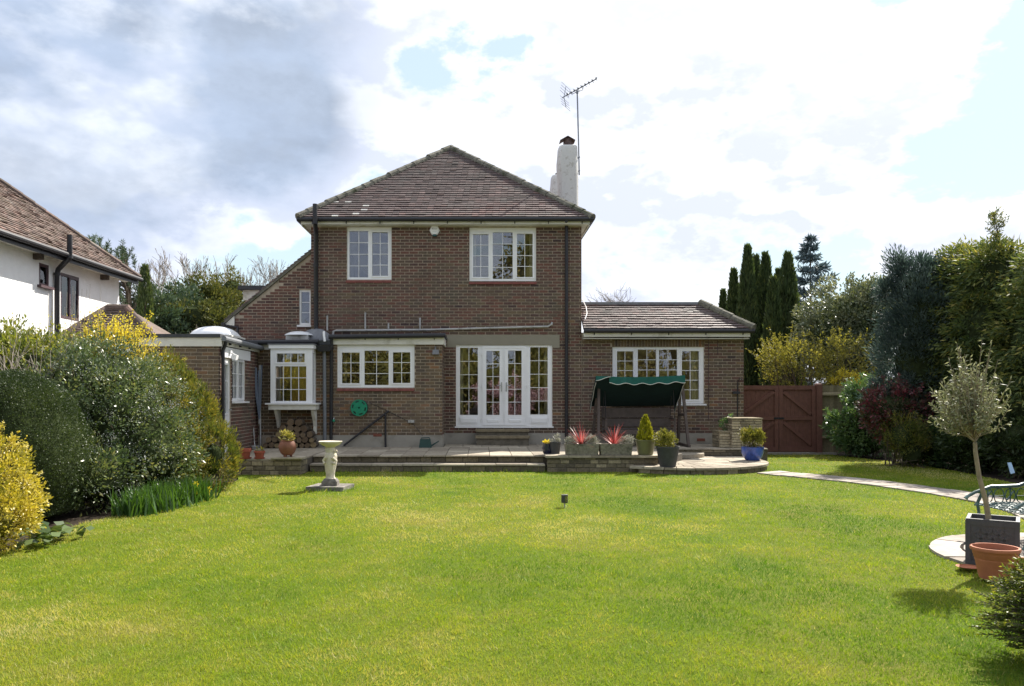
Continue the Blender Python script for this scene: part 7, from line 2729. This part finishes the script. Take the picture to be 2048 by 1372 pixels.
# columnar cypresses behind the extension
Yc = 27.0
for i, (px, py, w, dy, lab) in enumerate((
        (1446, 586, 22, 2.0, 'smallest dark columnar cypress at the left end of the row'),
        (1467, 545, 30, 1.0, 'second columnar cypress from the left, with a pointed top'),
        (1495, 497, 40, 0.0, 'tallest dark columnar cypress in the row behind the extension'),
        (1512, 517, 34, 1.4, 'slim columnar cypress just right of the tallest one'),
        (1531, 512, 40, 0.6, 'columnar cypress with a blunt top in the middle of the row'),
        (1546, 562, 36, -1.2, 'shorter columnar cypress in front of the two rightmost ones'),
        (1557, 545, 36, 1.2, 'columnar cypress half hidden left of the rightmost one'),
        (1576, 512, 50, -0.4, 'rightmost broad columnar cypress in the row'))):
    Y = Yc + dy
    h = Z_(py, Y)
    b = (X_(px, Y), Y, 0)
    A = thing('cypress', lab, 'tree', b, 'row of columnar cypresses')
    R = w / 2 * Y / F * 1.55
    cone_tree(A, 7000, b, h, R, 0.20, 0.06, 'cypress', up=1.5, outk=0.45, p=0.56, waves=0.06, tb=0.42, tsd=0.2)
    trunk(A, b, h * 0.9, 0.09)
    mb = MB()
    mb.lathe([(R * 0.7, 0.1), (R * 0.72, h * 0.3), (R * 0.62, h * 0.6), (R * 0.3, h * 0.85), (0.02, h * 0.95)], b, 12, tone=0.1)
    mb.build('inner_foliage', 'leaf_litter_core', A)


def spruce(A, b, h, R, n_br, mat, nl=24, L=0.11, W=0.03, upk=0.15, seed=0, z0=0.05, stiff=0.6):
    rn = random.Random(seed)
    P_, D_, T_ = [], [], []
    mbs = MB()
    for k in range(n_br):
        t = z0 + (1 - z0) * (k + rn.random()) / n_br
        t = round(t * 17) / 17 + rn.gauss(0, 0.008)
        t = min(max(t, z0), 0.99)
        a = rn.uniform(0, 2 * math.pi)
        Lb = R * (1 - t) ** 0.85 * rn.uniform(0.7, 1.1) + 0.05
        d = Vector((math.cos(a), math.sin(a), upk + 0.35 * t))
        s0 = Vector((b[0], b[1], b[2] + h * t))
        tip = s0 + d * Lb
        mbs.tube([s0, tip], [0.02 * (1 - t) + 0.006, 0.004], 3, caps=False)
        m = int(nl * (0.35 + Lb / R))
        for q in range(m):
            f = 0.15 + 0.85 * (q + rn.random()) / m
            r_ = Vector((rn.gauss(0, 1), rn.gauss(0, 1), rn.gauss(0, 1))).normalized()
            sd2 = Vector((-math.sin(a), math.cos(a), 0)) * rn.gauss(0, 0.14 * Lb)
            P_.append(tuple(s0 + (tip - s0) * f + sd2 * (1 - f * 0.6)))
            D_.append(tuple(d * stiff + r_ * 0.75))
            T_.append(rn.gauss(0.45 + 0.2 * f, 0.18))
    leaves('crown', np.array(P_), np.array(D_), L * (0.7 + 0.6 * RNG.random(len(P_))), W, np.array(T_), mat, A)
    mbs.tube([(b[0], b[1], b[2]), (b[0], b[1], b[2] + h * 0.99)], [0.12, 0.012], 7)
    mbs.build('trunk', 'bark', A)


Y = 33.0
b = (X_(1621, Y), Y, 0)
A = thing('blue_spruce', 'blue grey spruce with a pointed top behind the cypress row', 'tree', b)
spruce(A, b, Z_(476, Y), 2.7, 230, 'blue_spruce', 46, 0.24, 0.07, 0.02, seed=2)

# glossy holly-like tree
Y = 24.5
hx, hz = X_(1700, Y), Z_(656, Y)
shrub('holly_tree', 'large rounded glossy evergreen tree behind the fence', 'tree', (hx, Y, 0),
      [((hx, Y, hz), (1.5, 1.2, 1.40), 2), ((hx - 0.7, Y - 0.2, hz - 0.5), (0.85, 0.8, 0.9), 1), ((hx + 0.7, Y, hz + 0.55), (0.95, 0.9, 0.8), 1), ((hx + 0.3, Y - 0.3, hz - 1.0), (1.3, 1.0, 0.9), 1)], 380, 26000, 0.28, 0.10, 0.05, 'holly', tb=0.05, stems=(8, 0.05, 0.15, 0.6))
# yellow-green willow-like shrubs behind the gate
Y = 22.6
for i, (px, py, rx, rz_, lab) in enumerate(((1585, 742, 0.95, 0.75, 'pale yellow green twiggy shrub rising behind the garden gates'), (1690, 735, 0.85, 0.85, 'golden green shrub behind the fence, below the holly tree'))):
    c = (X_(px, Y), Y, Z_(py, Y))
    A = shrub('spring_shrub', lab, 'shrub', (c[0], Y, 0), [((c[0], Y, c[2]), (rx, 0.7, rz_), 1.5), ((c[0] - 0.4, Y, c[2] + 0.35), (rx * 0.6, 0.6, rz_ * 0.6), 0.7), ((c[0] + 0.3, Y, c[2] - 0.8), (rx, 0.6, 0.8), 0.7)], 130, 4200, 0.2, 0.07, 0.03, 'willow', core=False, inner=0.3, tb=0.1, stems=(46, 0.014, 0.25, 1.0))
    if i == 0:
        mb = MB()
        P_ = []
        rn = random.Random(77)
        for k in range(22):
            b0 = Vector((c[0] + rn.gauss(0, 0.3), Y, c[2] - 0.3))
            tip = Vector((X_(rn.uniform(1515, 1660), Y), Y + rn.gauss(0, 0.2), Z_(rn.uniform(640, 720), Y)))
            mid = b0 + (tip - b0) * 0.5 + Vector((0, 0, 0.15))
            mb.tube([b0, mid, tip], [0.012, 0.007, 0.003], 4, caps=False)
            for q in range(40):
                f = rn.random()
                p = mid + (tip - mid) * f
                P_.append(tuple(p + Vector((rn.gauss(0, 0.03), rn.gauss(0, 0.03), rn.gauss(0, 0.03)))))
        mb.build('branch', 'bark', A)
        leaves('sprig_leaves', np.array(P_), rdir(len(P_)), 0.06, 0.025, RNG.random(len(P_)), 'willow', A)
    else:
        P, out, ct = clumps([((c[0] - 0.2, Y - 0.4, c[2] - 0.35), (0.55, 0.3, 0.3), 1)], 60, 900, 0.1, 0.3)
        leaves('blossom', P, rdir(len(P)), 0.05, 0.03, RNG.random(len(P)), 'forsythia', A)

# blue-grey cypress
Y = 18.3
bx = X_(1818, Y)
A = thing('blue_cypress', 'soft blue grey conifer tree left of the tall dark hedge', 'tree', (bx, Y, 0))
envs = [((bx + 0.1, Y - 0.3, 2.2), (0.98, 0.85, 1.35), 1.6), ((bx + 0.25, Y - 0.4, 3.3), (0.9, 0.8, 1.0), 1.2), ((bx + 0.15, Y - 0.2, 4.0), (0.62, 0.55, 0.6), 0.8), ((bx - 0.35, Y - 0.1, 1.4), (0.6, 0.6, 0.7), 0.7), ((bx + 0.5, Y, 4.1), (0.4, 0.4, 0.5), 0.4), ((bx - 0.28, Y, 4.5), (0.16, 0.16, 0.3), 0.2), ((bx - 0.45, Y, 3.9), (0.22, 0.2, 0.22), 0.25)]
P, out, ct = clumps(envs, 640, 44000, 0.20, 0.72, zmin=0.9)
n = len(P)
leaves('crown', P, out + rdir(n) * 0.5 + np.array([0, 0, 0.55]), 0.10 * (0.7 + 0.6 * RNG.random(n)), 0.022, 0.55 * ct + RNG.normal(0.22, 0.15, n), 'blue_cypress', A)
mb = MB()
for k, (c, r, w) in enumerate(envs[:3]):
    lump(mb, c, [v * 0.55 for v in r], 14, 0.1, 0.1, seed=k)
mb.build('inner_foliage', 'leaf_litter_core', A)
trunk(A, (bx, Y, 0), 4.0, 0.11)


# tall dark leylandii trees on the right
def leylandii(label, bx, Y, top, R, ncl, nlf, seedtop=True, bits=()):
    A = thing('leyland_cypress', label, 'tree', (bx, Y, 0), 'tall dark conifers on the right boundary')
    envs = [((bx, Y, top * 0.28), (R * 1.05, R, top * 0.30), 1.4), ((bx, Y, top * 0.55), (R, R * 0.95, top * 0.28), 1.4), ((bx, Y, top * 0.80), (R * 0.72, R * 0.7, top * 0.17), 0.9)] + list(bits)
    P, out, ct = clumps(envs, int(ncl * 1.3), int(nlf * 1.15), 0.30, 0.72, zmin=0.15, flat=0.45)
    n = len(P)
    D = out * 0.9 + rdir(n) * 0.55 + np.array([0, 0, -0.25])
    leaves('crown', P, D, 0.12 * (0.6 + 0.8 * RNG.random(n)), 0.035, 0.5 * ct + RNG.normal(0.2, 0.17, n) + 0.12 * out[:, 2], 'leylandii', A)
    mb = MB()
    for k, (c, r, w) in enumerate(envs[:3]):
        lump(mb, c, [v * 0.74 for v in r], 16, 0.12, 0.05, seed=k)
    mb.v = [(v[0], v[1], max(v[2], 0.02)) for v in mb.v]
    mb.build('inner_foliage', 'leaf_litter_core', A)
    trunk(A, (bx, Y, 0), top * 0.9, 0.14)
    return A


leylandii('tall dark green conifer next to the blue grey one', X_(1928, 17.6), 17.6, 4.95, 0.80, 300, 21000)
A = leylandii('tall dark conifer at the right edge with a thin spindly top', X_(2000, 16.6), 16.6, 4.85, 0.95, 300, 21000)
Yt = 16.6
mb = MB()
P_ = []
rn = random.Random(9)
t0 = Vector((X_(2003, Yt), Yt, 4.5))
t1_ = Vector((X_(1988, Yt), Yt, Z_(430, Yt)))
mb.tube([t0, t1_], [0.02, 0.005], 5)
for k in range(26):
    f = rn.uniform(0.15, 0.98)
    s_ = t0 + (t1_ - t0) * f
    e_ = s_ + Vector((rn.uniform(-0.33, 0.33) * (1.15 - f), rn.uniform(-0.25, 0.25), rn.uniform(0.05, 0.25)))
    mb.tube([s_, e_], [0.007, 0.002], 3, caps=False)
    for q in range(30):
        P_.append(tuple(s_ + (e_ - s_) * rn.uniform(0.3, 1.05) + Vector((rn.gauss(0, 0.025), rn.gauss(0, 0.025), rn.gauss(0, 0.025)))))
mb.build('leader', 'bark', A)
leaves('top_sprays', np.array(P_), rdir(len(P_)) + np.array([0, 0, 0.5]), 0.07, 0.022, RNG.random(len(P_)), 'leylandii', A)
leylandii('dark conifer cut off by the right edge of the picture', X_(2120, 15.2), 15.2, 4.6, 1.1, 300, 17000)

# understorey on the right
def under(name, label, px, py, Y, rx, rz_, mat, ncl, nl, L, W, **kw):
    c = (X_(px, Y), Y, Z_(py, Y))
    return shrub(name, label, 'shrub', (c[0], Y, 0), [((c[0], Y, c[2]), (rx, 0.55, rz_), 1.2), ((c[0] + 0.15, Y, max(0.35, c[2] - rz_ * 0.7)), (rx * 0.95, 0.5, 0.45), 0.8)], ncl, nl, 0.16, L, W, mat, stems=(14, 0.012, 0.15, 0.9), **kw)


under('rhododendron', 'mid green leafy rhododendron in front of the fence by the gate', 1718, 850, 19.9, 0.72, 0.62, 'rhododendron', 120, 6500, 0.10, 0.035, tb=0.1)
under('photinia', 'shrub with dark red young leaves beside the rhododendron', 1792, 818, 17.6, 0.72, 0.46, 'photinia', 110, 5500, 0.085, 0.035, tb=0.05)
under('rhododendron', 'green shrub with drooping leaves behind the red leaved one', 1745, 795, 20.3, 0.6, 0.4, 'rhododendron', 80, 3500, 0.10, 0.035, tb=0.0)
under('golden_conifer', 'small olive gold conifer low in the right border', 1806, 872, 17.1, 0.28, 0.42, 'gold_conifer', 70, 4500, 0.06, 0.015, updir=0.8, tb=-0.1)
under('dark_laurel', 'dark leafy laurel low in the shade of the right border', 1858, 885, 17.4, 0.55, 0.50, 'rhododendron', 100, 5000, 0.11, 0.04, tb=-0.1)
under('dark_laurel', 'low dark shrub under the tall conifers at the right', 1945, 880, 16.2, 0.60, 0.45, 'yew', 100, 5000, 0.09, 0.035, tb=-0.05)
under('dark_laurel', 'low dark shrub at the far right edge above the bench', 2050, 880, 15.0, 0.65, 0.5, 'yew', 100, 5000, 0.09, 0.035, tb=-0.05)

# ---- trees beyond the house on the left
Y = 30.0
b = (X_(262, Y), Y, 0)
A = thing('pine_tree', 'dark green pine with bottle brush shoots behind the white house', 'tree', b)
rn = random.Random(5)
P_, D_, T_ = [], [], []
mbs = MB()
mbs.tube([b, (b[0] - 0.1, Y, 5.5), (b[0] - 0.2, Y, 6.9)], [0.2, 0.1, 0.04], 7)
tips = []
for px, py in ((208, 470), (183, 482), (222, 492), (246, 490), (258, 500), (270, 520), (236, 515), (278, 545), (200, 510), (225, 530), (255, 540), (240, 560), (275, 575), (215, 500), (262, 485), (290, 560), (190, 500), (248, 530), (284, 600), (260, 590), (240, 600), (270, 620)):
    tips.append(Vector((X_(px, Y), Y + rn.gauss(0, 0.5), Z_(py, Y))))
for tp_ in tips:
    for q in range(3):
        t2 = tp_ + Vector((rn.gauss(0, 0.18), rn.gauss(0, 0.3), rn.gauss(-0.12, 0.12)))
        s_ = t2 - Vector((rn.gauss(0, 0.12), rn.gauss(0, 0.15), rn.uniform(0.45, 0.75)))
        mbs.tube([Vector((b[0] - 0.1, Y, max(2.0, s_.z - 0.8))), s_, t2], [0.03, 0.018, 0.008], 4, caps=False)
        for k in range(110):
            f = rn.random()
            p = s_ + (t2 - s_) * f
            r_ = Vector((rn.gauss(0, 1), rn.gauss(0, 1), rn.gauss(0, 0.5))).normalized()
            P_.append(tuple(p))
            D_.append(tuple(r_ + (t2 - s_).normalized() * 0.8))
            T_.append(rn.gauss(0.45, 0.2))
leaves('crown', np.array(P_), np.array(D_), 0.16, 0.022, np.array(T_), 'pine', A)
mbs.build('trunk', 'bark', A)

Y = 28.0
b = (X_(290, Y), Y, 0)
A = thing('cypress', 'narrow dark cypress at the far corner of the white house', 'tree', b)
cone_tree(A, 5500, b, Z_(535, Y), 0.42, 0.18, 0.05, 'cypress', up=1.5, outk=0.4, p=0.42, waves=0.06, tb=0.55)
trunk(A, b, 5.4, 0.08)


def far_tree(name, label, px, py, Y, rx, rz_, mat, ncl=130, nl=7000, L=0.16, W=0.07, cr=0.35, **kw):
    c = (X_(px, Y), Y, Z_(py, Y))
    env = [((c[0], Y, c[2]), (rx, rx * 0.8, rz_), 1.3), ((c[0] - rx * 0.45, Y, c[2] - rz_ * 0.4), (rx * 0.7, rx * 0.6, rz_ * 0.7), 0.8), ((c[0] + rx * 0.4, Y, c[2] - rz_ * 0.5), (rx * 0.75, rx * 0.6, rz_ * 0.75), 0.8), ((c[0], Y, max(1.0, c[2] - rz_ * 1.1)), (rx * 0.9, rx * 0.8, rz_ * 0.8), 0.6)]
    A = thing(name, label, 'tree', (c[0], Y, 0))
    P, out, ct = clumps(env, ncl, nl, cr, 0.6, zmin=0.3)
    n = len(P)
    leaves('crown', P, out + rdir(n) * 0.7 + np.array([0, 0, kw.get('up', 0.3)]), L * (0.7 + 0.6 * RNG.random(n)), W, kw.get('tb', 0.0) + 0.5 * ct + RNG.normal(0.25, 0.17, n), mat, A)
    mb = MB()
    for k, (cc, r, w) in enumerate(env[:1]):
        lump(mb, cc, [v * 0.6 for v in r], 14, 0.12, 0.1, seed=k)
    mb.build('inner_foliage', 'leaf_litter_core', A)
    trunk(A, (c[0], Y, 0), c[2], 0.13)
    return A


far_tree('background_conifer', 'olive green bushy conifer behind the house on the left', 410, 595, 36, 1.35, 0.95, 'far_green', tb=0.0, up=0.6)
far_tree('background_conifer', 'pointed olive conifer just left of the sloping roof verge', 462, 590, 38, 0.9, 1.15, 'far_green', tb=0.1, up=0.7, L=0.14, W=0.05)
far_tree('background_tree', 'dull blue green conifer beside the narrow cypress behind the white house', 338, 618, 34, 1.3, 1.1, 'pine', tb=-0.1)
far_tree('background_tree', 'dark green tree low behind the skylight dome', 395, 640, 32, 1.6, 0.9, 'far_green', tb=-0.1)
far_tree('background_tree', 'grey green tree low behind the outbuilding roof', 310, 640, 31, 1.1, 1.0, 'pine', tb=-0.05)
# bare twiggy thicket in front of them
A = thing('bare_thicket', 'pale bare twiggy thicket behind the flat roofed wing', 'bush', (X_(410, 27), 27, 0))
segs = []
rn = random.Random(31)
for k in range(30):
    b0 = Vector((X_(rn.uniform(345, 470), 27), 27 + rn.gauss(0, 0.4), 1.6))
    branching(b0, (rn.gauss(0, 0.35), rn.gauss(0, 0.3), 1), rn.uniform(0.8, 1.35), 0.02, 2, segs, rn, spread=0.45, up=0.25, minr=0.006)
seg_mesh('branch', segs, 'twig_grey', A, 3)

# far bare trees
rn = random.Random(41)
barelab = ['leafless tree at the left of the distant row, beside the narrow cypress', 'tallest leafless tree in the distant row behind the house', 'broad leafless tree right of the tallest one in the distance', 'leafless tree above the olive conifer in the distance', 'leafless tree just left of the sloping roof in the distance', 'leafless tree partly hidden by the sloping roof verge']
for k, (px, py, Y) in enumerate(((330, 520, 58), (370, 500, 55), (410, 522, 60), (465, 515, 57), (515, 528, 60), (562, 525, 62))):
    h = Z_(py, Y)
    b = (X_(px, Y), Y, 0)
    A = thing('bare_tree', barelab[k], 'tree', b, 'leafless trees in the distance')
    segs = []
    rn2 = random.Random(50 + k)
    mb = MB()
    mb.tube([b, (b[0], Y, h * 0.45)], [0.22, 0.14], 6)
    mb.build('trunk', 'twig_grey', A)
    for q in range(5):
        a = rn2.uniform(0, 6.28)
        branching((b[0], Y, h * rn2.uniform(0.30, 0.46)), (math.cos(a) * 0.45, math.sin(a) * 0.45, 1.0), h * 0.30, 0.10, 4, segs, rn2, spread=0.42, up=0.26, shrink=0.62, minr=0.012)
    segs = [s for s in segs if s[1].z < h * 1.02]
    seg_mesh('branches', segs, 'twig_grey', A, 3)
# wispy bare tree behind the extension roof
Y = 30
b = (X_(1240, Y), Y, 0)
A = thing('bare_tree', 'wispy bare twigs showing above the extension roof', 'tree', b)
segs = []
rn2 = random.Random(3)
mb = MB()
mb.tube([b, (b[0], Y, 4.0)], [0.1, 0.05], 6)
mb.build('trunk', 'twig_grey', A)
for q in range(4):
    a = rn2.uniform(0, 6.28)
    branching((b[0], Y, 3.9), (math.cos(a) * 0.6, math.sin(a) * 0.6, 0.9), 0.95, 0.02, 3, segs, rn2, spread=0.5, up=0.1, minr=0.006)
seg_mesh('branches', segs, 'twig_grey', A, 3)

# ================================================================== garden behind the photographer (seen only in the window panes)
env = []
for k in range(13):
    x = -15 + k * 2.4
    env.append(((x, -9 + 0.6 * math.sin(k * 2.1), 2.0), (1.7, 1.2, 2.2 + 0.7 * math.sin(k * 1.7)), 1))
env += [((-9, -13, 4.5), (3, 2, 3.2), 1.5), ((-3, -14, 4.2), (3, 2, 2.6), 1.5), ((4.1, -12, 7.5), (2.9, 2.2, 7.0), 3.2), ((9, -13, 6), (3, 2, 4.5), 1.8), ((15, -10, 4), (3, 2, 4), 1.2)]
P, out, ct = clumps(env, 900, 26000, 0.55, 0.7, zmin=0.1)
o = leaves('garden_trees', P, out + rdir(len(P)) * 0.8, 0.28, 0.13, 0.5 * ct + RNG.normal(0.3, 0.2, len(P)), 'garden_far')
tag(o, 'mass of garden trees and hedge mirrored in the window panes', 'trees', kind='stuff')
mb = MB()
for k, (c, r, w) in enumerate(env):
    lump(mb, c, [v * 0.8 for v in r], 14, 0.1, 0.2, seed=k)
mb.v = [(v[0], v[1], max(v[2], 0.0)) for v in mb.v]
o = mb.build('garden_hedge', 'garden_far')
tag(o, 'dense inner foliage of the hedge mirrored in the window panes', 'hedge', kind='stuff')
P, out, ct = clumps([((1.6, -6.4, 1.3), (1.9, 0.8, 1.3), 1)], 160, 6500, 0.22, 0.6, zmin=0.1)
o = leaves('blossom_bush', P, rdir(len(P)), 0.09, 0.07, RNG.random(len(P)), 'pink_flower')
tag(o, 'pink blossom mirrored in the french door panes', 'blossom', kind='stuff')
